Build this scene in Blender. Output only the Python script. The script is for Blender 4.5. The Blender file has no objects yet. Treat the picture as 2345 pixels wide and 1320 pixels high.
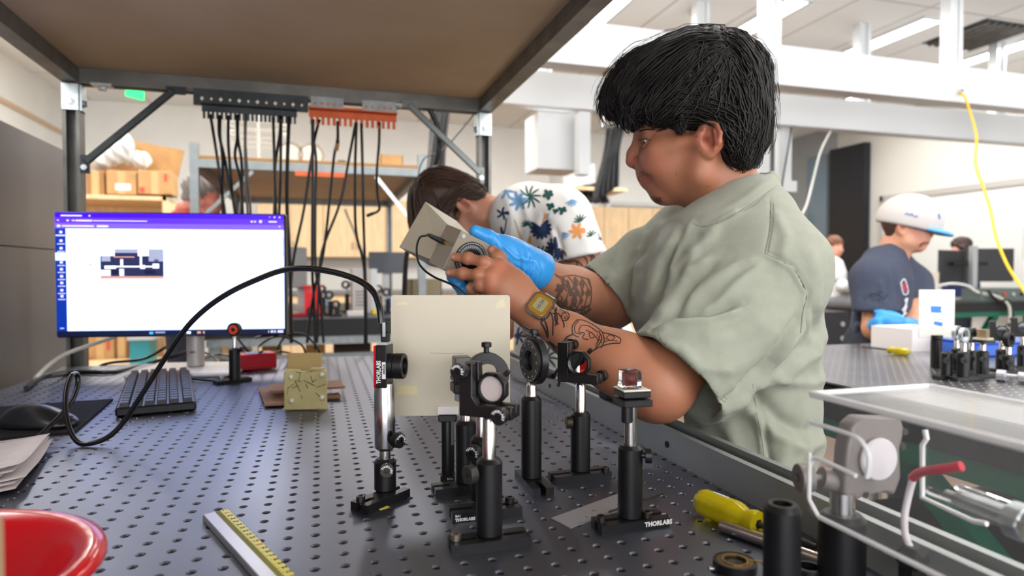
import bpy, math, random
import numpy as np
from mathutils import Vector as V, Matrix
from mathutils.bvhtree import BVHTree
from mathutils.geometry import tessellate_polygon
random.seed(7); RNG = np.random.default_rng(7)
sc = bpy.context.scene; COL = sc.collection
PI = math.pi; R = math.radians
# ------------------------------------------------------------------ camera
CZ = 1.1784; TT = 0.92; FP = 1473.0
TH = R(16.65); PH_ = math.atan(39/1473.)
CAM = V((0, 0, CZ))
_f0 = V((math.sin(TH), math.cos(TH), 0))
CF = _f0*math.cos(PH_)-V((0, 0, 1))*math.sin(PH_)
CR = V((math.cos(TH), -math.sin(TH), 0))
CU = CR.cross(CF)
cam = bpy.data.cameras.new('camera'); camo = bpy.data.objects.new('camera', cam); COL.objects.link(camo)
camo.matrix_world = Matrix(((CR.x, CU.x, -CF.x, 0), (CR.y, CU.y, -CF.y, 0), (CR.z, CU.z, -CF.z, CZ), (0, 0, 0, 1)))
cam.sensor_width = 36; cam.lens = 36*FP/2345; cam.clip_start = .02; cam.clip_end = 60
cam.dof.use_dof = True; cam.dof.focus_distance = .80; cam.dof.aperture_fstop = 4.5
sc.camera = camo
# ------------------------------------------------------------------ world and exposure
sc.view_settings.view_transform = 'Standard'; sc.view_settings.look = 'None'
sc.view_settings.exposure = 0.0; sc.view_settings.gamma = 1
sc.render.film_transparent = False
w = bpy.data.worlds.new('world'); sc.world = w; w.use_nodes = True
w.node_tree.nodes['Background'].inputs[0].default_value = (.98, .99, 1, 1)
w.node_tree.nodes['Background'].inputs[1].default_value = 5.2
try:
    sc.cycles.max_bounces = 8; sc.cycles.transparent_max_bounces = 16; sc.cycles.use_denoising = True
    sc.cycles.sample_clamp_indirect = 6; sc.cycles.caustics_reflective = False; sc.cycles.caustics_refractive = False
except Exception: pass
def area_light(name, loc, sx, sy, power, col=(1, .99, .97), rot=(0, 0, 0)):
    l = bpy.data.lights.new(name, 'AREA'); l.shape = 'RECTANGLE'; l.size = sx; l.size_y = sy; l.energy = power; l.color = col
    o = bpy.data.objects.new(name, l); o.location = loc; o.rotation_euler = rot; COL.objects.link(o); return o
# ------------------------------------------------------------------ measuring helpers: a pixel ray met with a real plane
def ray(px, py): return CF+CR*((px-1172.5)/FP)+CU*((660-py)/FP)
def P(px, py, Z): return CAM+ray(px, py)*Z
def T(px, py, h=0.0):
    d = ray(px, py); return CAM+d*((TT+h-CZ)/d.z)
def PY(px, py, Y): d = ray(px, py); return CAM+d*(Y/d.y)
def PX(px, py, X): d = ray(px, py); return CAM+d*(X/d.x)
def depth(p): return (V(p)-CAM).dot(CF)
def proj(p):
    q = V(p)-CAM; z = q.dot(CF); return (1172.5+FP*q.dot(CR)/z, 660-FP*q.dot(CU)/z)
def zpx(py, p):      # world height of image row py at the distance of p
    Z = depth(p); return CZ-(py-621)/FP*Z
# ------------------------------------------------------------------ materials
MATS = {}
def lin(c): return tuple(((x/255.)/12.92 if x/255. <= .04045 else ((x/255.+.055)/1.055)**2.4) for x in c)
def mat(name, col=(128, 128, 128), rough=.5, metal=0, spec=.5, noise=0, nscale=20, bump=0, bscale=60, trans=0, ior=1.45,
        emit=None, estr=0, sss=0, alpha=1, coat=0, aniso=0, stretch=None, col2=None, sheen=0):
    if name in MATS: return MATS[name]
    m = bpy.data.materials.new(name); m.use_nodes = True; nt = m.node_tree; b = nt.nodes['Principled BSDF']
    c = lin(col); I = b.inputs
    I['Base Color'].default_value = (*c, 1); I['Roughness'].default_value = rough; I['Metallic'].default_value = metal
    I['Specular IOR Level'].default_value = spec; I['IOR'].default_value = ior; I['Transmission Weight'].default_value = trans
    I['Alpha'].default_value = alpha; I['Coat Weight'].default_value = coat; I['Sheen Weight'].default_value = sheen
    if aniso: I['Anisotropic'].default_value = aniso
    if sss:
        I['Subsurface Weight'].default_value = sss; I['Subsurface Radius'].default_value = (1, .35, .2); I['Subsurface Scale'].default_value = .006
    if emit: I['Emission Color'].default_value = (*lin(emit), 1); I['Emission Strength'].default_value = estr
    tc = nt.nodes.new('ShaderNodeTexCoord'); mp = nt.nodes.new('ShaderNodeMapping'); nt.links.new(tc.outputs['Object'], mp.inputs[0])
    if stretch: mp.inputs['Scale'].default_value = stretch
    if noise or col2:
        n = nt.nodes.new('ShaderNodeTexNoise'); n.inputs['Scale'].default_value = nscale; n.inputs['Detail'].default_value = 5
        nt.links.new(mp.outputs[0], n.inputs['Vector'])
        rr = nt.nodes.new('ShaderNodeValToRGB'); nt.links.new(n.outputs['Fac'], rr.inputs[0])
        c2 = lin(col2) if col2 else tuple(x*(1-noise) for x in c); c1 = c if col2 else tuple(min(1, x*(1+noise*.6)) for x in c)
        rr.color_ramp.elements[0].position = .35; rr.color_ramp.elements[1].position = .65
        rr.color_ramp.elements[0].color = (*c2, 1); rr.color_ramp.elements[1].color = (*c1, 1)
        nt.links.new(rr.outputs[0], I['Base Color'])
    if bump:
        n = nt.nodes.new('ShaderNodeTexNoise'); n.inputs['Scale'].default_value = bscale; n.inputs['Detail'].default_value = 4
        nt.links.new(mp.outputs[0], n.inputs['Vector'])
        bb = nt.nodes.new('ShaderNodeBump'); bb.inputs['Strength'].default_value = bump; bb.inputs['Distance'].default_value = .002
        nt.links.new(n.outputs['Fac'], bb.inputs['Height']); nt.links.new(bb.outputs[0], I['Normal'])
    MATS[name] = m; return m
def node(m, t): return m.node_tree.nodes.new(t)
# ------------------------------------------------------------------ mesh builder
def frame_from(d, up=V((0, 0, 1))):
    d = V(d).normalized()
    if abs(d.dot(up)) > .98: up = V((1, 0, 0)) if abs(d.x) < .9 else V((0, 1, 0))
    x = up.cross(d).normalized(); y = d.cross(x); return x, y, d
def mframe(o, d, up=V((0, 0, 1))):      # matrix whose local z is d, local y close to up
    x, y, z = frame_from(d, up)
    return Matrix(((x.x, y.x, z.x, o[0]), (x.y, y.y, z.y, o[1]), (x.z, y.z, z.z, o[2]), (0, 0, 0, 1)))
def wm(o): return wm(o.parent) @ o.matrix_basis if o.parent else o.matrix_basis.copy()
class MB:
    def __init__(s): s.v = []; s.f = []; s.m = []; s.M = Matrix(); s.mi = 0
    def add(s, vs, fs):
        b = len(s.v); s.v += [s.M @ V(p) for p in vs]; s.f += [tuple(b+i for i in f) for f in fs]; s.m += [s.mi]*len(fs); return s
    def box(s, c, size, rz=0, M=None, bev=0):
        x, y, z = [q/2 for q in size]; A = Matrix.Translation(V(c)) @ Matrix.Rotation(rz, 4, 'Z')
        if M is not None: A = A @ M
        if bev:
            b = min(bev, x*.9, y*.9, z*.9); vs = []; 
            for sx in (-1, 1):
                for sy in (-1, 1):
                    for sz in (-1, 1):
                        vs += [(sx*(x-b), sy*(y-b), sz*z), (sx*(x-b), sy*y, sz*(z-b)), (sx*x, sy*(y-b), sz*(z-b))]
            def i(sx, sy, sz, k): return ((sx > 0)*4+(sy > 0)*2+(sz > 0))*3+k
            fs = []
            for q in (-1, 1):
                fs += [(i(-1, -1, q, 0), i(1, -1, q, 0), i(1, 1, q, 0), i(-1, 1, q, 0))]
                fs += [(i(-1, q, -1, 1), i(1, q, -1, 1), i(1, q, 1, 1), i(-1, q, 1, 1))]
                fs += [(i(q, -1, -1, 2), i(q, 1, -1, 2), i(q, 1, 1, 2), i(q, -1, 1, 2))]
                for r in (-1, 1):
                    fs += [(i(-1, q, r, 0), i(1, q, r, 0), i(1, q, r, 1), i(-1, q, r, 1))]
                    fs += [(i(q, -1, r, 0), i(q, 1, r, 0), i(q, 1, r, 2), i(q, -1, r, 2))]
                    fs += [(i(q, r, -1, 1), i(q, r, 1, 1), i(q, r, 1, 2), i(q, r, -1, 2))]
                    for t in (-1, 1): fs += [(i(q, r, t, 0), i(q, r, t, 1), i(q, r, t, 2))]
            return s.add([A @ V(p) for p in vs], fs)
        vs = [A @ V((a*x, b*y, c_*z)) for a in (-1, 1) for b in (-1, 1) for c_ in (-1, 1)]
        return s.add(vs, [(0, 1, 3, 2), (4, 6, 7, 5), (0, 4, 5, 1), (2, 3, 7, 6), (0, 2, 6, 4), (1, 5, 7, 3)])
    def box2(s, a, b): return s.box([(p+q)/2 for p, q in zip(a, b)], [abs(q-p) for p, q in zip(a, b)])
    def bar(s, p, q, wx, wy, up=V((0, 0, 1)), bev=0):     # box from p to q
        p = V(p); q = V(q); M = mframe((p+q)/2, q-p, up); M0 = s.M; s.M = M0 @ M; s.box((0, 0, 0), (wx, wy, (q-p).length), bev=bev); s.M = M0; return s
    def lathe(s, prof, M=None, n=24, close=True):      # prof: list of (r,z)
        M = M or Matrix(); vs = []; fs = []; k = len(prof)
        for r, z in prof:
            for i in range(n): a = 2*PI*i/n; vs.append(M @ V((r*math.cos(a), r*math.sin(a), z)))
        for j in range(k-1):
            for i in range(n): i2 = (i+1) % n; fs.append((j*n+i, j*n+i2, (j+1)*n+i2, (j+1)*n+i))
        if close:
            if prof[0][0] > 1e-6: fs.append(tuple(range(n))[::-1])
            if prof[-1][0] > 1e-6: fs.append(tuple((k-1)*n+i for i in range(n)))
        return s.add(vs, fs)
    def cyl(s, p, q, r, r2=None, n=20, bev=0):
        p = V(p); q = V(q); L = (q-p).length; r2 = r if r2 is None else r2
        pr = [(r, 0), (r2, L)] if not bev else [(r-bev, 0), (r, bev), (r2, L-bev), (r2-bev, L)]
        return s.lathe(pr, mframe(p, q-p), n)
    def ring(s, p, d, ro, ri, h, n=40, bev=0):
        b = bev; pr = [(ri, 0), (ro-b, 0), (ro, b), (ro, h-b), (ro-b, h), (ri, h), (ri, 0)] if b else [(ri, 0), (ro, 0), (ro, h), (ri, h), (ri, 0)]
        return s.lathe(pr, mframe(p, d), n, close=False)
    def tube(s, pts, r, n=8, caps=True):
        pts = [V(p) for p in pts]; vs = []; fs = []; k = len(pts); x = None
        for j, p in enumerate(pts):
            d = (pts[min(j+1, k-1)]-pts[max(j-1, 0)]).normalized()
            if x is None: x = frame_from(d)[0]
            x = (x-d*x.dot(d)); x = x.normalized() if x.length > 1e-6 else frame_from(d)[0]; y = d.cross(x)
            rr = r[j] if hasattr(r, '__len__') else r
            for i in range(n): a = 2*PI*i/n; vs.append(p+x*(rr*math.cos(a))+y*(rr*math.sin(a)))
        for j in range(k-1):
            for i in range(n): i2 = (i+1) % n; fs.append((j*n+i, j*n+i2, (j+1)*n+i2, (j+1)*n+i))
        if caps: fs += [tuple(range(n))[::-1], tuple((k-1)*n+i for i in range(n))]
        return s.add(vs, fs)
    def prism(s, poly, h, M=None, holes=()):          # 2-D polygon extruded 0..h along z, with holes
        M = M or Matrix(); loops = [[V((x, y, 0)) for x, y in poly]]+[[V((x, y, 0)) for x, y in hh] for hh in holes]
        tris = tessellate_polygon(loops); flat = [p for l in loops for p in l]; n = len(flat)
        vs = [M @ p for p in flat]+[M @ (p+V((0, 0, h))) for p in flat]; fs = [tuple(t) for t in tris]+[tuple(n+i for i in t[::-1]) for t in tris]
        o = 0
        for l in loops:
            k = len(l)
            for i in range(k): a = o+i; b = o+(i+1) % k; fs.append((a, b, n+b, n+a))
            o += k
        return s.add(vs, fs)
    def ball(s, c, r, n=16, sc_=(1, 1, 1)):
        m = n//2; vs = []; fs = []
        for j in range(m+1):
            t = PI*j/m
            for i in range(n): a = 2*PI*i/n; vs.append((c[0]+sc_[0]*r*math.sin(t)*math.cos(a), c[1]+sc_[1]*r*math.sin(t)*math.sin(a), c[2]+sc_[2]*r*math.cos(t)))
        for j in range(m):
            for i in range(n): i2 = (i+1) % n; fs.append((j*n+i, j*n+i2, (j+1)*n+i2, (j+1)*n+i))
        return s.add(vs, fs)
    def quad(s, a, b, c, d): return s.add([a, b, c, d], [(0, 1, 2, 3)])
    def grid(s, a, b, c, nu, nv, fn=None):      # a + u(b-a) + v(c-a)
        a, b, c = V(a), V(b), V(c); vs = []
        for j in range(nv+1):
            for i in range(nu+1):
                p = a+(b-a)*(i/nu)+(c-a)*(j/nv); vs.append(p+fn(i/nu, j/nv) if fn else p)
        return s.add(vs, [(j*(nu+1)+i, j*(nu+1)+i+1, (j+1)*(nu+1)+i+1, (j+1)*(nu+1)+i) for j in range(nv) for i in range(nu)])
    def build(s, name, m, parent=None, smooth=None, local=False):
        ms = m if isinstance(m, (list, tuple)) else [m]
        me = bpy.data.meshes.new(name); vs = s.v
        if parent is not None and not local:
            I = wm(parent).inverted(); vs = [I @ p for p in vs]
        me.from_pydata([tuple(p) for p in vs], [], s.f); 
        for q in ms: me.materials.append(q)
        me.polygons.foreach_set('material_index', s.m)
        import bmesh
        bm = bmesh.new(); bm.from_mesh(me); bmesh.ops.recalc_face_normals(bm, faces=bm.faces); bm.to_mesh(me); bm.free()
        me.update()
        if smooth is not False:
            me.polygons.foreach_set('use_smooth', [True]*len(me.polygons))
            try: me.set_sharp_from_angle(angle=R(smooth or 35))
            except Exception: pass
        o = bpy.data.objects.new(name, me); COL.objects.link(o)
        if parent is not None: o.parent = parent
        return o
def smoothpts(pts, n=8):       # Catmull-Rom through points
    pts = [V(p) for p in pts]; out = []
    for i in range(len(pts)-1):
        a = pts[max(i-1, 0)]; b = pts[i]; c = pts[i+1]; d = pts[min(i+2, len(pts)-1)]
        for k in range(n):
            t = k/n; out.append(.5*((2*b)+(c-a)*t+(2*a-5*b+4*c-d)*t*t+(3*b-a-3*c+d)*t**3))
    out.append(pts[-1]); return out
def thing(name, label, cat, loc=(0, 0, 0), rz=0, group=None):
    o = bpy.data.objects.new(name, None); COL.objects.link(o); o.empty_display_size = .02
    o.location = V(loc); o.rotation_euler = (0, 0, rz)
    o['label'] = label; o['category'] = cat
    if group: o['group'] = group
    return o
def tag(o, label, cat, group=None):
    o['label'] = label; o['category'] = cat
    if group: o['group'] = group
    return o
def struct(name, mb, m, smooth=35): o = mb.build(name, m, smooth=smooth); o['kind'] = 'structure'; return o
def text_mb(mb, s, size, M, depth_=.0002, width=None, font=None, align='CENTER', bold=.0):
    cu = bpy.data.curves.new('lettering', 'FONT'); cu.body = s; cu.size = size; cu.align_x = align; cu.align_y = 'CENTER'; cu.extrude = depth_; cu.offset = bold
    cu.resolution_u = 2
    o = bpy.data.objects.new('lettering', cu); COL.objects.link(o); bpy.context.view_layer.update()
    me = bpy.data.meshes.new_from_object(o.evaluated_get(bpy.context.evaluated_depsgraph_get()))
    vs = [v.co.copy() for v in me.vertices]; fs = [tuple(p.vertices) for p in me.polygons]
    if width and vs:
        x0 = min(v.x for v in vs); x1 = max(v.x for v in vs); k = width/(x1-x0); vs = [V((v.x*k, v.y, v.z)) for v in vs]
    bpy.data.objects.remove(o); bpy.data.curves.remove(cu); bpy.data.meshes.remove(me)
    mb.add([M @ v for v in vs], fs); return mb
# ------------------------------------------------------------------ organic surfaces: smooth unions of tapered limbs, meshed by surface nets
def _sd_cone(X, a, b, ra, rb):
    a = np.array(a); b = np.array(b); ba = b-a; L2 = ba@ba+1e-12; t = np.clip(((X-a)@ba)/L2, 0, 1)
    d = X-a-t[..., None]*ba; return np.sqrt((d*d).sum(-1))-(ra+(rb-ra)*t)
def _sd_ell(X, c, r, Rm=None):
    q = X-np.array(c)
    if Rm is not None: q = q@np.array(Rm)
    r = np.array(r); k0 = np.sqrt(((q/r)**2).sum(-1)); k1 = np.sqrt(((q/(r*r))**2).sum(-1))+1e-9; return k0*(k0-1)/k1
def _sd_box(X, c, h, rd, Rm=None):
    q = X-np.array(c)
    if Rm is not None: q = q@np.array(Rm)
    q = np.abs(q)-(np.array(h)-rd); return np.sqrt((np.maximum(q, 0)**2).sum(-1))+np.minimum(q.max(-1), 0)-rd
def _prim_d(p, X):
    t = p[0]
    if t == 'c': return _sd_cone(X, *p[1:5])
    if t == 'e': return _sd_ell(X, *p[1:4])
    if t == 'b': return _sd_box(X, *p[1:5])
    if t == 'h': return (X-np.array(p[1]))@np.array(p[2])       # half space
def _prim_bb(p):
    t = p[0]
    if t == 'c':
        a = np.array(p[1]); b = np.array(p[2]); r = max(p[3], p[4]); return np.minimum(a, b)-r, np.maximum(a, b)+r
    if t == 'h': return None
    r = np.array(p[2]); c = np.array(p[1]); m = np.linalg.norm(r) if p[3 if t == 'e' else 4] is not None else r
    return c-m, c+m
def C(a, b, ra, rb, k=.01, op=1): return (('c', tuple(a), tuple(b), ra, rb), k, op)
def E_(c, r, Rm=None, k=.01, op=1): return (('e', tuple(c), tuple(r), Rm), k, op)
def B_(c, h, rd, Rm=None, k=.005, op=1): return (('b', tuple(c), tuple(h), rd, Rm), k, op)
def HS(p, n, k=.002): return (('h', tuple(p), tuple(V(n).normalized())), k, -1)      # removes the side the normal points to
def chain(pts, rs, k=.01, op=1): return [C(pts[i], pts[i+1], rs[i], rs[i+1], k, op) for i in range(len(pts)-1)]
def sdf_mesh(prims, h, noise=None):
    lo = np.array([1e9]*3); hi = -lo
    for p, k, op in prims:
        if op > 0: a, b = _prim_bb(p); lo = np.minimum(lo, a-k*.35); hi = np.maximum(hi, b+k*.35)
    lo -= 3*h; hi += 3*h; n = np.ceil((hi-lo)/h).astype(int)+1
    ax = [lo[i]+h*np.arange(n[i]) for i in range(3)]
    D = np.full(n, .05, np.float32)
    for p, k, op in prims:
        bb = _prim_bb(p)
        if bb is None: i0 = np.zeros(3, int); i1 = n
        else:
            m = max(k, h)*1.6+3*h
            i0 = np.clip(np.floor((bb[0]-m-lo)/h).astype(int), 0, n); i1 = np.clip(np.ceil((bb[1]+m-lo)/h).astype(int)+1, 0, n)
        if np.any(i1 <= i0): continue
        X = np.stack(np.meshgrid(*[ax[i][i0[i]:i1[i]] for i in range(3)], indexing='ij'), -1)
        d = _prim_d(p, X); sl = tuple(slice(i0[i], i1[i]) for i in range(3)); A = D[sl]
        if op > 0:
            hh = np.maximum(k-np.abs(A-d), 0)/k; D[sl] = np.minimum(A, d)-hh*hh*k*.25
        else:
            if p[0] == 'h': d = -d*1.0; d2 = -d
            else: d2 = -d
            hh = np.maximum(k-np.abs(A-d2), 0)/k; D[sl] = np.maximum(A, d2)+hh*hh*k*.25
    return surface_nets(D, lo, h)
def surface_nets(D, lo, h):
    D = np.where(np.abs(D) < 1e-7, 1e-7, D); S = D < 0; n = np.array(D.shape)
    cnt = np.zeros(n-1, np.float32); acc = np.zeros((*(n-1), 3), np.float32)
    nx, ny, nz = n-1
    for ax in range(3):
        a = [slice(None)]*3; b = [slice(None)]*3; a[ax] = slice(0, -1); b[ax] = slice(1, None)
        d0 = D[tuple(a)]; d1 = D[tuple(b)]; cr = (d0 < 0) != (d1 < 0); t = np.where(cr, d0/(d0-d1+1e-20), 0)
        o1, o2 = [q for q in range(3) if q != ax]
        for i in (0, 1):
            for j in (0, 1):
                sl = [slice(None)]*3; sl[o1] = slice(i, i+n[o1]-1); sl[o2] = slice(j, j+n[o2]-1)
                c = cr[tuple(sl)]; cnt += c
                acc[..., ax] += c*t[tuple(sl)]; acc[..., o1] += c*i; acc[..., o2] += c*j
    act = cnt > 0; idx = np.full(act.shape, -1, np.int64); idx[act] = np.arange(act.sum())
    pos = np.argwhere(act)+acc[act]/cnt[act][:, None]; Vv = lo+h*pos; F = []
    for ax in range(3):
        a = [slice(1, -1)]*3; a[ax] = slice(0, -1); b = list(a); b[ax] = slice(1, None)
        s0 = S[tuple(a)]; s1 = S[tuple(b)]; e = np.argwhere(s0 != s1)
        if len(e) == 0: continue
        fl = s0[tuple(e.T)]; base = e.copy(); o1, o2 = [(1, 2), (2, 0), (0, 1)][ax]
        for q in range(3):
            if q != ax: base[:, q] += 1
        def g(i, j): c = base.copy(); c[:, o1] -= i; c[:, o2] -= j; return idx[tuple(c.T)]
        q = np.stack([g(0, 0), g(1, 0), g(1, 1), g(0, 1)], 1); q[~fl] = q[~fl][:, ::-1]; F.append(q)
    F = np.concatenate(F); F = F[(F >= 0).all(1)]; return Vv, F
def relax(Vv, F, it=2):
    n = len(Vv); e = np.concatenate([F[:, [0, 1]], F[:, [1, 2]], F[:, [2, 3]], F[:, [3, 0]]]); e = np.concatenate([e, e[:, ::-1]])
    c = np.bincount(e[:, 0], minlength=n)[:, None]+1e-9
    for _ in range(it):
        s = np.stack([np.bincount(e[:, 0], Vv[e[:, 1], k], minlength=n) for k in range(3)], 1); Vv = Vv*.5+.5*s/c
    return Vv
def normals(Vv, F):
    a = Vv[F[:, 2]]-Vv[F[:, 0]]; b = Vv[F[:, 3]]-Vv[F[:, 1]]; fn = np.cross(a, b); N = np.zeros_like(Vv)
    for k in range(4):
        for q in range(3): N[:, q] += np.bincount(F[:, k], fn[:, q], minlength=len(Vv))
    return N/(np.linalg.norm(N, axis=1)[:, None]+1e-12)
def projn(X):
    q = X-np.array(CAM); z = q@np.array(CF); return 1172.5+FP*(q@np.array(CR))/z, 660-FP*(q@np.array(CU))/z
def seg_dist(px, py, pl):
    best = np.full(px.shape, 1e9); sgn = np.zeros(px.shape); tt = np.zeros(px.shape); L = 0; tot = sum(math.dist(pl[i], pl[i+1]) for i in range(len(pl)-1))
    for i in range(len(pl)-1):
        ax, ay = pl[i]; bx, by = pl[i+1]; dx, dy = bx-ax, by-ay; l = math.hypot(dx, dy); t = np.clip(((px-ax)*dx+(py-ay)*dy)/(l*l), 0, 1)
        ex = px-ax-t*dx; ey = py-ay-t*dy; d = np.hypot(ex, ey); u = d < best
        best = np.where(u, d, best); sgn = np.where(u, np.sign(dx*ey-dy*ex), sgn); tt = np.where(u, (L+t*l)/tot, tt); L += l
    return best, sgn, tt
def folds(Vv, F, specs, center=None):    # specs: (polyline in px, width px, amplitude m, kind) pushed along the surface normal, near side only
    N = normals(Vv, F); px, py = projn(Vv); facing = (N@np.array(CF)) < .25; disp = np.zeros(len(Vv))
    for sp in specs:
        pl, wd, amp = sp[:3]; kind = sp[3] if len(sp) > 3 else 'g'
        d, sg, t = seg_dist(px, py, pl); env = np.clip(np.minimum(t, 1-t)*6+.15, 0, 1); x = d/wd
        if kind == 'g': f = np.exp(-x*x)
        else: f = np.where(sg > 0, 1, -1)*x*np.exp(-x*x)*2     # step-like: one side up, other side down
        disp += np.where(facing, amp*f*env, 0)
    return Vv+N*disp[:, None]
def sdf_build(name, Vv, F, m, parent=None, tint=None, extra=None, local=False):
    me = bpy.data.meshes.new(name)
    if parent is not None and not local:
        I = np.array(wm(parent).inverted()); Vv = Vv@I[:3, :3].T+I[:3, 3]
    ms = m if isinstance(m, (list, tuple)) else [m]; nv = len(Vv); fs = F.tolist(); vs = Vv.tolist(); mi = [0]*len(fs)
    if extra is not None:
        I = wm(parent).inverted() if parent is not None and not local else Matrix()
        vs += [tuple(I @ p) for p in extra.v]; fs += [tuple(nv+i for i in f) for f in extra.f]; mi += extra.m
    me.from_pydata(vs, [], fs)
    for q in ms: me.materials.append(q)
    me.polygons.foreach_set('material_index', mi); me.polygons.foreach_set('use_smooth', [True]*len(fs))
    if tint is not None:
        at = me.color_attributes.new('tint', 'FLOAT_COLOR', 'POINT'); c = np.ones((len(vs), 4), np.float32); c[:nv, :3] = tint; at.data.foreach_set('color', c.ravel())
    me.update(); o = bpy.data.objects.new(name, me); COL.objects.link(o)
    if parent is not None: o.parent = parent
    return o
def bvh_of(Vv, F): return BVHTree.FromPolygons([tuple(p) for p in Vv], [tuple(f) for f in F])
def strokes(mb, bvh, specs, off=.0006, step=4.0):       # specs: (px polyline, width px or (w0,w1), material index); laid on the surface
    for sp in specs:
        pl, wd, mi = sp; pts = []; w0, w1 = wd if isinstance(wd, tuple) else (wd, wd)
        q = smoothpts([V((x, y, 0)) for x, y in pl], 6) if len(pl) > 2 else [V((*pl[0], 0)).lerp(V((*pl[1], 0)), i/5) for i in range(6)]
        rows = []; n = len(q)
        for j, p in enumerate(q):
            d = (q[min(j+1, n-1)]-q[max(j-1, 0)]); d = d.normalized() if d.length > 1e-6 else V((1, 0, 0)); nn = V((-d.y, d.x, 0)); t = j/(n-1)
            ww = (w0+(w1-w0)*t) if w1 >= 0 else w0*(4*t*(1-t))**.6+.3       # w1<0: leaf shape
            rows.append((p-nn*ww/2, p+nn*ww/2))
        prev = None; mb.mi = mi
        for a, b in rows:
            cur = []
            for z in (a, (a+b)/2, b):
                dr = ray(z.x, z.y).normalized(); h = bvh.ray_cast(CAM, dr)
                cur.append(h[0]-dr*off if h[0] is not None else None)
            if prev and all(x is not None for x in cur+prev) and max((x-y).length for x, y in zip(cur, prev)) < .03:
                mb.add([prev[0], prev[1], prev[2], cur[0], cur[1], cur[2]], [(0, 1, 4, 3), (1, 2, 5, 4)])
            prev = cur
    return mb
# ================================================================== lights of the room (the ceiling fixtures' own light)
CEIL = 3.27; YB = 9.07; XR = 7.2; XL = -2.9
FIX = [(x, y) for y in (5.37, 1.65) for x in (-1.79, -.46, .87, 2.2, 3.54, 4.88, 6.2)]
for x, y in FIX: area_light('fixture_light', (x, y, CEIL-.03), .2, 2.4, 52 if y > 3 else 26)
area_light('fixture_light', (1.0, -1.9, CEIL-.03), .3, 2.4, 60); area_light('fixture_light', (-1.3, -1.9, CEIL-.03), .3, 2.4, 40)
# ================================================================== materials of the setting
M_wall = mat('white wall paint', (236, 236, 233), .8, noise=.03, nscale=3)
M_wallr = mat('warm white wall paint', (200, 197, 190), .8, noise=.03, nscale=3)
M_grey = mat('grey wall paint', (150, 152, 154), .6)
M_white = mat('white enamel', (206, 209, 212), .4)
M_wenam2 = mat('white enamel post', (220, 224, 228), .25, metal=.2)
M_floor = mat('brown vinyl floor', (104, 84, 68), .5, noise=.25, nscale=4, bump=.1)
M_gal = mat('galvanised steel', (150, 156, 158), .42, metal=.85, noise=.15, nscale=30)
M_strut = mat('painted grey strut', (118, 116, 112), .45, metal=.6, noise=.2, nscale=14, bump=.15, bscale=90)
M_strutd = mat('dark steel strut', (62, 66, 68), .45, metal=.6, noise=.25, nscale=20)
M_zinc = mat('zinc plated bracket', (196, 204, 206), .35, metal=.85, noise=.15, nscale=60)
M_black = mat('black anodised aluminium', (17, 17, 19), .38, spec=.5)
M_blackm = mat('matt black rubber', (14, 14, 15), .6)
M_cable = mat('black cable jacket', (13, 13, 14), .4)
M_steel = mat('polished stainless steel', (205, 200, 196), .2, metal=1, noise=.06, nscale=60, stretch=(1, 1, .03))
M_bolt = mat('dark steel bolt', (70, 68, 66), .35, metal=.9)
M_brass = mat('brass', (190, 150, 80), .3, metal=1)
M_birch = mat('birch veneer', (236, 204, 160), .5, noise=.1, nscale=5, stretch=(6, 6, 1))
M_card = mat('cardboard', (186, 146, 98), .8, noise=.12, nscale=12)
M_carddk = mat('dark cardboard', (158, 116, 74), .8, noise=.1, nscale=12)
M_hard = mat('hardboard shelf', (226, 197, 160), .7, noise=.1, nscale=4, bump=.1, bscale=40, col2=(216, 186, 148))
M_red = mat('glossy red plastic', (214, 10, 28), .2, coat=.3, spec=.6)
M_orange = mat('orange enamel', (214, 96, 46), .5, noise=.15, nscale=25)
M_tag = mat('orange label', (220, 96, 60), .5)
M_paper = mat('white paper', (232, 226, 226), .8)
M_cream = mat('cream card', (200, 191, 172), .55, noise=.03, nscale=9)
M_ink = mat('black ink', (20, 20, 24), .6)
M_whitep = mat('white lettering', (226, 226, 226), .6)
M_green = mat('green enamel steel', (16, 92, 72), .35)
M_dkgreen = mat('dark optical table side', (22, 24, 26), .5)
M_blue = mat('blue plastic', (60, 110, 220), .4)
M_yel = mat('yellow plastic', (240, 200, 20), .4)
M_glass = mat('clear glass', (250, 250, 250), .03, trans=1, ior=1.5)
M_cloth = mat('black curtain cloth', (30, 31, 34), .75, sheen=.2)
# ================================================================== setting
struct('floor', MB().box2((XL, -4, -.1), (XR, YB, 0)), M_floor)
def tile_ceiling():
    m = mat('ceiling tile', (242, 242, 240), .85, noise=.04, nscale=40); nt = m.node_tree; b = nt.nodes['Principled BSDF']
    tc = node(m, 'ShaderNodeTexCoord'); br = node(m, 'ShaderNodeTexBrick'); br.offset = 0
    br.inputs['Scale'].default_value = 1; br.inputs['Brick Width'].default_value = .665; br.inputs['Row Height'].default_value = 1.33
    br.inputs['Mortar Size'].default_value = .012; br.inputs['Mortar Smooth'].default_value = .2
    br.inputs['Color1'].default_value = (*lin((242, 242, 240)), 1); br.inputs['Color2'].default_value = (*lin((238, 238, 236)), 1); br.inputs['Mortar'].default_value = (*lin((198, 195, 190)), 1)
    nt.links.new(tc.outputs['Object'], br.inputs['Vector']); nt.links.new(br.outputs['Color'], b.inputs['Base Color']); return m
struct('ceiling', MB().box2((XL, -4, CEIL), (XR, YB, CEIL+.08)), tile_ceiling())
struct('wall_back', MB().box2((XL, YB, 0), (XR, YB+.1, CEIL)), M_wall)
struct('wall_left', MB().box2((XL-.1, -4, 0), (XL, YB+.1, CEIL)), M_wall)
struct('wall_right', MB().box2((XR, -4, 0), (XR+.1, YB+.1, CEIL)), M_wallr)
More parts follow.
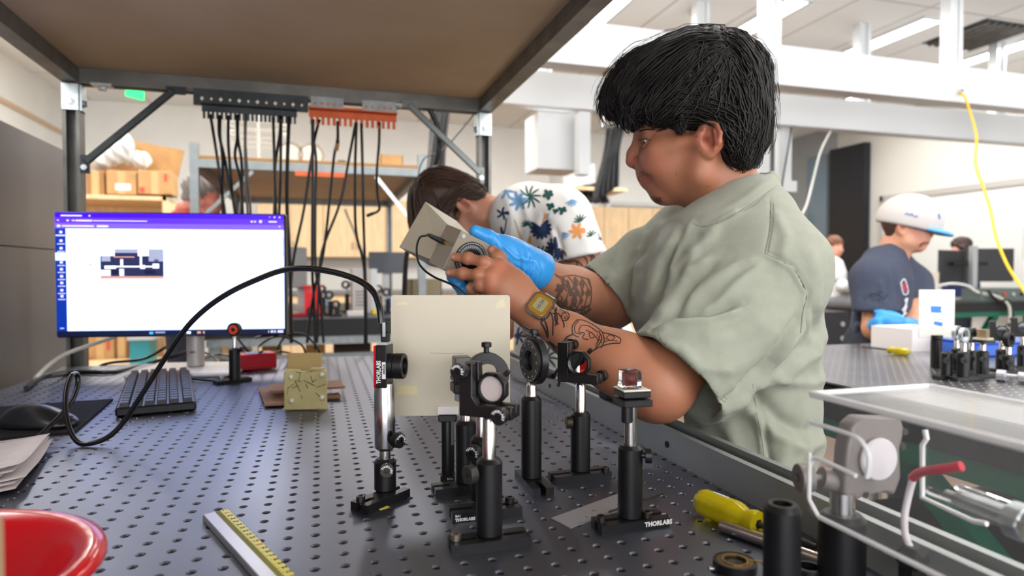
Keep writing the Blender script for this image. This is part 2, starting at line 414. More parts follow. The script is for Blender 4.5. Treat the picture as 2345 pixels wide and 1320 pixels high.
struct('trim_1', MB().box2((XL, 1.5, 2.78), (XL+.02, 8.9, 2.83)), mat('oak rail', (205, 178, 150), .6))
struct('wall_corner', MB().box2((XR-.03, 7.62, 0), (XR, YB, CEIL)), M_grey)
struct('baseboard_right', MB().box2((XR-.015, -3.9, 0), (XR, 7.0, .1)), M_strutd)
o = MB().box2((XR-.14, 7.0, .02), (XR-.04, 7.62, 2.92)).build('door', mat('black door panel', (22, 24, 30), .4))
o.name = 'door_1'; o['kind'] = 'structure'
# glossy glazed sidelight on the grey wall beside the black door
struct('window_1', MB().box2((XR-.06, 7.75, .3), (XR-.035, 8.15, 2.9)), mat('blue tinted glazing', (110, 130, 145), .12, spec=.8))
# whiteboard on the right wall
wb = thing('whiteboard', 'wide wall-mounted whiteboard with sketched lines, behind the person in the blue-brimmed cap', 'whiteboard', (XR-.03, 4.6, 1.0))
MB().box2((XR-.03, 2.0, 1.0), (XR-.005, 6.78, 2.1)).build('board', mat('whiteboard enamel', (204, 205, 202), .3), wb)
f = MB(); f.box2((XR-.05, 1.95, 2.1), (XR, 6.83, 2.17)); f.box2((XR-.05, 1.95, .94), (XR, 6.83, 1.0)); f.box2((XR-.05, 6.78, .94), (XR, 6.83, 2.17)); f.build('frame', mat('aluminium frame', (176, 172, 168), .5, metal=.3), wb)
MB().box2((XR-.13, 2.0, .93), (XR-.04, 6.7, .955)).build('pen_tray', mat('aluminium frame'), wb)
mk = MB(); q = [(5.0, 1.62, 4.6, 1.95), (4.6, 1.95, 4.35, 1.8), (4.9, 1.5, 4.4, 1.52), (5.6, 1.45, 5.3, 1.25), (4.4, 1.52, 4.38, 1.3), (5.0, 1.3, 5.0, 1.62), (4.75, 1.2, 4.72, 1.5)]
for a, b, c, d in q: mk.bar((XR-.031, a, b), (XR-.031, c, d), .006, .002)
mk.build('pen_sketch', mat('marker grey', (150, 150, 150), .6), wb)
# ceiling fixtures
M_dif = mat('lit diffuser', (255, 255, 255), .5, emit=(255, 252, 246), estr=6)
names = {5.37: 'far row', 1.65: 'near row'}
vis = {2.2: 'lit linear ceiling light nearest the shelf corner, left of the dark-haired person', 3.54: 'lit linear ceiling light just above the dark-haired person', 4.88: 'lit linear ceiling light farther right, between two white carrier posts'}
for i, (x, y) in enumerate(FIX):
    if y < 3: continue
    lab = vis.get(x, 'long linear ceiling light, '+{-1.79: 'nearest the left wall', -.46: 'second from the left wall', .87: 'third from the left wall', 6.2: 'nearest the whiteboard wall'}.get(x, ''))
    t = thing('ceiling_light', lab, 'light', (x, y, CEIL), 0, 'linear ceiling lights')
    fr = MB(); 
    for s in (-1, 1): fr.box2((x+s*.11-.012, y-1.23, CEIL-.02), (x+s*.11+.012, y+1.23, CEIL)); fr.box2((x-.12, y+s*1.23-.01, CEIL-.02), (x+.12, y+s*1.23+.01, CEIL))
    fr.build('frame', M_white, t); MB().box2((x-.1, y-1.2, CEIL-.008), (x+.1, y+1.2, CEIL-.001)).build('diffuser', M_dif, t)
def vent(p, lab):
    t = thing('ceiling_vent', lab, 'vent', p); x, y, z = p
    MB().box2((x-.3, y-.3, z-.006), (x+.3, y+.3, z)).build('backing', M_strutd, t)
    for k in range(7): MB().box((x-.24+k*.08, y, z-.02), (.03, .56, .012), M=Matrix.Rotation(.5, 4, 'Y')).build('slat', M_strut, t)
vent(V(PX(2250, 78, 0) if 0 else CAM+ray(2240, 80)*((CEIL-CZ)/ray(2240, 80).z)), 'dark louvred square air vent in the ceiling at the upper right')
s_ = CAM+ray(1588, 22)*((CEIL-CZ)/ray(1588, 22).z)
t = thing('sprinkler_head', 'small sprinkler head hanging from the white ceiling tile', 'sprinkler', s_); MB().cyl(s_, s_-V((0, 0, .03)), .015).build('stem', M_zinc, t); MB().cyl(s_-V((0, 0, .03)), s_-V((0, 0, .036)), .035).build('deflector', M_zinc, t)
# exit sign hanging under the ceiling
e = PY(309, 208, 6.6)
t = thing('exit_sign', 'small green glowing exit sign hanging below the ceiling at upper left', 'sign', e+V((0, 0, .1)))
MB().box(e, (.16, .03, .13), rz=.9).build('sign_face', mat('green sign face', (10, 200, 90), .4, emit=(20, 235, 110), estr=1.6), t)
MB().cyl(e+V((0, 0, .06)), (e.x, e.y, CEIL), .008).build('hanger', M_white, t)
MB().box(e+V((0, 0, .08)), (.2, .05, .03), rz=.9).build('housing', M_white, t)
# ================================================================== white service carrier
cr = thing('service_carrier', 'white double-rail overhead service carrier hung on posts from the ceiling', 'service carrier', (3.6, 3.9, CEIL))
zb, zt = CZ+1.18, CZ+1.427
m = MB(); m.box2((1.15, 3.44, zb), (XR, 3.57, zt)); m.box2((1.15, 3.437, zb+.115), (XR, 3.44, zb+.12)); m.build('front_rail', M_white, cr)
m = MB(); m.box2((1.15, 4.37, zb), (XR, 4.5, zt)); m.build('rear_rail', M_white, cr)
def cpost(px, Y):
    x = PY(px, 100, Y).x; m = MB()
    for s in (-1, 1): m.box2((x+s*.042-.016, Y+.02, zt), (x+s*.042+.016, Y+.1, CEIL))
    m.box2((x-.03, Y+.035, zt), (x+.03, Y+.085, CEIL)); m.build('post', M_wenam2, cr)
for px in (1290, 1776, 2197, 2560): cpost(px, 3.44)
for px in (1250, 1614, 1987, 2300, 2590): cpost(px, 4.37)
for k, px in enumerate((1350, 1750, 2097)):
    m = MB(); c = PY(px, 0, 3.44); zz = zpx({1350: 84, 1750: 122, 2097: 160}[px], PY(px, 100, 3.44))
    for s in (-1, 1):
        for a in (.6, 2.1, 3.6): m.cyl((c.x+s*.035+.016*math.cos(a), 3.4405, zz+.016*math.sin(a)), (c.x+s*.035+.016*math.cos(a), 3.434, zz+.016*math.sin(a)), .006, n=8)
        m.ring((c.x+s*.035, 3.4405, zz), (0, -1, 0), .026, .0235, .0015, n=20)
    m.build('outlet', mat('pale grey outlet', (205, 205, 208), .5), cr)
c = PY(2200, 210, 3.44); MB().box((c.x, 3.432, c.z), (.06, .016, .035)).build('data_jack', M_white, cr)
MB().box((c.x-.012, 3.42, c.z), (.012, .012, .014)).build('blue_plug', mat('blue plug', (40, 70, 200), .4), cr)
def drop(px0, px1, y0, y1, Y, dd, name='drop_box'):
    a = PY(px0, y0, Y); b = PY(px1, y1, Y); return MB().box2((a.x, Y, b.z), (b.x, Y+dd, a.z)).build(name, M_white, cr)
drop(1232, 1330, 255, 390, 4.38, -.3 if 0 else .3); drop(1328, 1352, 255, 400, 4.2, .1, 'drop_post')
dl = thing('drop_shelf_unit', 'white wall-hung cupboard below the service column, with a pale wood underside', 'cupboard', PY(1320, 440, 7.5))
a = PY(1290, 372, 7.5); b = PY(1362, 436, 7.5); MB().box2((a.x, 7.5, b.z), (b.x, 8.0, a.z)).build('body', M_white, dl)
MB().box2((a.x-.1, 7.2, b.z-.04), (b.x+.3, 8.2, b.z)).build('base_board', M_birch, dl)
MB().bar((a.x+.2, 7.75, a.z), (a.x+.2, 7.75, CEIL), .08, .08).build('hanger', M_white, dl)
for px, y1 in ((1752, 398), (1801, 436)): drop(px-11, px+11, 290, y1, 4.45, .08, 'drop_post')
a = PY(1801, 428, 4.45); MB().box((a.x, 4.48, a.z), (.14, .14, .09)).build('outlet_box', M_white, cr)
# yellow, white and black cables hanging from the carrier
def hang(name, pts, r, m, lab, cat='cable', group=None):
    o = MB().tube(smoothpts(pts, 6), r, 8).build(name, m); return tag(o, lab, cat, group)
yc = [(2196, 209, 3.40), (2210, 224, 3.38), (2222, 260, 3.3), (2236, 312, 3.2), (2234, 375, 3.1), (2250, 425, 3.0), (2268, 480, 2.9), (2280, 540, 2.8), (2303, 600, 2.65), (2330, 645, 2.5), (2362, 690, 2.3)]
hang('yellow_cable', [PY(a, b, c) for a, b, c in yc], .0075, mat('yellow cable jacket', (244, 200, 30), .4), 'bright yellow network cable drooping from the carrier at right', 'cable')
hang('white_cable', [PY(*p) for p in ((1902, 300, 4.4), (1882, 340, 4.3), (1870, 380, 4.2), (1858, 430, 4.1), (1845, 475, 4.0), (1820, 520, 3.9), (1800, 580, 3.85))], .009, mat('pale grey cable', (205, 203, 198), .5), 'pale grey cable hanging from the carrier behind the green T-shirt shoulder', 'cable')
hang('black_cable', [PY(*p) for p in ((1812, 292, 4.4), (1805, 340, 4.4), (1796, 390, 4.4), (1790, 430, 4.38), (1786, 470, 4.3))], .007, M_cable, 'thin black cable hanging beside the white drop post behind the shoulder', 'cable')
# black curtains
def curtain(name, pts_top, pts_bot, Y, lab, lw=.02, nf=7):
    m = MB(); n = 60; rows = 14
    vs = []
    for j in range(rows+1):
        t = j/rows
        for i in range(n+1):
            u = i/n; a = V(pts_top[0]).lerp(V(pts_top[1]), u); b = V(pts_bot[0]).lerp(V(pts_bot[1]), u); p = a.lerp(b, t)
            p = p+V((.02*math.sin(t*5+u*3), lw*math.sin(u*nf*2*PI+t*1.5)+.25*t*(1-t)*lw, 0)); vs.append(p)
    m.add(vs, [(j*(n+1)+i, j*(n+1)+i+1, (j+1)*(n+1)+i+1, (j+1)*(n+1)+i) for j in range(rows) for i in range(n)])
    o = m.build(name, M_cloth, smooth=80); sd = o.modifiers.new('thickness', 'SOLIDIFY'); sd.thickness = .006; return tag(o, lab, 'curtain')
curtain('black_curtain', (PY(1390, 292, 6.6), PY(1428, 288, 6.6)), (PY(1362, 465, 6.6), PY(1412, 425, 6.6)), 6.6, 'gathered black curtain hanging behind the face of the dark-haired person', .05, 5)
o = curtain('black_curtain', (PY(1300, 430, 7.35), PY(1385, 415, 7.35)), (PY(1330, 466, 7.35), PY(1395, 466, 7.35)), 7.35, 'black curtain cloth bunched over the pale wood ledge above the floral shirt', .05, 4)
curtain('black_curtain', (PY(985, 225, 5.6), PY(1035, 205, 5.6)), (PY(962, 560, 5.6), PY(1012, 560, 5.6)), 5.6, 'tall dark curtain hanging beside the right post of the far shelf rack', .05, 4)
def track(a, b, lab):
    t = thing('curtain_track', lab, 'curtain rail', (a+b)/2); MB().bar(a, b, .03, .03).build('rail', M_strutd, t)
    for q in (a, b): MB().cyl((q.x, q.y, q.z), (q.x, q.y, CEIL), .012).build('hanger', M_white, t)
track(PY(1380, 292, 6.6), PY(1436, 288, 6.6), 'short rail on the ceiling carrying the gathered black curtain'); track(PY(978, 225, 5.6), PY(1042, 205, 5.6), 'short rail on the ceiling carrying the curtain by the far rack')
# ================================================================== back wall cabinets
ORD = ['first', 'second', 'third', 'fourth', 'fifth', 'sixth', 'seventh', 'eighth', 'ninth']
def cab_row(name, x0, x1, y0, y1, z0, z1, nd, lab, grp=None, handle=True):
    w_ = (x1-x0)/nd*2
    for k in range(nd//2):
        a = x0+k*w_; t = thing(name, lab+', '+ORD[k]+' from the left', 'cabinet', (a+w_/2, (y0+y1)/2, z0), 0, grp)
        MB().box2((a+.002, y0+.02, z0), (a+w_-.002, y1-.004, z1)).build('body', M_birch, t)
        for s in (0, 1):
            d = MB().box2((a+s*w_/2+.006, y0, z0+.005), (a+(s+1)*w_/2-.006, y0+.02, z1-.005)).build('door', M_birch, t)
            hx = a+w_/2+(.03 if s else -.03); zz = z0+.1 if z0 > 1 else z1-.2
            MB().box2((hx-.004, y0-.02, zz), (hx+.004, y0, zz+.1)).build('handle', M_strut, d)
cab_row('wall_cabinet', -.75, 6.45, 8.77, YB, 1.36, 2.13, 18, 'birch double-door cabinet of the row hung on the back wall', 'birch wall cabinets')
cab_row('base_cabinet', -.75, 6.45, 8.47, YB, .08, .88, 18, 'birch double-door base cabinet under the back wall counter', 'birch base cabinets')
o = MB().box2((-.78, 8.43, .88), (6.5, YB, .92)).build('worktop', mat('grey worktop', (120, 120, 124), .4)); tag(o, 'long grey worktop running along the back wall', 'worktop')
o = MB().box2((-.75, YB-.01, .92), (6.45, YB, 1.36)).build('backsplash', mat('pale backsplash', (205, 203, 198), .5)); o.name = 'trim_2'; o['kind'] = 'structure'
# white roll of paper or projector screen tube on top of the cabinets
t = thing('screen_tube', 'long white projection-screen tube lying above the birch cabinets', 'screen', PY(1450, 466, 8.9))
a = PY(1392, 463, 8.9); b = PY(1545, 467, 8.9); MB().cyl((a.x, 8.9, 2.19), (b.x, 8.9, 2.19), .035).build('tube', M_white, t)
for x in (a.x, b.x): MB().box2((x-.03, 8.86, 2.13), (x+.03, 8.96, 2.28)).build('bracket', M_white, t)
# grey steel cabinet close on the left
t = thing('steel_cabinet', 'tall plain grey steel cabinet at the far left beside the optical table', 'cabinet', (-1.0, .9, 0))
M_gc = mat('grey steel cabinet', (128, 124, 124), .38, metal=.25, noise=.05, nscale=3)
zc = CZ+.372
MB().box2((-1.25, -.6, .02), (-.752, 2.3, .98+.26-.0)).build('lower_section', M_gc, t); MB().box2((-1.25, -.6, 1.243), (-.752, 2.3, zc)).build('upper_section', M_gc, t)
# birch open shelf unit at far left with boxes
bs = thing('bookcase', 'open birch bookcase seen behind the left post of the rack', 'bookcase', (-1.9, 5.7, 0))
m = MB(); zt_ = CZ+.575
m.box2((-2.7, 5.55, zt_-.03), (-1.13, 6.25, zt_)); m.box2((-1.16, 5.55, .02), (-1.13, 6.25, zt_)); m.box2((-2.7, 5.55, .02), (-2.67, 6.25, zt_)); m.build('case', M_birch, bs)
for z in (.35, .98, 1.35): MB().box2((-2.67, 5.56, z), (-1.16, 6.22, z+.025)).build('shelf', M_birch, bs)
MB().box2((-2.67, 6.23, .05), (-1.16, 6.25, zt_-.03)).build('back_panel', M_birch, bs)
def carton(px0, px1, y0, y1, Y, dd, lab, m_=None, extra=None, name='cardboard_box'):
    a = PY(px0, y0, Y); b = PY(px1, y1, Y); t = thing(name, lab, 'box', ((a.x+b.x)/2, Y+dd/2, b.z))
    MB().box((((a.x+b.x)/2), Y+dd/2, (a.z+b.z)/2), (b.x-a.x, dd, a.z-b.z), bev=.004).build('carton', m_ or M_card, t)
    MB().box2(((a.x+b.x)/2-.025, Y-.001, b.z+.002), ((a.x+b.x)/2+.025, Y-.0005, a.z-.002)).build('tape', mat('packing tape', (200, 165, 115), .3), t)
    if extra: extra(t, a, b, Y)
    return t
zsh = CZ+.575
def lab_white(t, a, b, Y): MB().box2((a.x+(b.x-a.x)*.3, Y-.003, b.z+.03), (a.x+(b.x-a.x)*.82, Y-.001, b.z+.08)).build('shipping_label', M_paper, t)
def lab_red(t, a, b, Y): MB().box2((a.x+(b.x-a.x)*.05, Y-.003, b.z+.01), (a.x+(b.x-a.x)*.2, Y-.001, b.z+.05)).build('red_print', mat('red print', (200, 80, 70), .6), t); MB().box2((b.x-.05, Y-.003, b.z+.1), (b.x-.03, Y-.001, a.z-.02)).build('red_print', mat('red print'), t)
carton(196, 240, 390, 448, 5.62, .25, 'cardboard box at the left end on top of the birch bookcase', M_carddk)
carton(243, 312, 390, 446, 5.6, .25, 'cardboard box with a white label on top of the birch bookcase', None, lab_white)
carton(315, 393, 390, 446, 5.6, .25, 'cardboard box with red print on top of the birch bookcase', None, lab_red)
# open carton standing behind, plastic bag
t = thing('open_carton', 'large open cardboard carton with a raised flap above the stacked boxes', 'box', PY(350, 392, 5.9)+V((0, .1, 0)))
a = PY(330, 330, 5.95); m = MB()
pp = [PY(305, 322, 5.92), PY(422, 345, 5.92), PY(403, 430, 6.0), PY(330, 400, 6.0)]; m.add(pp+[p+V((0, .008, 0)) for p in pp], [(0, 1, 2, 3), (7, 6, 5, 4), (0, 4, 5, 1), (1, 5, 6, 2), (2, 6, 7, 3), (3, 7, 4, 0)]); m.build('flap', M_card, t)
pp = [PY(236, 334, 5.92), PY(300, 362, 5.92), PY(300, 444, 5.92), PY(205, 444, 5.92)]; m = MB(); m.add(pp+[p+V((0, .25, 0)) for p in pp], [(0, 1, 2, 3), (7, 6, 5, 4), (0, 4, 5, 1), (1, 5, 6, 2), (2, 6, 7, 3), (3, 7, 4, 0)]); m.build('carton', M_carddk, t)
Vv, F = sdf_mesh([E_(PY(225, 371, 5.74), (.11, .08, .055), k=.03), E_(PY(262, 352, 5.74), (.08, .08, .09), k=.03), E_(PY(292, 343, 5.74), (.05, .08, .12), k=.03), E_(PY(325, 368, 5.74), (.06, .08, .07), k=.03)], .008)
Vv += normals(Vv, F)*(.012*np.sin(Vv[:, :1]*70+Vv[:, 2:]*40)*np.cos(Vv[:, 1:2]*55))
o = sdf_build('plastic_bag', Vv, F, mat('crumpled film', (220, 222, 222), .3, trans=.35)); tag(o, 'crumpled clear plastic bag lying among the cartons on the bookcase', 'bag')
# things on the low shelf, seen under the monitor
carton(196, 262, 770, 832, 5.56, .3, 'cardboard box low in the bookcase, left of the teal box', M_card, lab_red)
carton(264, 292, 770, 832, 5.58, .3, 'narrow cardboard box low in the bookcase touching the teal box', M_carddk)
a = PY(296, 780, 5.2); b = PY(345, 833, 5.2); t = thing('teal_bin', 'teal storage box with a white lid seen below the monitor', 'box', ((a.x+b.x)/2, 5.3, b.z))
MB().box2((a.x, 5.2, b.z), (b.x, 5.4, a.z)).build('body', mat('teal plastic', (50, 150, 165), .5), t); MB().box2((a.x-.01, 5.18, a.z), (b.x+.03, 5.42, a.z+.05)).build('lid', M_white, t)
st = thing('step_shelf', 'low pale wooden shelf holding boxes behind the table', 'shelf', (-1.4, 5.4, 0))
MB().box2((-2.6, 5.05, a.z-.3), (-1.05, 5.54, b.z)).build('shelf_body', M_birch, st)
# ================================================================== optical tables and racks
def holes_top(name, x0, x1, y0, y1, hx, hy, z, m, parent, n=12, r=.0033, rc=.0047, plain=None, thick=.005):
    """stainless skin with countersunk tapped holes on a 25.4 mm grid; (hx,hy) is one hole"""
    s = .0254; i0 = math.ceil((x0-hx)/s+.5); i1 = math.floor((x1-hx)/s-.5); j0 = math.ceil((y0-hy)/s+.5); j1 = math.floor((y1-hy)/s-.5)
    vs = []; fs = []
    px = [-.5, -.5, -.5, 0, .5, .5, .5, 0]; 
    ang = [2*PI*k/n for k in range(n)]
    sqp = []
    for a in ang:
        c, q = math.cos(a), math.sin(a); mmax = max(abs(c), abs(q)); sqp.append((.5*s*c/mmax, .5*s*q/mmax))
    cell = []   # one cell template: ring square, ring rc, ring r top, ring r bottom
    tv = [(x, y, 0) for x, y in sqp]+[(rc*math.cos(a), rc*math.sin(a), 0) for a in ang]+[(r*math.cos(a), r*math.sin(a), -.0013) for a in ang]+[(r*math.cos(a), r*math.sin(a), -.009) for a in ang]
    tf = []
    for L in range(3):
        for k in range(n): k2 = (k+1) % n; tf.append((L*n+k, L*n+k2, (L+1)*n+k2, (L+1)*n+k))
    corner = []
    if n % 8 != 0:
        base = len(tv); cs = [(.5*s, .5*s), (-.5*s, .5*s), (-.5*s, -.5*s), (.5*s, -.5*s)]
        for q, (cx, cy) in enumerate(cs):
            tv.append((cx, cy, 0)); A = math.atan2(cy, cx) % (2*PI); k = int(A/(2*PI/n)); tf.append((k, base+q, (k+1) % n))
    tf.append(tuple(range(3*n, 4*n)))
    tv = np.array(tv); nt_ = len(tv); V_ = []; 
    for i in range(i0, i1+1):
        for j in range(j0, j1+1):
            V_.append(tv+np.array([hx+i*s, hy+j*s, z])); o = len(V_)-1
    cells = len(V_); V_ = np.concatenate(V_)
    for o in range(cells): fs += [tuple(o*nt_+q for q in f) for f in tf]
    # border
    X0 = hx+(i0-.5)*s; X1 = hx+(i1+.5)*s; Y0 = hy+(j0-.5)*s; Y1 = hy+(j1+.5)*s; b = len(V_)
    ext = [(x0, y0, z), (x1, y0, z), (x1, y1, z), (x0, y1, z), (X0, Y0, z), (X1, Y0, z), (X1, Y1, z), (X0, Y1, z), (x0, y0, z-thick), (x1, y0, z-thick), (x1, y1, z-thick), (x0, y1, z-thick)]
    fs += [tuple(b+q for q in f) for f in [(0, 1, 5, 4), (1, 2, 6, 5), (2, 3, 7, 6), (3, 0, 4, 7), (0, 8, 9, 1), (1, 9, 10, 2), (2, 10, 11, 3), (3, 11, 8, 0)]]
    allv = np.concatenate([V_, np.array(ext)]); I = np.array(wm(parent).inverted()); allv = allv@I[:3, :3].T+I[:3, 3]
    me = bpy.data.meshes.new(name); me.from_pydata(allv.tolist(), [], fs); me.materials.append(m); me.update()
    ob = bpy.data.objects.new(name, me); COL.objects.link(ob); ob.parent = parent; return ob
M_table = mat('brushed steel tabletop', (116, 119, 131), .33, metal=1, noise=.1, nscale=9, bump=.03, bscale=400, stretch=(1, .06, 1))
nt = M_table.node_tree; b = nt.nodes['Principled BSDF']      # soft smudges vary the gloss
n = node(M_table, 'ShaderNodeTexNoise'); n.inputs['Scale'].default_value = 7; n.inputs['Detail'].default_value = 6
mr = node(M_table, 'ShaderNodeMapRange'); mr.inputs[1].default_value = .3; mr.inputs[2].default_value = .7; mr.inputs[3].default_value = .40; mr.inputs[4].default_value = .46
nt.links.new(n.outputs['Fac'], mr.inputs[0]); nt.links.new(mr.outputs[0], b.inputs['Roughness'])
M_table2 = mat('satin steel tabletop', (160, 160, 164), .3, metal=1, noise=.08, nscale=9)
def opt_table(lab, x0, x1, y0, y1, hx, hy, m, n=12, name='optical_table', frame=None, sk=.055, r=.0033, rc=.0047):
    t = thing(name, lab, 'table', ((x0+x1)/2, (y0+y1)/2, 0))
    holes_top('tabletop', x0, x1, y0, y1, hx, hy, TT, m, t, n, r, rc)
    MB().box2((x0+.001, y0+.001, TT-sk), (x1-.001, y1-.001, TT-.0095)).build('core', M_dkgreen, t)
    fm = frame or M_gal
    f = MB()
    for x in (x0+.03, x1-.03): f.box2((x-.02, y0+.02, TT-sk-.045), (x+.02, y1-.02, TT-sk-.001))
    for y in (y0+.03, y1-.03): f.box2((x0+.05, y-.02, TT-sk-.045), (x1-.05, y+.02, TT-sk-.001))
    f.build('frame', fm, t)
    for x in (x0+.05, x1-.05):
        for y in (y0+.06, y1-.06): MB().box2((x-.03, y-.03, 0), (x+.03, y+.03, TT-sk-.046)).build('leg', fm, t)
    return t
h0 = T(721.6, 1277)
main_table = opt_table('wide perforated steel optical table in the foreground carrying the monitor and the optics', -.665, .51, -.3, 2.0, h0.x, h0.y, M_table)
def strut(m, p, q, open_dir, w=.0413, bev=0):
    p = V(p); q = V(q); o = V(open_dir); M = mframe(p, q-p, o); h = w/2; t = .003; lip = .009; L = (q-p).length
    poly = [(-h, -h), (h, -h), (h, h), (h-lip, h), (h-lip, h-.007), (h-lip+.0025, h-.007), (h-lip+.0025, h-t), (h-t, h-t), (h-t, -h+t), (-h+t, -h+t), (-h+t, h-t), (-h+lip-.0025, h-t), (-h+lip-.0025, h-.007), (-h+lip, h-.007), (-h+lip, h), (-h, h)]
    m.prism(poly, L, M); return m
def bracket(parent, c, dirs):     # two zinc tabs and bolts
    m = MB()
    for d, n_ in dirs:
        d = V(d); n_ = V(n_); m.bar(V(c)+n_*.0235, V(c)+n_*.0235+d*.07, .04, .005, up=n_)
    o = m.build('corner_bracket', M_zinc, parent)
    for d, n_ in dirs:
        b_ = MB()
        d = V(d); n_ = V(n_)
        for s in ((.048,)):
            k = V(c)+d*s+n_*.026; b_.cyl(k, k+n_*.0025, .011, n=20); b_.cyl(k+n_*.0025, k+n_*.009, .0085, n=6)
        b_.build('bolt', M_zinc, o)
def rack(lab, x0, x1, yn, yf, zs, top_ext, mats, near_posts=True, npos=None):
    ms, mp = mats; t = thing('shelf_rack', lab, 'rack', ((x0+x1)/2, (yn+yf)/2, 0))
    for x in (x0, x1):
        for y in (yn, yf):
            if y == yn and not near_posts: continue
            strut(MB(), (x, y, 0), (x, y, zs+top_ext), (0, -1 if y == yf else 1, 0)).build('post', mp, t)
    for y in (yn, yf): strut(MB(), (x0+.021, y, zs-.021), (x1-.021, y, zs-.021), (0, 0, -1) if 1 else 0).build('cross_beam', ms, t)
    for x in (x0, x1): strut(MB(), (x, yn+.021, zs-.021), (x, yf-.021, zs-.021), (-1 if x < 0 else 1, 0, 0)).build('side_beam', ms, t)
    MB().box2((x0-.01, yn-.01, zs+.001), (x1+.01, yf+.012, zs+.017)).build('shelf_board', M_hard, t)
    return t
RX0, RX1, RY1 = -.643, .515, 2.045
zs = CZ+.553
rk = rack('grey steel strut rack over the foreground optical table with a brown hardboard shelf overhead', RX0, RX1, -.36, RY1, zs, -.002, (M_strut, M_strut))
# posts' outer light faces, brackets, braces
for x, s in ((RX0, 1), (RX1, -1)):
    bracket(rk, (x, RY1, zs-.046), [((0, 0, -1), (0, -1, 0)), ((0, 0, -1), (s, 0, 0))])
def brace(a, b_, r=.012, m=M_strutd):
    o = MB().bar(a, b_, .02, .012, up=V((0, -1, 0)), bev=.003).build('diagonal_brace', m, rk); 
    for p, d in ((a, V((1, 0, 0))), (b_, V((0, 0, -1)))): MB().bar(V(p)-d*.02, V(p)+d*.03, .022, .006, up=V((0, -1, 0))).build('brace_end', m, o)
    bb = MB(); bb.cyl(V(b_)+V((0, -.006, -.015)), V(b_)+V((0, -.014, -.015)), .008, n=6); bb.build('bolt', M_zinc, o)
brace(PY(398, 207, 2.015), PY(195, 372, 2.015)); brace(PY(936, 240, 2.015), PY(1101, 398, 2.015), m=mat('light grey strut', (120, 124, 124), .4, metal=.6))
for px in (235, 905): 
    c = PY(px, 196 if px < 500 else 242, 2.03); m = MB(); m.cyl(c+V((0, 0, -.004)), c+V((0, 0, -.014)), .011, n=6); m.box(c, (.05, .03, .006)); m.build('clamp_nut', M_zinc, rk)
# strut rail along the table's right edge
rl = MB(); strut(rl, (.4765, -.28, TT+.0207), (.4765, 1.985, TT+.0207), (0, 0, 1))
rail = rl.build('strut_rail', mat('pale grey strut', (158, 162, 160), .42, metal=.5, noise=.08, nscale=12, bump=.1, bscale=60))
tag(rail, 'pale grey steel strut rail lying along the right edge of the optical table', 'rail')
m = MB()
for py_ in (.78, 1.25, 1.7): m.cyl((.4562, py_, TT+.02), (.4545, py_, TT+.02), .0045, n=16)
m.build('bolt_hole', M_blackm, rail)
# cable holder strips under the rear beam
YH = 1.985
def bracket_strip():
    a = PY(443, 222, YH); b = PY(706, 246, YH); t = thing('cable_strip', 'dark perforated steel angle with a slotted black comb hanging under the rear beam', 'cable rack', ((a.x+b.x)/2, YH, a.z))
    z1 = zs-.043; z0 = z1-.047; hl = []
    for k in range(12):
        cx = a.x+.022+k*(b.x-a.x-.04)/11; r = .0055 if k % 2 == 0 else .004; hl.append([(cx-r, z0+.02), (cx, z0+.02-r*1.2), (cx+r, z0+.02), (cx, z0+.02+r*1.2)])
    m = MB(); M = Matrix(((1, 0, 0, 0), (0, 0, -1, YH), (0, 1, 0, 0), (0, 0, 0, 1)))
    m.prism([(a.x, z0), (b.x, z0), (b.x, z1), (a.x, z1)], .003, M, hl); m.box2((a.x, YH, z1-.003), (b.x, YH+.03, z1)); m.build('perforated_angle', M_strutd, t)
    comb(t, PY(462, 250, YH).x, PY(680, 262, YH).x, z0, .035, 22, M_strutd, YH)
    return t
def comb(t, x0, x1, z, h, n, m_, Y):
    m = MB(); w_ = (x1-x0)/n; m.box2((x0, Y-.001, z-h*.45), (x1, Y+.002, z+.001))
    for k in range(n): m.box2((x0+k*w_+w_*.22, Y-.001, z-h), (x0+k*w_+w_*.78, Y+.002, z-h*.45+.0005))
    m.box2((x0, Y-.03, z+.001), (x1, Y+.002, z+.004)); m.build('slotted_comb', m_, t)
bracket_strip()
a = PY(707, 245, YH); b = PY(908, 262, YH); t = thing('cable_strip', 'orange slotted comb on grey mounting plates hanging under the rear beam', 'cable rack', ((a.x+b.x)/2, YH, zs-.06))
comb(t, a.x, b.x, zs-.083, .04, 16, M_orange, YH); MB().box2((a.x, YH-.002, zs-.085), (b.x, YH+.001, zs-.068)).build('back_strip', M_orange, t)
for p0, p1 in ((710, 785), (828, 905)):
    q0 = PY(p0, 0, YH).x; q1 = PY(p1, 0, YH).x; m = MB(); m.box2((q0, YH-.004, zs-.078), (q1, YH-.001, zs-.042)); o = m.build('mounting_plate', M_gal, t)
    hm = MB(); 
    for k in range(5): hm.cyl((q0+.012+k*.018, YH-.004, zs-.062), (q0+.012+k*.018, YH-.0046, zs-.062), .004, n=12)
    hm.build('screw', M_orange, o)
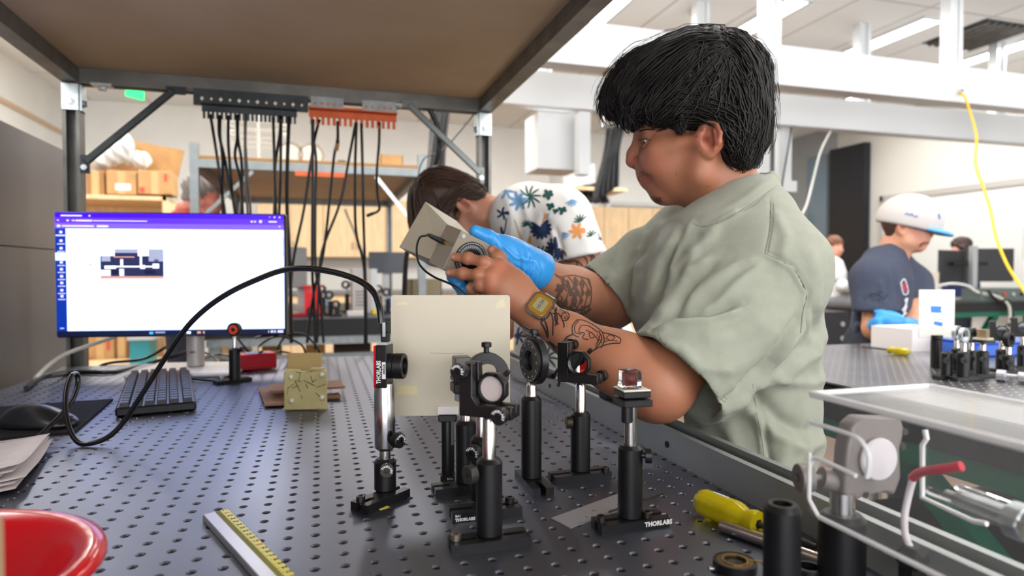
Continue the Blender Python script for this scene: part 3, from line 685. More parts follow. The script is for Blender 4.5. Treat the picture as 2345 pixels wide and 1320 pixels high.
# hanging test cables
cb = [([(215, 215), (245, 400), (275, 600), (290, 720), (302, 800), (306, 860)], 'first black cable at the left end of the dark comb'),
 ([(268, 225), (270, 345), (300, 470), (330, 640), (370, 800), (380, 870)], 'black cable swinging right from the second slot of the dark comb'),
 ([(276, 225), (274, 340), (290, 500), (288, 720), (296, 860)], 'black cable crossing the one beside it near the dark comb'),
 ([(325, 220), (325, 400), (340, 600), (352, 720), (372, 860)], 'straight black cable in the middle of the left bunch'),
 ([(375, 220), (378, 360), (365, 470), (398, 620), (410, 800), (412, 880)], 'black cable bowing left and back in the left bunch'),
 ([(383, 220), (382, 360), (402, 480), (408, 620), (402, 870)], 'black cable bowing right in the left bunch'),
 ([(595, 230), (600, 400), (605, 600), (612, 800), (615, 900)], 'leftmost black cable of the bunch above the monitor corner'),
 ([(638, 230), (636, 330), (608, 520), (605, 700), (600, 900)], 'black cable leaning left in the bunch above the monitor corner'),
 ([(645, 230), (643, 330), (640, 600), (632, 800), (628, 900)], 'vertical black cable in the bunch above the monitor corner'),
 ([(692, 230), (685, 400), (680, 600), (680, 800), (690, 1000), (700, 1250), (705, 1600)], 'thick black cable hanging at the right side of the monitor'),
 ([(838, 250), (838, 350), (855, 500), (850, 750), (852, 1150), (880, 1300), (900, 1600)], 'black cable from the first slot of the orange comb'),
 ([(875, 250), (845, 370), (815, 560), (780, 800), (715, 1120), (690, 1500)], 'black cable slanting down left from the orange comb'),
 ([(832, 252), (834, 560), (832, 1150), (840, 1300), (850, 1640)], 'straight black cable hanging below the left end of the orange comb'),
 ([(985, 260), (985, 380), (965, 460), (940, 700), (900, 1050), (840, 1300), (800, 1600)], 'black cable with a small brown paper tag'),
 ([(1095, 265), (1060, 450), (1000, 750), (890, 1050), (870, 1300), (860, 1600)], 'long black cable slanting left from the middle of the orange comb'),
 ([(1100, 265), (1092, 500), (1090, 770), (1100, 950), (1140, 1110), (1150, 1300), (1150, 1600)], 'black cable kinking right below the orange comb'),
 ([(1128, 270), (1135, 500), (1140, 800), (1150, 1100), (1156, 1300), (1160, 1600)], 'straight black cable beside the kinked one under the orange comb'),
 ([(1238, 265), (1235, 400), (1222, 560), (1225, 700), (1238, 780), (1225, 805), (1200, 815)], 'short black cable with a plug below the orange comb')]
for i, (q, lab) in enumerate(cb):
    pts = [PY(400+x/2.64, 180+y/2.64, YH-.005 if j == 0 else YH+.012+.018*min(j, 3)+.004*(i % 3)) for j, (x, y) in enumerate(q)]
    o = MB().tube(smoothpts(pts, 6), .0042 if i != 9 else .0055, 8).build('test_cable', M_cable); tag(o, lab+', hanging from the rack', 'cable')
    if i == 13:
        c = PY(400+982/2.64, 180+405/2.64, 2.02); MB().box(c, (.012, .002, .032), M=Matrix.Rotation(.15, 4, 'Y')).build('paper_tag', M_carddk, o)
    if i == 17:
        MB().cyl(pts[-1], pts[-1]+(pts[-1]-pts[-2]).normalized()*.022, .0055, n=12).build('plug', M_black, o)
for off, lab in ((0, 'thin grey cable, left of the grey pair near the dark comb'), (7, 'thin grey cable, right of the grey pair near the dark comb')):
    o = MB().tube(smoothpts([PY(400+x/2.64, 180+y/2.64, 2.03) for x, y in ((425+off, 212), (425+off*.5, 400), (430+off*2, 620), (440+off*2.5, 790), (444+off*2, 900))], 6), .0035, 8).build('test_cable', mat('grey cable', (98, 92, 88), .5)); tag(o, lab, 'cable')
o = MB().tube(smoothpts([PY(*p) for p in ((983, 250, 2.04), (1002, 292, 2.05), (1004, 345, 2.06), (990, 400, 2.08), (955, 500, 2.1), (932, 580, 2.1), (926, 680, 2.1), (925, 780, 2.1))], 8), .0085, 10).build('power_cable', M_cable); tag(o, 'thick black power cable looping down beside the right post of the rack', 'cable')
o = MB().tube(smoothpts([PY(*p) for p in ((1085, 262, 2.03), (1050, 305, 2.1), (1012, 345, 2.2), (970, 365, 2.3), (955, 420, 2.4), (948, 500, 2.5))], 6), .0025, 6).build('thin_wire', mat('grey cable')); tag(o, 'thin grey wire running from the right post down behind the bent person', 'cable')
# ------------------------------------------------------------------ second bench with its own rack
M_rk2 = mat('galvanised strut', (132, 138, 140), .45, metal=.6, noise=.1, nscale=20)
t2 = opt_table('second optical table, behind the foreground one, crowded with small optics', -.585, .53, 3.665, 5.375, -.57, 3.68, M_table, 6, sk=.1)
r2 = rack('second steel shelf rack farther back with a wooden shelf carrying drums', -.61, .555, 3.64, 5.4, CZ+.572, .085, (M_rk2, M_rk2))
MB().box2((-.6, 3.615, TT-.24), (.54, 3.655, TT-.19)).build('lower_beam', M_rk2, r2)
MB().box2((-.59, 3.66, TT-.55), (.53, 5.3, TT-.53)).build('lower_shelf', M_birch, r2)
MB().box2((-.61, 3.62, CZ+.581), (.55, 3.64, CZ+.592)).build('shelf_edge', mat('oak edge', (176, 132, 78), .6), r2)
a = PY(680, 404, 3.9); b = PY(790, 417, 3.9); MB().box2((a.x, 3.6, CZ+.505), (b.x, 3.618, CZ+.53)).build('orange_strip', M_orange, r2)
m = MB(); m.bar((.30, 3.62, CZ+.52), (.545, 3.62, CZ+.22), .012, .018); m.build('diagonal_brace', M_zinc, r2)
m = MB(); m.bar((-.33, 3.62, CZ+.52), (-.6, 3.62, CZ+.25), .012, .018); m.build('diagonal_brace', M_rk2, r2)
m = MB(); m.bar((.36, 5.4, CZ+.1), (.2, 5.4, CZ+.5), .015, .015); m.build('diagonal_brace', M_rk2, r2)
zb2 = CZ+.5895
def onshelf(px, Y): return PY(px, 300, Y).x
def drum(px, Y, r, L, lab):
    x = onshelf(px, Y); t = thing('drum', lab, 'drum', (x, Y, zb2)); c = V((x, Y, zb2+r))
    MB().cyl(c, c+V((-.02, L, 0)), r, n=36, bev=.004).build('shell', mat('off white drum', (206, 202, 196), .5), t)
    MB().ring(c-V((0, .006, 0)), (0, 1, 0), r+.003, r-.008, .012, 36).build('rim', mat('drum rim', (150, 140, 128), .5), t)
drum(664, 3.85, .068, .3, 'left one of the two pale drums lying on the far rack shelf'); drum(713, 3.85, .068, .3, 'right one of the two pale drums lying on the far rack shelf')
x = onshelf(592, 3.95); t = thing('wire_stand', 'tall wire-frame round stand on the far rack shelf', 'stand', (x, 3.95, zb2)); M_wire = mat('pale wire', (206, 204, 200), .4, metal=.4)
for z, r in ((.03, .11), (.13, .13), (.19, .16), (.24, .17)):
    MB().tube([(x+r*math.cos(a_), 3.95+r*math.sin(a_)*.6, zb2+z) for a_ in np.linspace(0, 2*PI, 33)], .003, 6, caps=False).build('hoop', M_wire, t)
MB().cyl((x, 3.95, zb2), (x, 3.95, zb2+.33), .006).build('stem', M_wire, t)
m = MB(); [m.tube([(x+.11*c_, 3.95+.066*s_, zb2), (x+.17*c_, 3.95+.1*s_, zb2+.24)], .003, 6) for c_, s_ in ((1, 0), (-1, 0), (0, 1), (0, -1))]; m.build('upright_wires', M_wire, t)
a = PY(872, 354, 3.75); b = PY(922, 382, 3.75); t = thing('cardboard_box', 'small open cardboard box on the right end of the far rack shelf', 'box', ((a.x+b.x)/2, 3.8, zb2)); h = .075; w_ = (b.x-a.x)/2; cx = (a.x+b.x)/2
m = MB(); m.box2((cx-w_, 3.74, zb2), (cx+w_, 3.744, zb2+h)); m.box2((cx-w_, 3.86, zb2), (cx+w_, 3.864, zb2+h)); m.box2((cx-w_, 3.74, zb2), (cx-w_+.004, 3.864, zb2+h)); m.box2((cx+w_-.004, 3.74, zb2), (cx+w_, 3.864, zb2+h)); m.box2((cx-w_, 3.74, zb2), (cx+w_, 3.864, zb2+.004)); m.build('carton', M_card, t)
x = onshelf(782, 3.9); t = thing('grey_canister', 'small grey tin on the far rack shelf between the drums and the box', 'tin', (x, 3.9, zb2)); MB().cyl((x, 3.9, zb2), (x, 3.9, zb2+.045), .024, bev=.002).build('tin', M_gal, t); MB().cyl((x, 3.9, zb2+.045), (x, 3.9, zb2+.053), .025).build('lid', M_strutd, t)
# clutter standing on the second bench
def blk(name, lab, cat, px0, px1, y0, Y, dd, m_, z0=TT, h=None, bev=.003):
    a = PY(px0, y0, Y); b = PY(px1, y0, Y); zt2 = a.z if h is None else z0+h
    t = thing(name, lab, cat, ((a.x+b.x)/2, Y+dd/2, z0)); MB().box(((a.x+b.x)/2, Y+dd/2, (z0+zt2)/2), (b.x-a.x, dd, zt2-z0), bev=bev).build('body', m_, t); return t, a, b, zt2
t, a, b, zt2 = blk('power_supply', 'tall pale grey electronics box standing on the second bench', 'electronics box', 806, 850, 616, 4.0, .25, mat('pale grey metal', (186, 180, 178), .45)); MB().box2((b.x, 4.0, TT), (b.x+.035, 4.25, zt2)).build('side_panel', M_white, t); m = MB(); [m.box2((a.x+.02, 3.998, TT+.05+k*.02), (b.x-.02, 4.0, TT+.055+k*.02)) for k in range(5)]; m.build('vent_slots', M_strutd, t)
t, a, b, zt2 = blk('parts_bin', 'red plastic bin standing on the second bench behind the hanging cables', 'bin', 697, 734, 655, 3.9, .14, M_red); MB().box2((a.x-.008, 3.89, zt2-.012), (b.x+.008, 4.05, zt2)).build('rim', M_red, t)
t, a, b, zt2 = blk('red_mat', 'dark red tray lying on the second bench just right of the monitor', 'tray', 655, 725, 700, 3.75, .25, mat('dark red plastic', (140, 20, 34), .4), h=.012); MB().box2((a.x, 3.75, TT+.012), (b.x, 3.76, TT+.022)).build('lip', mat('dark red plastic'), t)
def far_monitor(px0, px1, y0, y1, Y, lab, ang=0, col=None, stand=True, stpx=None):
    a = PY(px0, y0, Y); b = PY(px1, y1, Y); c = (a+b)/2; t = thing('computer_monitor', lab, 'monitor', (c.x, Y+.05, TT))
    M = Matrix.Rotation(ang, 4, 'Z'); w_ = (b.x-a.x)/math.cos(ang)
    MB().box(c, (w_, .02, a.z-b.z), rz=ang, bev=.004).build('display_housing', col or mat('dark grey housing', (70, 72, 78), .5), t)
    MB().box(c+V((0, .03, 0)), (w_*.5, .03, (a.z-b.z)*.5), rz=ang, bev=.01).build('rear_cover', M_blackm, t)
    if stand:
        x = c.x if stpx is None else PY(stpx, y0, Y).x
        MB().box2((x-.025, Y+.045, TT+.01), (x+.025, Y+.075, c.z)).build('stand_column', mat('silver plastic', (176, 178, 180), .35, metal=.4), t); MB().box((x, Y+.06, TT+.006), (.2, .16, .01), bev=.004).build('stand_base', mat('silver plastic'), t)
    return t
far_monitor(844, 926, 577, 626, 4.9, 'dark flat monitor on the second bench near the birch cabinets', 0, mat('blue grey housing', (84, 88, 98), .5))
t = far_monitor(640, 702, 566, 660, 3.95, 'dark monitor seen from behind on a silver stand, just right of the bright screen', .5, mat('dark grey housing'), True, 690)
for px, y0, Y, lab in ((740, 655, 4.0, 'black post mount standing by the red bin on the second bench'), (757, 668, 3.85, 'short black post mount next to the tall black one on the second bench'), (795, 645, 4.1, 'black post mount left of the grey electronics box'), (870, 655, 4.2, 'black post mount right of the grey electronics box'), (888, 662, 3.95, 'black post mount near the white card on the second bench'), (772, 690, 3.8, 'low black mount at the front of the second bench'), (716, 735-30, 3.75, 'black mount beside the red tray on the second bench')):
    x = PY(px, 700, Y).x; zt2 = PY(px, y0, Y).z; t = thing('optics_post', lab, 'optics mount', (x, Y, TT))
    MB().cyl((x, Y, TT+.01), (x, Y, TT+(zt2-TT)*.6), .014).build('post_holder', M_black, t); MB().cyl((x, Y, TT), (x, Y, TT+.01), .03).build('base', M_black, t)
    MB().cyl((x, Y, TT+(zt2-TT)*.6), (x, Y, zt2-.02), .0065).build('post', M_steel, t); MB().ring((x-.01, Y-.008, zt2-.02), (.3, 1, 0), .026, .014, .016, 24).build('mount_ring', M_black, t)
for px, y0, w2, Y, hh, lab, c in ((815, 705, 40, 3.75, .03, 'small white power strip lying at the front of the second bench', (205, 200, 198)), (785, 690, 24, 4.3, .05, 'small pale box on the second bench behind the mounts', (200, 190, 176)), (900, 640, 22, 4.6, .07, 'blue-topped bottle crate at the back of the second bench', (60, 110, 190)), (858, 700, 10, 3.85, .03, 'small yellow part at the right front of the second bench', (225, 200, 40)), (745, 640, 30, 4.9, .09, 'white and blue box at the back of the second bench', (190, 205, 225))):
    blk('small_box', lab, 'box', px-w2/2, px+w2/2, y0, Y, .08, mat('plastic %d %d %d' % c, c, .5), h=hh)
# under-bench clutter of the second bench
for i, (px0, px1, y0, y1, Y, c, lab) in enumerate(((700, 745, 775, 830, 3.9, (190, 150, 90), 'open brown carton on the lower shelf of the second bench'), (765, 850, 765, 812, 4.1, (60, 52, 50), 'dark equipment case on the lower shelf of the second bench'), (500, 550, 775, 830, 4.2, (226, 190, 140), 'pale wooden crate on the lower shelf, left part'), (600, 640, 790, 830, 4.1, (180, 140, 70), 'brown box on the lower shelf behind the cable tangle'))):
    a = PY(px0, y0, Y); b = PY(px1, y1, Y); t = thing('storage_box', lab, 'box', ((a.x+b.x)/2, Y+.15, TT-.53)); MB().box2((a.x, Y, TT-.53), (b.x, Y+.3, a.z)).build('body', mat('box %d' % i, c, .7), t); MB().box2((a.x-.004, Y-.004, a.z-.02), (b.x+.004, Y+.304, a.z)).build('lid', mat('box %d' % i), t)
# ------------------------------------------------------------------ right-hand bench
h1 = T(2105, 905)
rt = opt_table('optical table at the right with a green frame and rows of small holes', 1.13, 2.75, -.6, 1.83, 1.142, .01, M_table2, 8, frame=M_green, sk=.085, r=.0026, rc=.0034)
m = MB(); m.bar((1.2, 1.12, .825), (1.2, .2, .09), .045, .045, up=V((1, 0, 0))); m.build('diagonal_brace', M_green, rt)
for (x, y, z, s, lab) in ((1.72, 1.05, 0, (.6, .7, .55), 'black equipment case on the floor under the right-hand table'), (1.75, .35, 0, (.6, .5, .4), 'dark grey instrument case on the floor under the right-hand table, nearer the camera')):
    t = thing('equipment_case', lab, 'case', (x, y, 0)); MB().box((x, y, z+s[2]/2), s, bev=.01).build('body', mat('dark case', (34, 34, 38), .5), t); MB().box((x-s[0]/2-.002, y, s[2]*.6), (.004, .2, .05)).build('label_plate', mat('tan label', (200, 180, 140), .6), t)
# far green-framed bench
fb = opt_table('green-framed bench with a black top beyond the right-hand table', 4.75, 6.9, 4.0, 4.78, 5.1, 4.1, M_table, 6, name='work_bench', frame=M_green, sk=.08)
MB().box2((4.75, 4.0, TT), (6.9, 4.78, TT+.004)).build('dark_mat', mat('black bench mat', (26, 27, 28), .4), fb)
m = MB(); m.bar((5.5, 4.06, TT-.12), (5.1, 4.06, .3), .05, .05); m.build('diagonal_brace', M_green, fb)
MB().box2((4.82, 4.1, .3), (6.84, 4.7, .33)).build('lower_shelf', M_birch, fb)
a = PY(2120, 700, 4.6); 
for px0, px1, y0, y1, ang, lab in ((2137, 2221, 573, 655, .25, 'left of the two black monitors seen from behind on the green bench'), (2227, 2301, 569, 645, -.35, 'right of the two black monitors seen from behind on the green bench')):
    far_monitor(px0, px1, y0, y1, 4.35, lab, ang, mat('black housing', (34, 34, 38), .45), False)
t = thing('monitor_arm', 'silver column carrying the pair of black monitors on the green bench', 'monitor arm', PY(2226, 690, 4.3)); x = PY(2226, 600, 4.28).x
MB().box2((x-.028, 4.25, TT+.004), (x+.028, 4.29, PY(2226, 564, 4.28).z)).build('column', mat('silver plastic'), t); MB().box((x, 4.29, TT+.012), (.3, .2, .015)).build('foot', mat('silver plastic'), t); MB().box2((x-.2, 4.29, CZ+.05), (x+.2, 4.31, CZ+.08)).build('crossbar', M_blackm, t)
t = thing('oscilloscope', 'grey-green instrument box below the two black monitors', 'instrument', (5.6, 4.12, TT+.004)); MB().box2((5.3, 4.03, TT+.004), (5.95, 4.2, TT+.11)).build('body', mat('grey green panel', (88, 100, 96), .5), t)
for k in range(5): MB().cyl((5.36+k*.1, 4.03, TT+.06), (5.36+k*.1, 4.015, TT+.06), .014, n=16).build('knob', mat('knob %d' % (k % 3), [(180, 180, 176), (40, 40, 40), (200, 60, 50)][k % 3], .4), t)
t = thing('paper_stack', 'stack of white boxes at the right end of the green bench', 'box', (6.4, 4.2, TT+.004)); MB().box2((6.15, 4.1, TT+.004), (6.7, 4.35, TT+.06)).build('lower_box', M_paper, t); MB().box2((6.2, 4.12, TT+.061), (6.65, 4.33, TT+.1)).build('upper_box', M_paper, t)
for q, m_, lab in (([(2150, 655, 4.2), (2180, 650, 4.15), (2215, 655, 4.1), (2240, 670, 4.05), (2280, 678, 4.0), (2310, 700, 3.96), (2312, 745, 3.96)], mat('pale grey cable'), 'pale grey cable curving across the green bench'), ([(2262, 665, 4.0), (2285, 690, 3.97), (2310, 690, 3.97), (2325, 740, 3.97), (2345, 760, 3.97)], M_cable, 'black cable drooping over the edge of the green bench')):
    o = MB().tube(smoothpts([PY(*p) for p in q], 6), .011, 8).build('bench_cable', m_); tag(o, lab, 'cable')
# server cabinets against the right wall near the white-shirted person
for k, (px0, px1, y0) in enumerate(((1895, 1945, 715),)):
    a = PY(px0, y0, 4.4); b = PY(px1, y0, 4.4); t = thing('instrument_rack', 'black instrument rack on the floor between the green T-shirt and the seated person', 'instrument rack', ((a.x+b.x)/2, 4.6, 0)); MB().box2((a.x-.2, 4.4, 0), (b.x, 4.7, a.z)).build('body', mat('dark case'), t)
    for j in range(5): MB().cyl(((a.x+b.x)/2+.04, 4.4, .25+j*.12), ((a.x+b.x)/2+.04, 4.39, .25+j*.12), .02, n=14).build('dial', mat('silver plastic'), t)
# ================================================================== monitor and desk things
def pln(px, py, p0, n): d = ray(px, py); return CAM+d*((V(p0)-CAM).dot(n)/d.dot(n))
A0 = P(123, 484, 1.57); B0 = P(651, 484, 1.643); ux = (B0-A0); ux.z = 0; ux.normalize(); sn = V((ux.y, -ux.x, 0)); 
if sn.dot(A0-CAM) > 0: sn = -sn
def S(px, py, off=0): return pln(px, py, A0, sn)+sn*off
mon = thing('computer_monitor', 'wide desktop monitor showing a white web page under a purple browser bar', 'monitor', (S(420, 600).x, S(420, 600).y, TT))
def sq(mb, x0, y0, x1, y1, off, mi=0):
    mb.mi = mi; return mb.quad(S(x0, y0, off), S(x1, y0, off), S(x1, y1, off), S(x0, y1, off))
def S2(u, v, off=0):   # u,v in 0..1 over the panel
    W_ = (S(652, 600)-S(122, 600)).length; a = S(122, 484); b = S(122, 775); H_ = abs(a.z-b.z); o = V((a.x, a.y, a.z)); return o+ux*(u*W_)-V((0, 0, 1))*(v*H_)+sn*off
m = MB(); c = S2(.5, .5, -.018); W_ = (S2(1, 0)-S2(0, 0)).length; H_ = (S2(0, 0)-S2(0, 1)).length
m.box(c, (W_, .03, H_), rz=math.atan2(ux.y, ux.x), bev=.004); m.build('housing', mat('black monitor housing', (20, 20, 26), .35), mon)
def em(name, c, s): return mat(name, c, .4, emit=c, estr=s)
scr = [em('page white', (184, 204, 255), 1.95), em('title bar violet', (62, 0, 222), 1.0), em('address bar violet', (88, 44, 240), 1.0), em('bookmark bar violet', (118, 88, 255), 1.0), em('sidebar blue', (0, 50, 160), .8),
       em('taskbar navy', (8, 22, 60), .6), em('pale page text', (168, 176, 204), 1.15), em('light icon', (215, 215, 255), 1.1), em('picture navy', (34, 40, 82), .8), em('picture white', (228, 232, 250), 1.2), em('picture grey', (150, 156, 184), 1), em('picture tan', (205, 150, 130), 1), em('task cyan', (60, 180, 240), 1.1)]
m = MB()
def uv(mi, x0, y0, x1, y1, off=.0012):    # reference pixel rows of the flat-on page, 0..2345 x 0..1294 crop units
    U = lambda x: (x-92)/(2240-92); 
    def Vv_(y, x): t = U(x); top = 57+(55-57)*t; bot = 1235+(1175-1235)*t; return (y-top)/(bot-top)
    m.mi = mi; m.add([S2(U(x0), Vv_(y0, x0), off), S2(U(x1), Vv_(y0, x1), off), S2(U(x1), Vv_(y1, x1), off), S2(U(x0), Vv_(y1, x0), off)], [(0, 1, 2, 3)])
def slab(mi, x0, y0, x1, y1, off=.0012): U = lambda x: (x-92)/2148; Y = lambda y: (y-57)/1178; m.mi = mi; m.add([S2(U(x0), Y(y0), off), S2(U(x1), Y(y0), off), S2(U(x1), Y(y1), off), S2(U(x0), Y(y1), off)], [(0, 1, 2, 3)])
slab(1, 106, 68, 2226, 112); slab(2, 106, 112, 2226, 165); slab(3, 106, 165, 2226, 215); slab(4, 106, 215, 200, 1170); slab(0, 200, 215, 2226, 1170); slab(5, 106, 1170, 2226, 1222)
o2 = .0018
for x0, y0, x1, y1 in ((160, 90, 350, 102), (410, 90, 425, 102), (2085, 88, 2098, 92), (2130, 86, 2146, 98), (2180, 86, 2194, 98), (125, 136, 145, 144), (210, 134, 232, 148), (258, 136, 285, 146), (292, 134, 440, 148), (445, 137, 940, 145), (1910, 128, 1928, 144), (1942, 128, 1958, 144), (1990, 122, 2016, 146), (2080, 130, 2160, 142), (125, 182, 155, 202), (170, 186, 455, 198), (482, 184, 585, 200), (2178, 176, 2192, 186)): slab(7, x0, y0, x1, y1, o2)
slab(0, 106, 440, 204, 512, o2); slab(7, 112, 275, 196, 286, o2)
for k, y in enumerate((250, 330, 400, 530, 595, 660, 722, 790, 845)):
    slab(7, 146, y-12, 172, y+10, o2); slab(7, 124, y+26, 190, y+33, o2)
slab(7, 138, 1140, 172, 1147, o2)
random.seed(3)
for y in (245, 285, 325, 362, 402, 440, 475, 515, 552, 590, 628, 665, 682, 725, 765, 802, 862): slab(6, 245, y, 245+random.choice((50, 80, 110, 140)), y+6, o2)
for y, x1 in ((265, 870), (300, 1350), (332, 1520), (735, 1640), (762, 1620), (850, 1500), (870, 1460), (900, 1300), (925, 560), (1000, 640), (1035, 900), (1075, 1600), (1095, 540)): slab(6, 508, y, x1, y+6, o2)
slab(10, 2214, 290, 2222, 470, o2); slab(5, 412, 545, 424, 556, o2)
slab(8, 508, 408, 1084, 690, o2); o3 = .0024
for q in ((9, 508, 408, 640, 470), (10, 600, 412, 850, 440), (9, 850, 412, 950, 470), (10, 950, 405, 1084, 520), (11, 630, 474, 820, 484), (9, 868, 470, 888, 575), (9, 600, 562, 1010, 576), (9, 690, 500, 715, 560), (9, 545, 560, 650, 590), (9, 985, 540, 1045, 585), (9, 870, 555, 915, 590), (9, 508, 600, 600, 655), (9, 680, 590, 722, 655), (5, 600, 595, 670, 640), (5, 910, 600, 1010, 640), (5, 1000, 500, 1040, 520), (11, 508, 660, 1084, 680), (9, 508, 682, 1084, 692), (10, 520, 470, 600, 520)): slab(q[0], q[1], q[2], q[3], q[4], o3)
for mi, x0, x1 in ((12, 945, 980), (10, 1000, 1090), (12, 1245, 1275), (9, 1290, 1330), (11, 1390, 1425), (11, 1445, 1460), (7, 2068, 2074), (7, 2092, 2115), (7, 2125, 2140), (7, 2158, 2212)): slab(mi, x0, 1186, x1, 1208 if mi != 10 else 1200, o2)
m.build('screen', scr, mon, smooth=False)
M_silver = mat('silver plastic')
c = T(424, 845); c2 = S2(.565, .9, -.05); m = MB(); m.cyl((c2.x, c2.y, TT+.012), (c2.x, c2.y, CZ-.04), .021, bev=.002, n=32); m.build('stand_column', mat('silver grey plastic', (182, 178, 176), .35, metal=.3), mon)
MB().box((c2.x, c2.y-.012, CZ-.03), (.07, .05, .08), rz=.1, bev=.008).build('hinge', M_blackm, mon)
MB().box((c2.x, c2.y-.025, TT+.006), (.25, .21, .011), rz=math.atan2(ux.y, ux.x), bev=.004).build('stand_base', mat('white stand base', (208, 204, 204), .4), mon)
mb = MB(); text_mb(mb, 'DELL', .006, Matrix.Translation((c2.x-.003, c2.y-.0215, TT+.05)) @ Matrix.Rotation(PI/2, 4, 'X'), bold=.0002); mb.build('badge', M_ink, mon)
# keyboard
k0 = T(286, 957); k1 = T(450, 942); kv = (T(432, 852)-k1); kv.z = 0; kv.normalize(); ku = V((kv.y, -kv.x, 0)); W2 = .128
kb = thing('keyboard', 'black full-size computer keyboard lying end-on beside the monitor', 'keyboard', k1-ku*W2/2+kv*.22, math.atan2(ku.y, ku.x))
MB().box((0, 0, .010), (W2, .442, .016), bev=.003).build('case', mat('black keyboard case', (16, 17, 22), .35), kb, local=True)
M_key = mat('black keycap', (30, 33, 42), .42)
km = MB(); km.add([(-.0078, -.0078, 0), (.0078, -.0078, 0), (.0078, .0078, 0), (-.0078, .0078, 0), (-.006, -.006, .0075), (.006, -.006, .0075), (.006, .006, .0075), (-.006, .006, .0075)], [(4, 5, 6, 7), (0, 1, 5, 4), (1, 2, 6, 5), (2, 3, 7, 6), (3, 0, 4, 7)])
key0 = None
for j in range(16):
    for i in range(6):
        x = -.0505+i*.0195+(.003 if i == 5 else 0); y = -.205+j*.0268+(.004 if j > 3 else 0)
        if key0 is None: kk = key0 = km.build('keycap', M_key, kb, local=True)
        else: kk = key0.copy(); COL.objects.link(kk)
        kk.parent = kb; kk.location = (x, y, .018); kk.scale = (1.05, 1.45, 1)
# mouse pad, mouse
pd = [T(259, 918), T(172, 994), T(-210, 1026), T(-170, 948)]; m = MB(); m.add(pd+[p+V((0, 0, .004)) for p in pd], [(0, 1, 2, 3), (7, 6, 5, 4), (0, 4, 5, 1), (1, 5, 6, 2), (2, 6, 7, 3), (3, 7, 4, 0)])
tag(m.build('mouse_pad', mat('black cloth pad', (20, 20, 24), .9)), 'black rectangular cloth mouse pad at the left edge of the table', 'mouse pad')
mc = T(86, 983); Rm = np.array(Matrix.Rotation(-TH, 3, 'Z'))
mp = mc+V((0, 0, .0045)); X_ = CR
ms = thing('computer_mouse', 'black wireless mouse on the cloth pad', 'mouse', mp)
Vv, F = sdf_mesh([E_(mp+V((0, 0, .006))-X_*.012, (.047, .031, .031), Rm, k=.02), E_(mp+V((0, 0, .002))+X_*.028, (.038, .029, .021), Rm, k=.02), HS(mp+V((0, 0, .001)), (0, 0, -1))], .0025)
sdf_build('shell', relax(Vv, F, 3), F, mat('satin black mouse', (26, 27, 33), .3), ms)
MB().bar(mp+X_*.03+V((0, 0, .0205)), mp+X_*.056+V((0, 0, .0135)), .005, .006).build('scroll_wheel', M_blackm, ms)
# papers
q0 = T(120, 1028); q1 = T(22, 1146); qd = (q1-q0).normalized(); qn = V((-qd.y, qd.x, 0)); 
if qn.dot(CR) > 0: qn = -qn
ps = thing('paper_stack', 'stack of white handwritten sheets curling at the left edge of the table', 'papers', q0)
random.seed(5)
for k in range(7):
    a = q0+qn*(.004+random.uniform(-.005, .005))+qd*random.uniform(-.006, .006)+V((0, 0, .0015+.0028*k)); rz = random.uniform(-.05, .05); L = .21; Wd = .28
    dd = Matrix.Rotation(rz, 3, 'Z') @ qd; nn = Matrix.Rotation(rz, 3, 'Z') @ qn
    lift = lambda u, v, k=k: V((0, 0, .004*math.sin(u*6+k)*(1-v)*.4+.006*(1-v)**6+.002*k*(u**3)*(1-v)))
    mm = MB(); mm.grid(a, a+dd*L, a+nn*Wd, 14, 10, lift); o = mm.build('sheet', mat('white paper sheet', (222, 212, 212), .8, noise=.04, nscale=30), ps, smooth=80); sd = o.modifiers.new('thickness', 'SOLIDIFY'); sd.thickness = .0008
mm = MB()
for j in range(7):
    for i in range(4):
        if random.random() < .8:
            p = q0+qn*(.04+.03*i+random.uniform(0, .01))+qd*(.03+.022*j)+V((0, 0, .0225)); mm.bar(p, p+qn*random.uniform(.01, .022), .0006, .0004)
mm.build('pencil_writing', mat('pencil grey', (120, 118, 125), .7), ps)
# red bin near the camera
def CP(lat, Z, h): p = CAM+CR*lat+_f0*Z; p.z = TT+h; return p
tr = thing('parts_tray', 'glossy red plastic tray with a thick rounded rim at the lower left corner', 'tray', CP(-.42, .44, 0))
def rrect(l0, l1, z0, z1, rd, n=10):
    out = []
    for (cx, cz, a0) in ((l1-rd, z1-rd, 0), (l0+rd, z1-rd, PI/2), (l0+rd, z0+rd, PI), (l1-rd, z0+rd, 1.5*PI)):
        for k in range(n+1): a = a0+PI/2*k/n; out.append((cx+rd*math.cos(a), cz+rd*math.sin(a)))
    return out
rings = []; 
for off, h in ((.03, .002), (.028, 0.0), (.012, .045), (.004, .051), (-.003, .052), (-.006, .048), (-.004, .041), (-.001, .040), (.001, .046), (.006, .050)): rings.append((off, h))
prof = [(.05, .000), (.026, .000), (.020, .006), (.002, .044), (-.006, .046), (-.010, .051), (-.009, .056), (-.002, .059), (.006, .0575), (.0115, .052), (.015, .046), (.030, .012), (.036, .006), (.05, .005)]
m = MB(); n_ = 44; vs = []; fs = []
for off, h in prof:
    for l, z in rrect(-.62+off, -.294-off, .20+off, .532-off, .125-min(off, .09)*.8): vs.append(CP(l, z, h))
for j in range(len(prof)-1):
    for i in range(n_): i2 = (i+1) % n_; fs.append((j*n_+i, j*n_+i2, (j+1)*n_+i2, (j+1)*n_+i))
fs.append(tuple(range(n_))); fs.append(tuple((len(prof)-1)*n_+i for i in range(n_))); m.add(vs, fs)
bo = m.build('tray_body', M_red, tr, smooth=60)
fb_ = thing('foam_board', 'white foam board with a tan edge standing at the extreme lower left', 'board', CP(-.34, .295, 0))
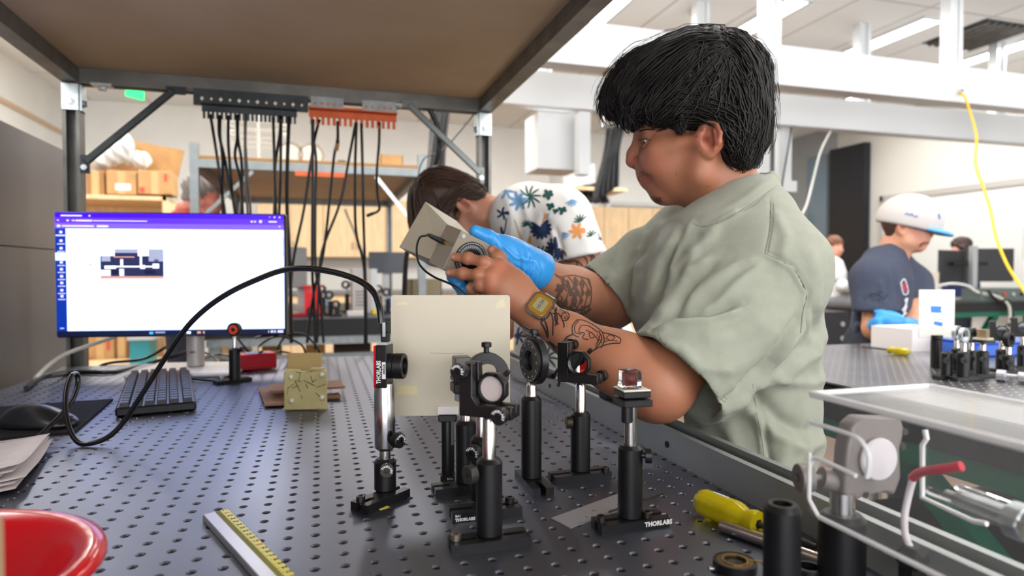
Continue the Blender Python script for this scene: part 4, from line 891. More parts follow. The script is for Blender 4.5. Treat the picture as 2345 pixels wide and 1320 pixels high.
m = MB(); M = Matrix.Translation(CP(-.34, .292, .073)) @ Matrix.Rotation(-TH-.02, 4, 'Z'); M0 = m.M; m.M = M; m.box((0, 0, 0), (.212, .0035, .146)); m.build('face', M_paper, fb_)
m = MB(); m.M = M; m.box((.1065, .0, 0), (.001, .0035, .146)); m.build('edge', mat('tan edge', (170, 140, 110), .7), fb_)
# straightedge with yellow tape scale
r0 = T(464, 1194); r1 = T(578, 1324); rd = (r1-r0).normalized(); rn = V((-rd.y, rd.x, 0)); 
if rn.dot(CR) < 0: rn = -rn
rt_ = T(521, 1180); RW = abs((rt_-r0).dot(rn))
rs = thing('straightedge', 'aluminium straightedge with a yellow tape scale pointing out of the lower edge', 'ruler', r0)
m = MB(); L = .36; m.bar(r0+rn*RW/2+V((0, 0, .0035)), r0+rn*RW/2+V((0, 0, .0035))+rd*L, RW, .007, bev=.0008); m.build('bar', mat('satin aluminium', (176, 176, 184), .35, metal=.6), rs)
m = MB(); m.mi = 0; y0 = RW*.47; tp = V((0, 0, .0072)); m.bar(r0+rn*(y0+RW)/2+tp+rd*.001, r0+rn*(y0+RW)/2+tp+rd*L, RW-y0-.001, .0005); m.mi = 1
for k in range(0, 340):
    ln = .004 if k % 10 else .007
    if k % 5 == 0 and k % 10: ln = .0055
    p = r0+rd*(.002+k*.001)+rn*(y0+.0005)+tp+V((0, 0, .0004)); m.bar(p, p+rn*ln, .00022, .00012)
for k in range(34):
    s_ = str(111-k); red = (111-k) % 10 == 0; m.mi = 2 if red else 1
    M = Matrix.Translation(r0+rd*(.0035+k*.01)+rn*(y0+.0105)+tp+V((0, 0, .0005))); x = rn; y = -rd if 0 else rd
    M = M @ Matrix(((rd.x, -rn.x, 0, 0), (rd.y, -rn.y, 0, 0), (0, 0, -1, 0), (0, 0, 0, 1))) @ Matrix.Rotation(PI/2, 4, 'Z')
    text_mb(m, s_, .0052, M, .00005)
m.build('tape_scale', [mat('yellow tape', (226, 214, 60), .4), M_ink, mat('red ink', (200, 40, 40), .5)], rs)
# ------------------------------------------------------------------ cables on the table
big = [(872, 742, .728), (871, 722, .729), (868, 700, .732), (857, 672, .74), (834, 650, .755), (800, 634, .77), (755, 622, .79), (700, 615, .81), (645, 620, .84), (590, 640, .87), (530, 668, .9), (478, 702, .92), (432, 745, .94), (392, 800, .95), (352, 862, .955), (318, 915, .955), (285, 965, .955), (250, 1000, .95), (210, 1021, .945), (180, 1014, .945), (160, 985, .955), (150, 940, .97), (152, 895, .99), (163, 862, 1.01), (176, 858, 1.03), (178, 882, 1.03), (165, 918, 1.01), (140, 950, .99), (105, 985, .965)]
pts = [P(*q) for q in big]+[T(66, 1020, .005), T(20, 1040, .005)]
for p in pts: p.z = max(p.z, TT+.0052)
o = MB().tube(smoothpts(pts, 8), .0038, 12).build('camera_cable', mat('glossy black cable', (15, 15, 18), .28, coat=.2)); tag(o, 'thick glossy black camera cable arching over the monitor and looping on the table', 'cable')
for q, r, m_, lab in (([T(60, 890, .006), T(100, 862, .006), T(180, 853, .006), T(260, 852, .006), PY(340, 833, 2.03), PY(420, 808, 2.05), PY(470, 775, 2.06)], .0055, M_cable, 'black cable curving along the rear left of the table'),
    ([T(115, 860, .02), PY(200, 850, 1.98), PY(250, 832, 2.0), PY(330, 822, 2.04), PY(380, 795, 2.05)], .004, M_cable, 'thin black cable above the rear left table edge'),
    ([T(80, 868, .008), P(110, 838, 1.6), P(150, 812, 1.65), P(200, 793, 1.7), P(250, 776, 1.75), P(290, 760, 1.8)], .0055, mat('pale grey cable'), 'pale grey cable rising behind the lower left of the monitor')):
    tag(MB().tube(smoothpts(q, 8), r, 8).build('power_cable', m_), lab, 'cable')
random.seed(11)
tang = [[(428, 862), (440, 840), (470, 822), (500, 812), (525, 815)], [(432, 868), (460, 842), (495, 828), (530, 826), (560, 812), (600, 806)], [(445, 800), (480, 812), (520, 825), (560, 830)], [(440, 868), (490, 872), (520, 862), (545, 850)], [(430, 850), (452, 830), (478, 815), (495, 822), (510, 850)], [(600, 812), (640, 806), (670, 812), (700, 830)], [(585, 775), (610, 768), (650, 772), (690, 790), (700, 812)], [(630, 815), (650, 775), (690, 765), (722, 790), (735, 815)], [(540, 770), (560, 795), (575, 812)], [(610, 830), (590, 800), (620, 775), (655, 768)]]
for i, q in enumerate(tang):
    Z0 = 1.62 if i < 6 else 1.78; pts = [P(x, y, 380.6/(y-621)-.03) if y > 806 else P(x, y, Z0+.02*i) for x, y in q]
    for p in pts: p.z = max(p.z, TT+.004) if p.y < 2.0 else p.z
    tag(MB().tube(smoothpts(pts, 6), .0032, 8).build('signal_cable', M_cable), ['black cable arching from the keyboard end in the tangle', 'black cable running over the red box in the tangle', 'black cable dropping from behind the monitor in the tangle', 'black cable lying on the table in front of the tangle', 'tight black loop of cable left of the orange-faced post', 'black cable running right behind the yellow foam block', 'black cable in the knot hanging behind the rear table edge', 'upper loop of the knot of black cables behind the rear table edge', 'short black cable behind the orange-faced post', 'lower loop of the knot of black cables behind the rear table edge'][i], 'cable', 'black cables tangled behind the monitor')
# red electronics box
rb = thing('red_module', 'small red ribbed electronics box among the cables behind the orange-faced post', 'electronics box', T(580, 850)); c = T(582, 851)
MB().box(c+V((0, .03, .024)), (.095, .06, .04), rz=.35, bev=.003).build('housing', mat('red anodised', (190, 16, 40), .35, metal=.2), rb)
m = MB(); M = Matrix.Translation(c+V((0, .03, .024))) @ Matrix.Rotation(.35, 4, 'Z'); m.M = M
for k in range(4): m.box((0, -.0305, -.012+k*.008), (.09, .002, .002))
m.build('ribs', mat('dark red rib', (120, 8, 24), .4), rb); m = MB(); m.M = M; m.box((-.049, 0, 0), (.004, .05, .036)); m.build('end_plate', M_blackm, rb); m = MB(); m.M = M; m.box((0, 0, .0205), (.05, .04, .001)); m.build('label', mat('blue label', (90, 120, 200), .5), rb)
# yellow foam block with cardboard wings
fc = T(690, 940); fz = depth(fc); k = fz/FP
fo = thing('foam_fixture', 'yellowed foam-board fixture with four white pins and black marks on the table', 'fixture', fc)
M_foam = mat('yellowed foam board', (196, 184, 132), .75, noise=.12, nscale=30); rzf = -TH+.05
def fb2(px, py, dd, size, name, m_, rz=rzf, tilt=0):
    p = P(px, py, fz+dd); m = MB(); m.M = Matrix.Translation(p) @ Matrix.Rotation(rz, 4, 'Z') @ Matrix.Rotation(tilt, 4, 'X'); m.box((0, 0, 0), size, bev=.001); return m.build(name, m_, fo)
fr = fb2(700, 894, .0, (96*k, .006, 88*k), 'front_board', M_foam, tilt=-.03); fb2(700, 894, .062, (90*k, .006, 84*k), 'back_board', M_foam)
fb2(697, 838, .075, (82*k, .005, 62*k), 'rear_flap', mat('tan foam', (190, 165, 112), .8), tilt=-.2)
fb2(672, 849, .004, (30*k, .012, 5*k), 'top_tab', M_foam); fb2(728, 845, .004, (32*k, .012, 5*k), 'top_tab', M_foam)
fb2(700, 932, .035, (90*k, .06, 5*k), 'bottom_board', M_foam)
for x, y in ((667, 865), (737, 859), (668, 919), (737, 912)): 
    p = P(x, y, fz-.006); o = MB().ball(p, 6*k, 12).build('pin', mat('white pin', (226, 220, 205), .4), fo)
m = MB(); random.seed(4)
for a, b, c_, d in ((678, 853, 690, 854), (702, 853, 716, 851), (687, 855, 684, 876), (676, 872, 690, 874), (712, 862, 716, 876), (716, 876, 724, 868), (660, 890, 672, 880), (668, 890, 682, 884), (660, 885, 657, 905), (695, 872, 722, 884), (724, 888, 746, 880), (675, 872, 688, 898), (722, 900, 732, 908), (690, 905, 692, 915), (705, 890, 700, 880)):
    m.bar(P(a, b, fz-.0045), P(c_, d, fz-.0045), .0012, .0006)
m.build('pen_mark', mat('blotchy black marker', (52, 50, 44), .7), fr)
for q, h, lab in (([(592, 893), (606, 931), (690, 927), (690, 885)], .004, 'lower_card'), ([(617, 884), (617, 900), (672, 898), (672, 880)], .02, 'upper_card'), ([(738, 878), (742, 893), (790, 890), (775, 874)], .02, 'side_card'), ([(740, 908), (742, 915), (780, 912), (776, 903)], .004, 'side_card')):
    pp = [T(x, y, h) for x, y in q]; m = MB(); m.add(pp+[p+V((0, 0, .004)) for p in pp], [(0, 1, 2, 3), (7, 6, 5, 4), (0, 4, 5, 1), (1, 5, 6, 2), (2, 6, 7, 3), (3, 7, 4, 0)]); m.build(lab, mat('brown cardboard', (150, 112, 88), .8), fo)
# ================================================================== optics assemblies
def slotbase(t, p0, p1, L=None, wd=.0254, side=1, h=.0095, text=None, thick_end=0, txt2=None):
    p0 = V(p0); d = V(p1)-p0; d.z = 0; L = L or d.length; d.normalize(); n = V((-d.y, d.x, 0))*side
    M = Matrix(((d.x, n.x, 0, p0.x), (d.y, n.y, 0, p0.y), (0, 0, 1, TT), (0, 0, 0, 1))); s = .0033; sl = L*.3; c = wd/2
    poly = [(0, 0), (L, 0), (L, c-s), (L-sl, c-s), (L-sl-s, c), (L-sl, c+s), (L, c+s), (L, wd), (0, wd), (0, c+s), (sl, c+s), (sl+s, c), (sl, c-s), (0, c-s)]
    m = MB(); m.prism(poly, h, M); o = m.build('slotted_base', M_black, t)
    if text:
        for (s_, sz, u, v_, b_) in text:
            mb = MB(); text_mb(mb, s_, sz, M @ Matrix.Translation((u, -.0003, v_)) @ Matrix.Rotation(PI/2, 4, 'X'), .0001, align='LEFT', bold=b_); mb.build('lettering', M_whitep, o)
    return M, L, wd, o
def bolt(t, p, m_=None, r=.0048, h=.0065, rh=None):
    m = MB(); p = V(p); m.lathe([(.0024, -.003), (.0024, 0), (r-.0003, 0), (r, .0004), (r, h-.0006), (r-.0006, h), (r*.55, h), (r*.55, h-.003), (.0001, h-.003)], Matrix.Translation(p), 20, False); return m.build('cap_screw', m_ or M_bolt, t)
def knob(t, c, d, r=.0066, L=.009, stem=.004, txt=False, m_=None, face=True):
    d = V(d).normalized(); c = V(c); m = MB(); n = 28; pr = [(.003, 0), (.003, stem), (r-.0006, stem), (r, stem+.0006), (r, stem+L-.0008), (r-.0008, stem+L), (r*.3, stem+L), (r*.3, stem+L-.003), (.0001, stem+L-.003)]
    m.lathe(pr, mframe(c, d), n, False); o = m.build('thumb_screw', m_ or M_black, t)
    if txt:
        mb = MB(); M = mframe(c+d*(stem+L+.0001), d)
        s_ = 'THORLABS'
        for i, ch in enumerate(s_): a = 2.6-i*.42; text_mb(mb, ch, r*.42, M @ Matrix.Rotation(a-PI/2, 4, 'Z') @ Matrix.Translation((0, r*.68, 0)), .00004, bold=.00012)
        mb.build('lettering', M_whitep, o)
    return o
def pholder(t, x, y, z0, z1, r=.0124, m_=None):
    m = MB(); m.lathe([(r-.001, z0), (r, z0+.001), (r, z1-.004), (r-.0032, z1-.0002), (.0066, z1), (.0066, z1-.004)], Matrix.Translation((x, y, 0)), 36, False); return m.build('post_holder', m_ or M_black, t)
def post(t, x, y, z0, z1, r=.00635, tip=True):
    m = MB(); m.lathe([(r, z0), (r, z1-.0045), (r-.0028, z1), (.0001, z1)] if tip else [(r, z0), (r, z1-.0005), (r-.0005, z1), (.0001, z1)], Matrix.Translation((x, y, 0)), 32, False); o = m.build('steel_post', M_steel, t)
    return o
def at_holder(px, pyb, h=.0095, r=.0124):
    Z = (CZ-TT-h)*FP/(pyb-621)+r; return P(px, 700, Z)
def hgt(py, p): return zpx(py, p)
def cfr(c, rz=0, pitch=0): # local frame facing the camera: x right, y up, z to viewer, then yawed
    return Matrix.Translation(V(c)) @ Matrix.Rotation(-TH+rz, 4, 'Z') @ Matrix.Rotation(PI/2, 4, 'X') @ Matrix.Rotation(pitch, 4, 'X')
def kin(t, c, yaw, knobs_front, mir, sc_=1.0, flip=False):
    M = cfr(c, yaw); o = None
    for layer, (z0, th) in enumerate(((-.0045, .009), (-.0165 if not knobs_front else .0075, .009))):
        m = MB(); rr = .0158; oc = [(rr*1.02*math.cos(PI/8+PI/4*k), rr*1.02*math.sin(PI/8+PI/4*k)) for k in range(8)]; hole = [(.0122*math.cos(-2*PI*k/40), .0122*math.sin(-2*PI*k/40)) for k in range(40)]
        MM = M @ Matrix.Translation((0, 0, z0))
        if layer == 0:
            m.prism(oc, th, MM, [hole]); m.prism([(-.0265, -.024), (-.012, -.024), (-.012, .012), (-.013, .0245), (-.0265, .0245)], th, MM); m.prism([(-.0265, -.0245), (.026, -.0245), (.026, -.013), (-.0265, -.012)], th-.0002, MM)
        else: m.prism([(-.0267, -.0247), (.0262, -.0247), (.0262, -.0132), (-.008, -.0132), (-.0133, -.006), (-.0133, .0247), (-.0267, .0247)], th, MM)
        q = m.build('front_frame' if layer == 0 else 'back_frame', M_black, t); bv = q.modifiers.new('bevel', 'BEVEL'); bv.width = .0009; bv.segments = 2; bv.limit_method = 'ANGLE'
        if layer == 0:
            mm = MB(); mm.lathe([(.0001, -.0005), (.0119, -.0005), (.0121, 0), (.0121, .003), (.0119, .0035), (.0001, .0035)], MM @ Matrix.Translation((0, 0, .002)), 40, False); mm.build('mirror', mir, t)
            rg = MB(); rg.lathe([(.0121, .0), (.0129, .0), (.0129, .0006), (.0121, .0006), (.0121, 0)], MM @ Matrix.Translation((0, 0, th)), 40, False); rg.build('retaining_ring', M_black if knobs_front else M_bolt, q)
    s = 1 if knobs_front else -1; zk = .0165 if knobs_front else -.0165
    for x, y in ((-.020, .019), (.020, -.0185)):
        p = M @ V((x, y, zk)); d = (M.to_3x3() @ V((0, 0, s))); mm = MB(); mm.cyl(p, p+d*.006, .0042, n=18); mm.build('adjuster_bushing', M_brass, t); knob(t, p+d*.005, d, .0075, .010, .0015, txt=knobs_front)
    p = M @ V((.0125, .0135, .0)); d = M.to_3x3() @ V((.7, .7, 0)); mm = MB(); mm.cyl(p, p+d*.006, .0028, n=12); mm.build('set_screw', M_bolt, t)
    return M
M_mirback = mat('frosted mirror back', (196, 182, 180), .35, spec=.5)
M_mirror = mat('mirror', (225, 228, 230), .02, metal=1)
# A1 camera on its post
L = 'THORLABS'
t = thing('camera_stand', 'small machine-vision camera on a thick aluminium post, black cable plugged into its top', 'camera', at_holder(880, 1133)); p = V(t.location); t.location.z = TT
slotbase(t, T(841, 1180), T(907, 1152), .066)
bolt(t, T(826, 1150, .0095)); 
mb = MB(); q = T(880, 1163, .006); mb.bar(T(870, 1168, .005)-_f0*.0006, T(890, 1160, .006)-_f0*.0006, .004, .0004); mb.build('yellow_mark', mat('yellow paint mark', (190, 190, 30), .6), t)
z1 = hgt(1051, p); pholder(t, p.x, p.y, TT+.0095, z1); z2 = hgt(1031, p); post(t, p.x, p.y, z1-.01, z2+.002, tip=False)
z3 = hgt(877, p); m = MB(); m.lathe([(.008, z2-.001), (.0116, z2+.002), (.0119, z2+.003), (.0119, z3-.001), (.0112, z3), (.0001, z3)], Matrix.Translation((p.x, p.y, 0)), 40, False); m.build('aluminium_post', mat('turned aluminium', (190, 188, 188), .22, metal=1), t)
knob(t, P(896, 1006, depth(p)-.004), CR*.9-_f0*.6, .0085, .009, .006, True); knob(t, P(886, 1076, depth(p)-.011), CR*.15-_f0, .0078, .006, .001, True, mat('dark bronze knob', (46, 44, 42), .4))
za, zb_ = hgt(789, p), hgt(886, p); xc = P(880, 700, depth(p)); m = MB(); m.M = Matrix.Translation((xc.x, xc.y, (za+zb_)/2)) @ Matrix.Rotation(-TH-.12, 4, 'Z'); Mc = m.M; m.box((0, 0, 0), (.0125, .026, za-zb_), bev=.001); m.build('camera_body', mat('black camera body', (16, 16, 18), .3), t)
m = MB(); m.M = Mc; m.box((-.0073, 0, 0), (.0022, .027, (za-zb_)*.98), bev=.0004); m.build('rear_plate', mat('red anodised plate', (200, 20, 40), .25, metal=.4), t)
m = MB(); m.lathe([(.0135, .006), (.0142, .0065), (.0142, .012), (.0136, .0125), (.0146, .013), (.0146, .0225), (.0138, .0235), (.0100, .0235), (.0098, .018), (.0001, .018)], Mc @ Matrix.Translation((0, 0, -.0005)) @ Matrix.Rotation(PI/2, 4, 'Y'), 40, False); m.build('lens', M_black, t)
mb = MB(); Mt = Mc @ Matrix.Translation((-.0025, -.0132, -.006)) @ Matrix.Rotation(PI/2, 4, 'X') @ Matrix.Rotation(PI/2, 4, 'Z'); text_mb(mb, 'THORLABS', .0068, Mt, .0001, align='CENTER', bold=.00022, width=.026); mb.build('maker_lettering', M_whitep, t)
m = MB(); m.M = Mc; m.box((.0033, -.0132, -.004), (.0044, .0003, .019), bev=.0001); o = m.build('white_badge', M_whitep, t); mb = MB(); text_mb(mb, 'zelux', .0052, Mc @ Matrix.Translation((.0033, -.0135, -.0025)) @ Matrix.Rotation(PI/2, 4, 'X') @ Matrix.Rotation(PI/2, 4, 'Z'), .0001, bold=.0001); mb.build('lettering', M_ink, o)
m = MB(); m.M = Mc; m.box((.001, 0, (za-zb_)/2+.007), (.0088, .0085, .014), bev=.001); m.box((.001, 0, (za-zb_)/2+.0195), (.0095, .0085, .012), bev=.001); m.build('cable_plug', M_blackm, t); m = MB(); m.M = Mc; m.box((.001, -.0045, (za-zb_)/2+.017), (.0035, .0006, .016)); m.build('plug_clip', M_zinc, t)
m = MB(); m.M = Mc; m.box((0, 0, (za-zb_)/2+.0016), (.0122, .018, .003)); m.build('metal_top', M_zinc, t)
# A2 front kinematic mount
t = thing('mirror_mount', 'frontmost black mirror mount on a post, its lettered adjuster knobs facing the camera', 'optics mount', (0, 0, 0)); p = at_holder(1120, 1241); t.location = (p.x, p.y, TT)
slotbase(t, T(1037, 1276), T(1216, 1253), .075); bolt(t, T(1044, 1238, .0095), mat('pale bolt', (150, 140, 128), .35, metal=.9))
z1 = hgt(1051, p); pholder(t, p.x, p.y, TT+.0095, z1); z2 = hgt(950, p); post(t, p.x, p.y, z1-.01, z2)
knob(t, P(1091, 1084, depth(p)-.006), -CR*.8-_f0*.7, .0085, .008, .003, False, mat('dark bronze knob'))
c = P(1128, 890, depth(p)-.002); kin(t, c, -.40, True, M_mirback)
# A3 polarizer behind it
t = thing('polarizer_mount', 'black ring mount with a knurled top screw, directly behind the frontmost mirror mount', 'optics mount', (0, 0, 0)); p = P(1103, 700, .695); t.location = (p.x, p.y, TT)
slotbase(t, T(1036, 1199), T(1192, 1182), .075, text=(('BA1', .0034, .003, .0066, .0001), ('THORLABS', .0042, .003, .0025, .0003))); bolt(t, T(1167, 1152, .0095))
z1 = hgt(1000, p); pholder(t, p.x, p.y, TT+.0095, z1); z2 = hgt(905, p); post(t, p.x, p.y, z1-.01, z2)
knob(t, P(1092, 1035, depth(p)-.011), -CR*.5-_f0, .0085, .009, .002, True)
M = cfr(P(1114, 858, depth(p)+.005), .2); m = MB(); m.lathe([(.0155, -.005), (.0238, -.005), (.0243, -.0045), (.0243, .0045), (.0238, .005), (.0155, .005), (.0155, -.005)], M, 56, False); m.build('outer_ring', M_black, t)
m = MB(); m.lathe([(.0122, -.006), (.0166, -.006), (.0166, .006), (.0122, .006), (.0122, -.006)], M, 48, False); m.build('inner_ring', mat('charcoal anodised', (34, 34, 36), .45), t)
q = M @ V((0, .0243, 0)); knob(t, q, (0, 0, 1), .0055, .0055, .0055)
# A4 post with silver collar
t = thing('prism_clamp', 'black post with a silver collar and square clamp, standing left of the ring mount', 'optics mount', (0, 0, 0)); p = at_holder(1067, 1114); t.location = (p.x, p.y, TT)
slotbase(t, T(998, 1142), T(1083, 1132), .06)
z1 = hgt(964, p); pholder(t, p.x, p.y, TT+.0095, z1); post(t, p.x, p.y, z1-.01, hgt(905, p))
m = MB(); q = P(1055, 700, depth(p)); m.cyl((p.x-.004, p.y, hgt(918, p)), (p.x-.004, p.y, hgt(900, p)), .0098, n=32, bev=.001); m.build('collar', mat('satin aluminium'), t)
for y0, y1 in ((898, 876), (872, 862)): m = MB(); m.box((p.x-.006, p.y, (hgt(y0, p)+hgt(y1, p))/2), (.022, .022, abs(hgt(y0, p)-hgt(y1, p))), rz=-TH+.3, bev=.001); m.build('clamp_block', M_black, t)
m = MB(); m.box((p.x-.005, p.y+.002, hgt(840, p)), (.019, .019, .024), rz=-TH+.3, bev=.001); m.build('grey_block', mat('grey anodised', (110, 108, 106), .4, metal=.5), t)
# A5 + white card
t = thing('screen_card', 'large cream viewing card clamped on a black post behind the mounts', 'viewing card', (0, 0, 0)); p = at_holder(1025, 1105, .002, .0079); t.location = (p.x, p.y, TT); Zc = .79
m = MB(); m.lathe([(.0078, TT), (.008, TT+.001), (.008, hgt(968, p)), (.0078, hgt(966, p))], Matrix.Translation((p.x, p.y, 0)), 28); m.build('post_holder', M_black, t)
m = MB(); m.box((p.x, p.y, (hgt(966, p)+hgt(950, p))/2), (.022, .016, abs(hgt(966, p)-hgt(950, p))), rz=-TH, bev=.001); m.build('clamp_head', M_black, t)
m = MB(); m.box((p.x+.004, p.y-.0085, hgt(990, p)), (.004, .002, .03), rz=-TH); m.build('clamp_screw', M_bolt, t)
mb = MB(); text_mb(mb, 'BA5S', .0036, cfr(P(1031, 1098, depth(p)-.0083)), .0001); mb.build('lettering', M_whitep, t)
MB().box((p.x, p.y, TT+.004), (.017, .017, .008), rz=-TH, bev=.001).build('foot', M_black, t)
a = P(897, 677, Zc); b = P(1168, 677, Zc); c_ = P(897, 953, Zc); W_ = (b-a).length; H_ = (a-c_).length; cc = P(1032.5, 814, Zc); M = cfr(cc, .03)
poly = []
for (sx, sy, a0) in ((1, 1, 0), (-1, 1, PI/2), (-1, -1, PI), (1, -1, 1.5*PI)):
    for k_ in range(5): aa = a0+PI/2*k_/4; poly.append((sx*(W_/2-.004)+.004*math.cos(aa), sy*(H_/2-.004)+.004*math.sin(aa)))
m = MB(); m.prism(poly, .005, M @ Matrix.Translation((0, 0, -.0025))); card = m.build('card', M_cream, t)
def oncard(px, py): q = M.inverted() @ P(px, py, Zc); return q.x, q.y
x0, y0 = oncard(909, 903); x1, y1 = oncard(956, 883); m = MB(); m.M = M; m.box(((x0+x1)/2, (y0+y1)/2, .0028), (x1-x0, y1-y0, .0006)); m.build('yellowed_sticker', mat('yellowed tape', (214, 204, 158), .6), t)
x0, y0 = oncard(1002, 949); x1, y1 = oncard(1050, 930); m = MB(); m.M = M; m.box(((x0+x1)/2, (y0+y1)/2, .004), (x1-x0, y1-y0, .003), bev=.0006); m.build('white_clip', M_paper, t)
for (px0, py0, px1, py1) in ((1135, 685, 1158, 708), (909, 690, 936, 700)):
    x0, y0 = oncard(px0, py1); x1, y1 = oncard(px1, py0); m = MB(); m.prism([(x0, y0), (x0+.004, y0+.001), (x1, y0+(y1-y0)*.2), (x1-.002, y1), (x0+(x1-x0)*.4, y1-.001), (x0+.001, y0+(y1-y0)*.5)], .0001, M @ Matrix.Translation((0, 0, .0026))); m.build('glue_stain', mat('glue stain', (212, 202, 170), .6), card)
m = MB(); m.mi = 0; a_ = oncard(985, 808); b_ = oncard(1062, 810); m.M = M; m.bar((a_[0], a_[1], .0026), (b_[0], b_[1], .0026), .0004, .0001); m.build('scratch', mat('pencil grey'), card)
# A6 rotation mount seen edge-on
t = thing('rotation_mount', 'tall black rotation mount seen nearly edge-on, with an engraved scale ring', 'optics mount', (0, 0, 0)); p = at_holder(1217, 1103); t.location = (p.x, p.y, TT)
slotbase(t, T(1220, 1140), T(1174, 1088), .075, side=-1)
z1 = hgt(908, p); pholder(t, p.x, p.y, TT+.0095, z1); post(t, p.x, p.y, z1-.01, hgt(876, p))
M = cfr(P(1221, 826, depth(p)), -1.12); m = MB(); m.lathe([(.0145, -.006), (.0285, -.006), (.029, -.0055), (.029, .0025), (.0285, .003), (.0145, .003), (.0145, -.006)], M, 60, False); m.build('outer_ring', M_black, t)
m = MB(); m.lathe([(.0115, -.008), (.0235, -.007), (.0255, .0031), (.0255, .0055), (.0248, .0062), (.0125, .0062), (.0122, .004), (.0115, -.008)], M, 60, False); o = m.build('scale_ring', mat('charcoal anodised'), t)
m = MB()
for k in range(72):
    a = 2*PI*k/72; r1 = .0232 if k % 6 else .0222; m.M = M @ Matrix.Rotation(a, 4, 'Z'); m.box(((r1+.0245)/2, 0, .0064), (.0245-r1, .0003, .0001))
m.M = Matrix()
for k in range(12): text_mb(m, str(k*30), .0024, M @ Matrix.Rotation(2*PI*k/12, 4, 'Z') @ Matrix.Translation((0, .0198, .0064)), .00003)
m.build('engraving', M_whitep, o)
m = MB(); m.lathe([(.0122, -.004), (.0128, -.004), (.0128, .004), (.0122, .004), (.0122, -.004)], M, 40, False); m.build('lens_barrel', M_blackm, t); m = MB(); m.lathe([(.0001, 0), (.0115, 0), (.0115, .002), (.0001, .002)], M, 40, False); m.build('optic', mat('dark polarising film', (20, 20, 24), .1), t)
knob(t, M @ V((0, .0285, -.001)), (0, 0, 1), .0055, .006, .0035)
# A7 mirror mount facing the camera
t = thing('mirror_mount', 'black mirror mount whose round mirror reflects something red, before the near forearm', 'optics mount', (0, 0, 0)); p = at_holder(1330, 1087); t.location = (p.x, p.y, TT)
slotbase(t, T(1273, 1113), T(1403, 1098), .075); bolt(t, T(1386, 1082, .0095))
z1 = hgt(944, p); pholder(t, p.x, p.y, TT+.0095, z1); post(t, p.x, p.y, z1-.01, hgt(874, p))
knob(t, P(1312, 968, depth(p)), -CR-_f0*.15, .0075, .008, .001, False, mat('brassy black knob', (52, 44, 26), .4, metal=.4))
kin(t, P(1325, 832, depth(p)-.008), -.48, False, M_mirror)
# A8 beam-splitter cube on its platform
t = thing('cube_stand', 'clear glass cube on a small black platform mount, near the tattooed elbow', 'optics mount', (0, 0, 0)); p = at_holder(1445, 1198); t.location = (p.x, p.y, TT)
slotbase(t, T(1378, 1228), T(1535, 1207), .075, text=(('THORLABS', .0062, .056-.009, .0052, .0003),)); bolt(t, T(1377, 1196, .0095)); bolt(t, T(1482, 1186, .0095))
z1 = hgt(1020, p); pholder(t, p.x, p.y, TT+.0095, z1); post(t, p.x, p.y, z1-.01, hgt(925, p), tip=False)
knob(t, P(1468, 1043, depth(p)), CR-_f0*.2, .0078, .007, .004)
Zp = depth(p); M = cfr(P(1446, 905, Zp), 0)
def pbox(px0, px1, y0, y1, dd, nm, m_, rz=.0, dz=0, bev=.0008):
    c = P((px0+px1)/2, (y0+y1)/2, Zp+dz); m = MB(); m.box(c, ((px1-px0)*Zp/FP*.9, dd, (y1-y0)*Zp/FP), rz=-TH+rz, bev=bev); return m.build(nm, m_, t)
pbox(1410, 1487, 911, 927, .03, 'lower_platform', M_black, .22); pbox(1410, 1484, 893, 907, .028, 'upper_platform', M_black, .22)
pbox(1420, 1475, 907, 911, .018, 'platform_neck', M_blackm, .22); pbox(1410, 1484, 888.5, 892.6, .028, 'white_pad', mat('white nylon pad', (226, 224, 208), .5), .22)
m = MB(); q = P(1436, 940, Zp-.009); m.cyl(q-V((0, 0, .012)), q+V((0, 0, .007)), .0058, n=24, bev=.0006); m.build('lock_screw', M_black, t)
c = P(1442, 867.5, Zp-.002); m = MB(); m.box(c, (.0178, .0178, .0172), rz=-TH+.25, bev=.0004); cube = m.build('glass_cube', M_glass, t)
m = MB(); m.box(c, (.0122, .0006, .0140), rz=-TH+.12); m.build('painted_reflection', mat('painted red reflection', (216, 18, 48), .4), cube)  # upright red plate, stands in for a red reflection in the cube
# iris post near the monitor
t = thing('iris_post', 'small black iris with an orange face on a post below the monitor', 'optics mount', (0, 0, 0)); p = at_holder(536, 873); t.location = (p.x, p.y, TT)
slotbase(t, T(496, 884), T(580, 874), .08); z1 = hgt(797, p); pholder(t, p.x, p.y, TT+.0095, z1); post(t, p.x, p.y, z1-.01, hgt(765, p), .004)
M = cfr(P(537, 755, depth(p)), -.1); m = MB(); m.lathe([(.004, -.005), (.0155, -.005), (.0155, .005), (.0145, .0055), (.004, .0035), (.004, -.005)], M, 36, False); m.build('iris_body', M_black, t)
m = MB(); m.lathe([(.004, .0056), (.0108, .0056), (.0108, .0062), (.004, .0062), (.004, .0056)], M, 36, False); m.build('orange_face', mat('orange red face', (235, 84, 62), .5), t)
m = MB(); m.lathe([(.001, .002), (.0045, .002), (.0045, .007), (.001, .007)], M, 24, False); m.build('aperture_hub', M_bolt, t)
bolt(t, T(507, 868, .0095), M_zinc); knob(t, P(548, 800, depth(p)), CR, .006, .006, .002)
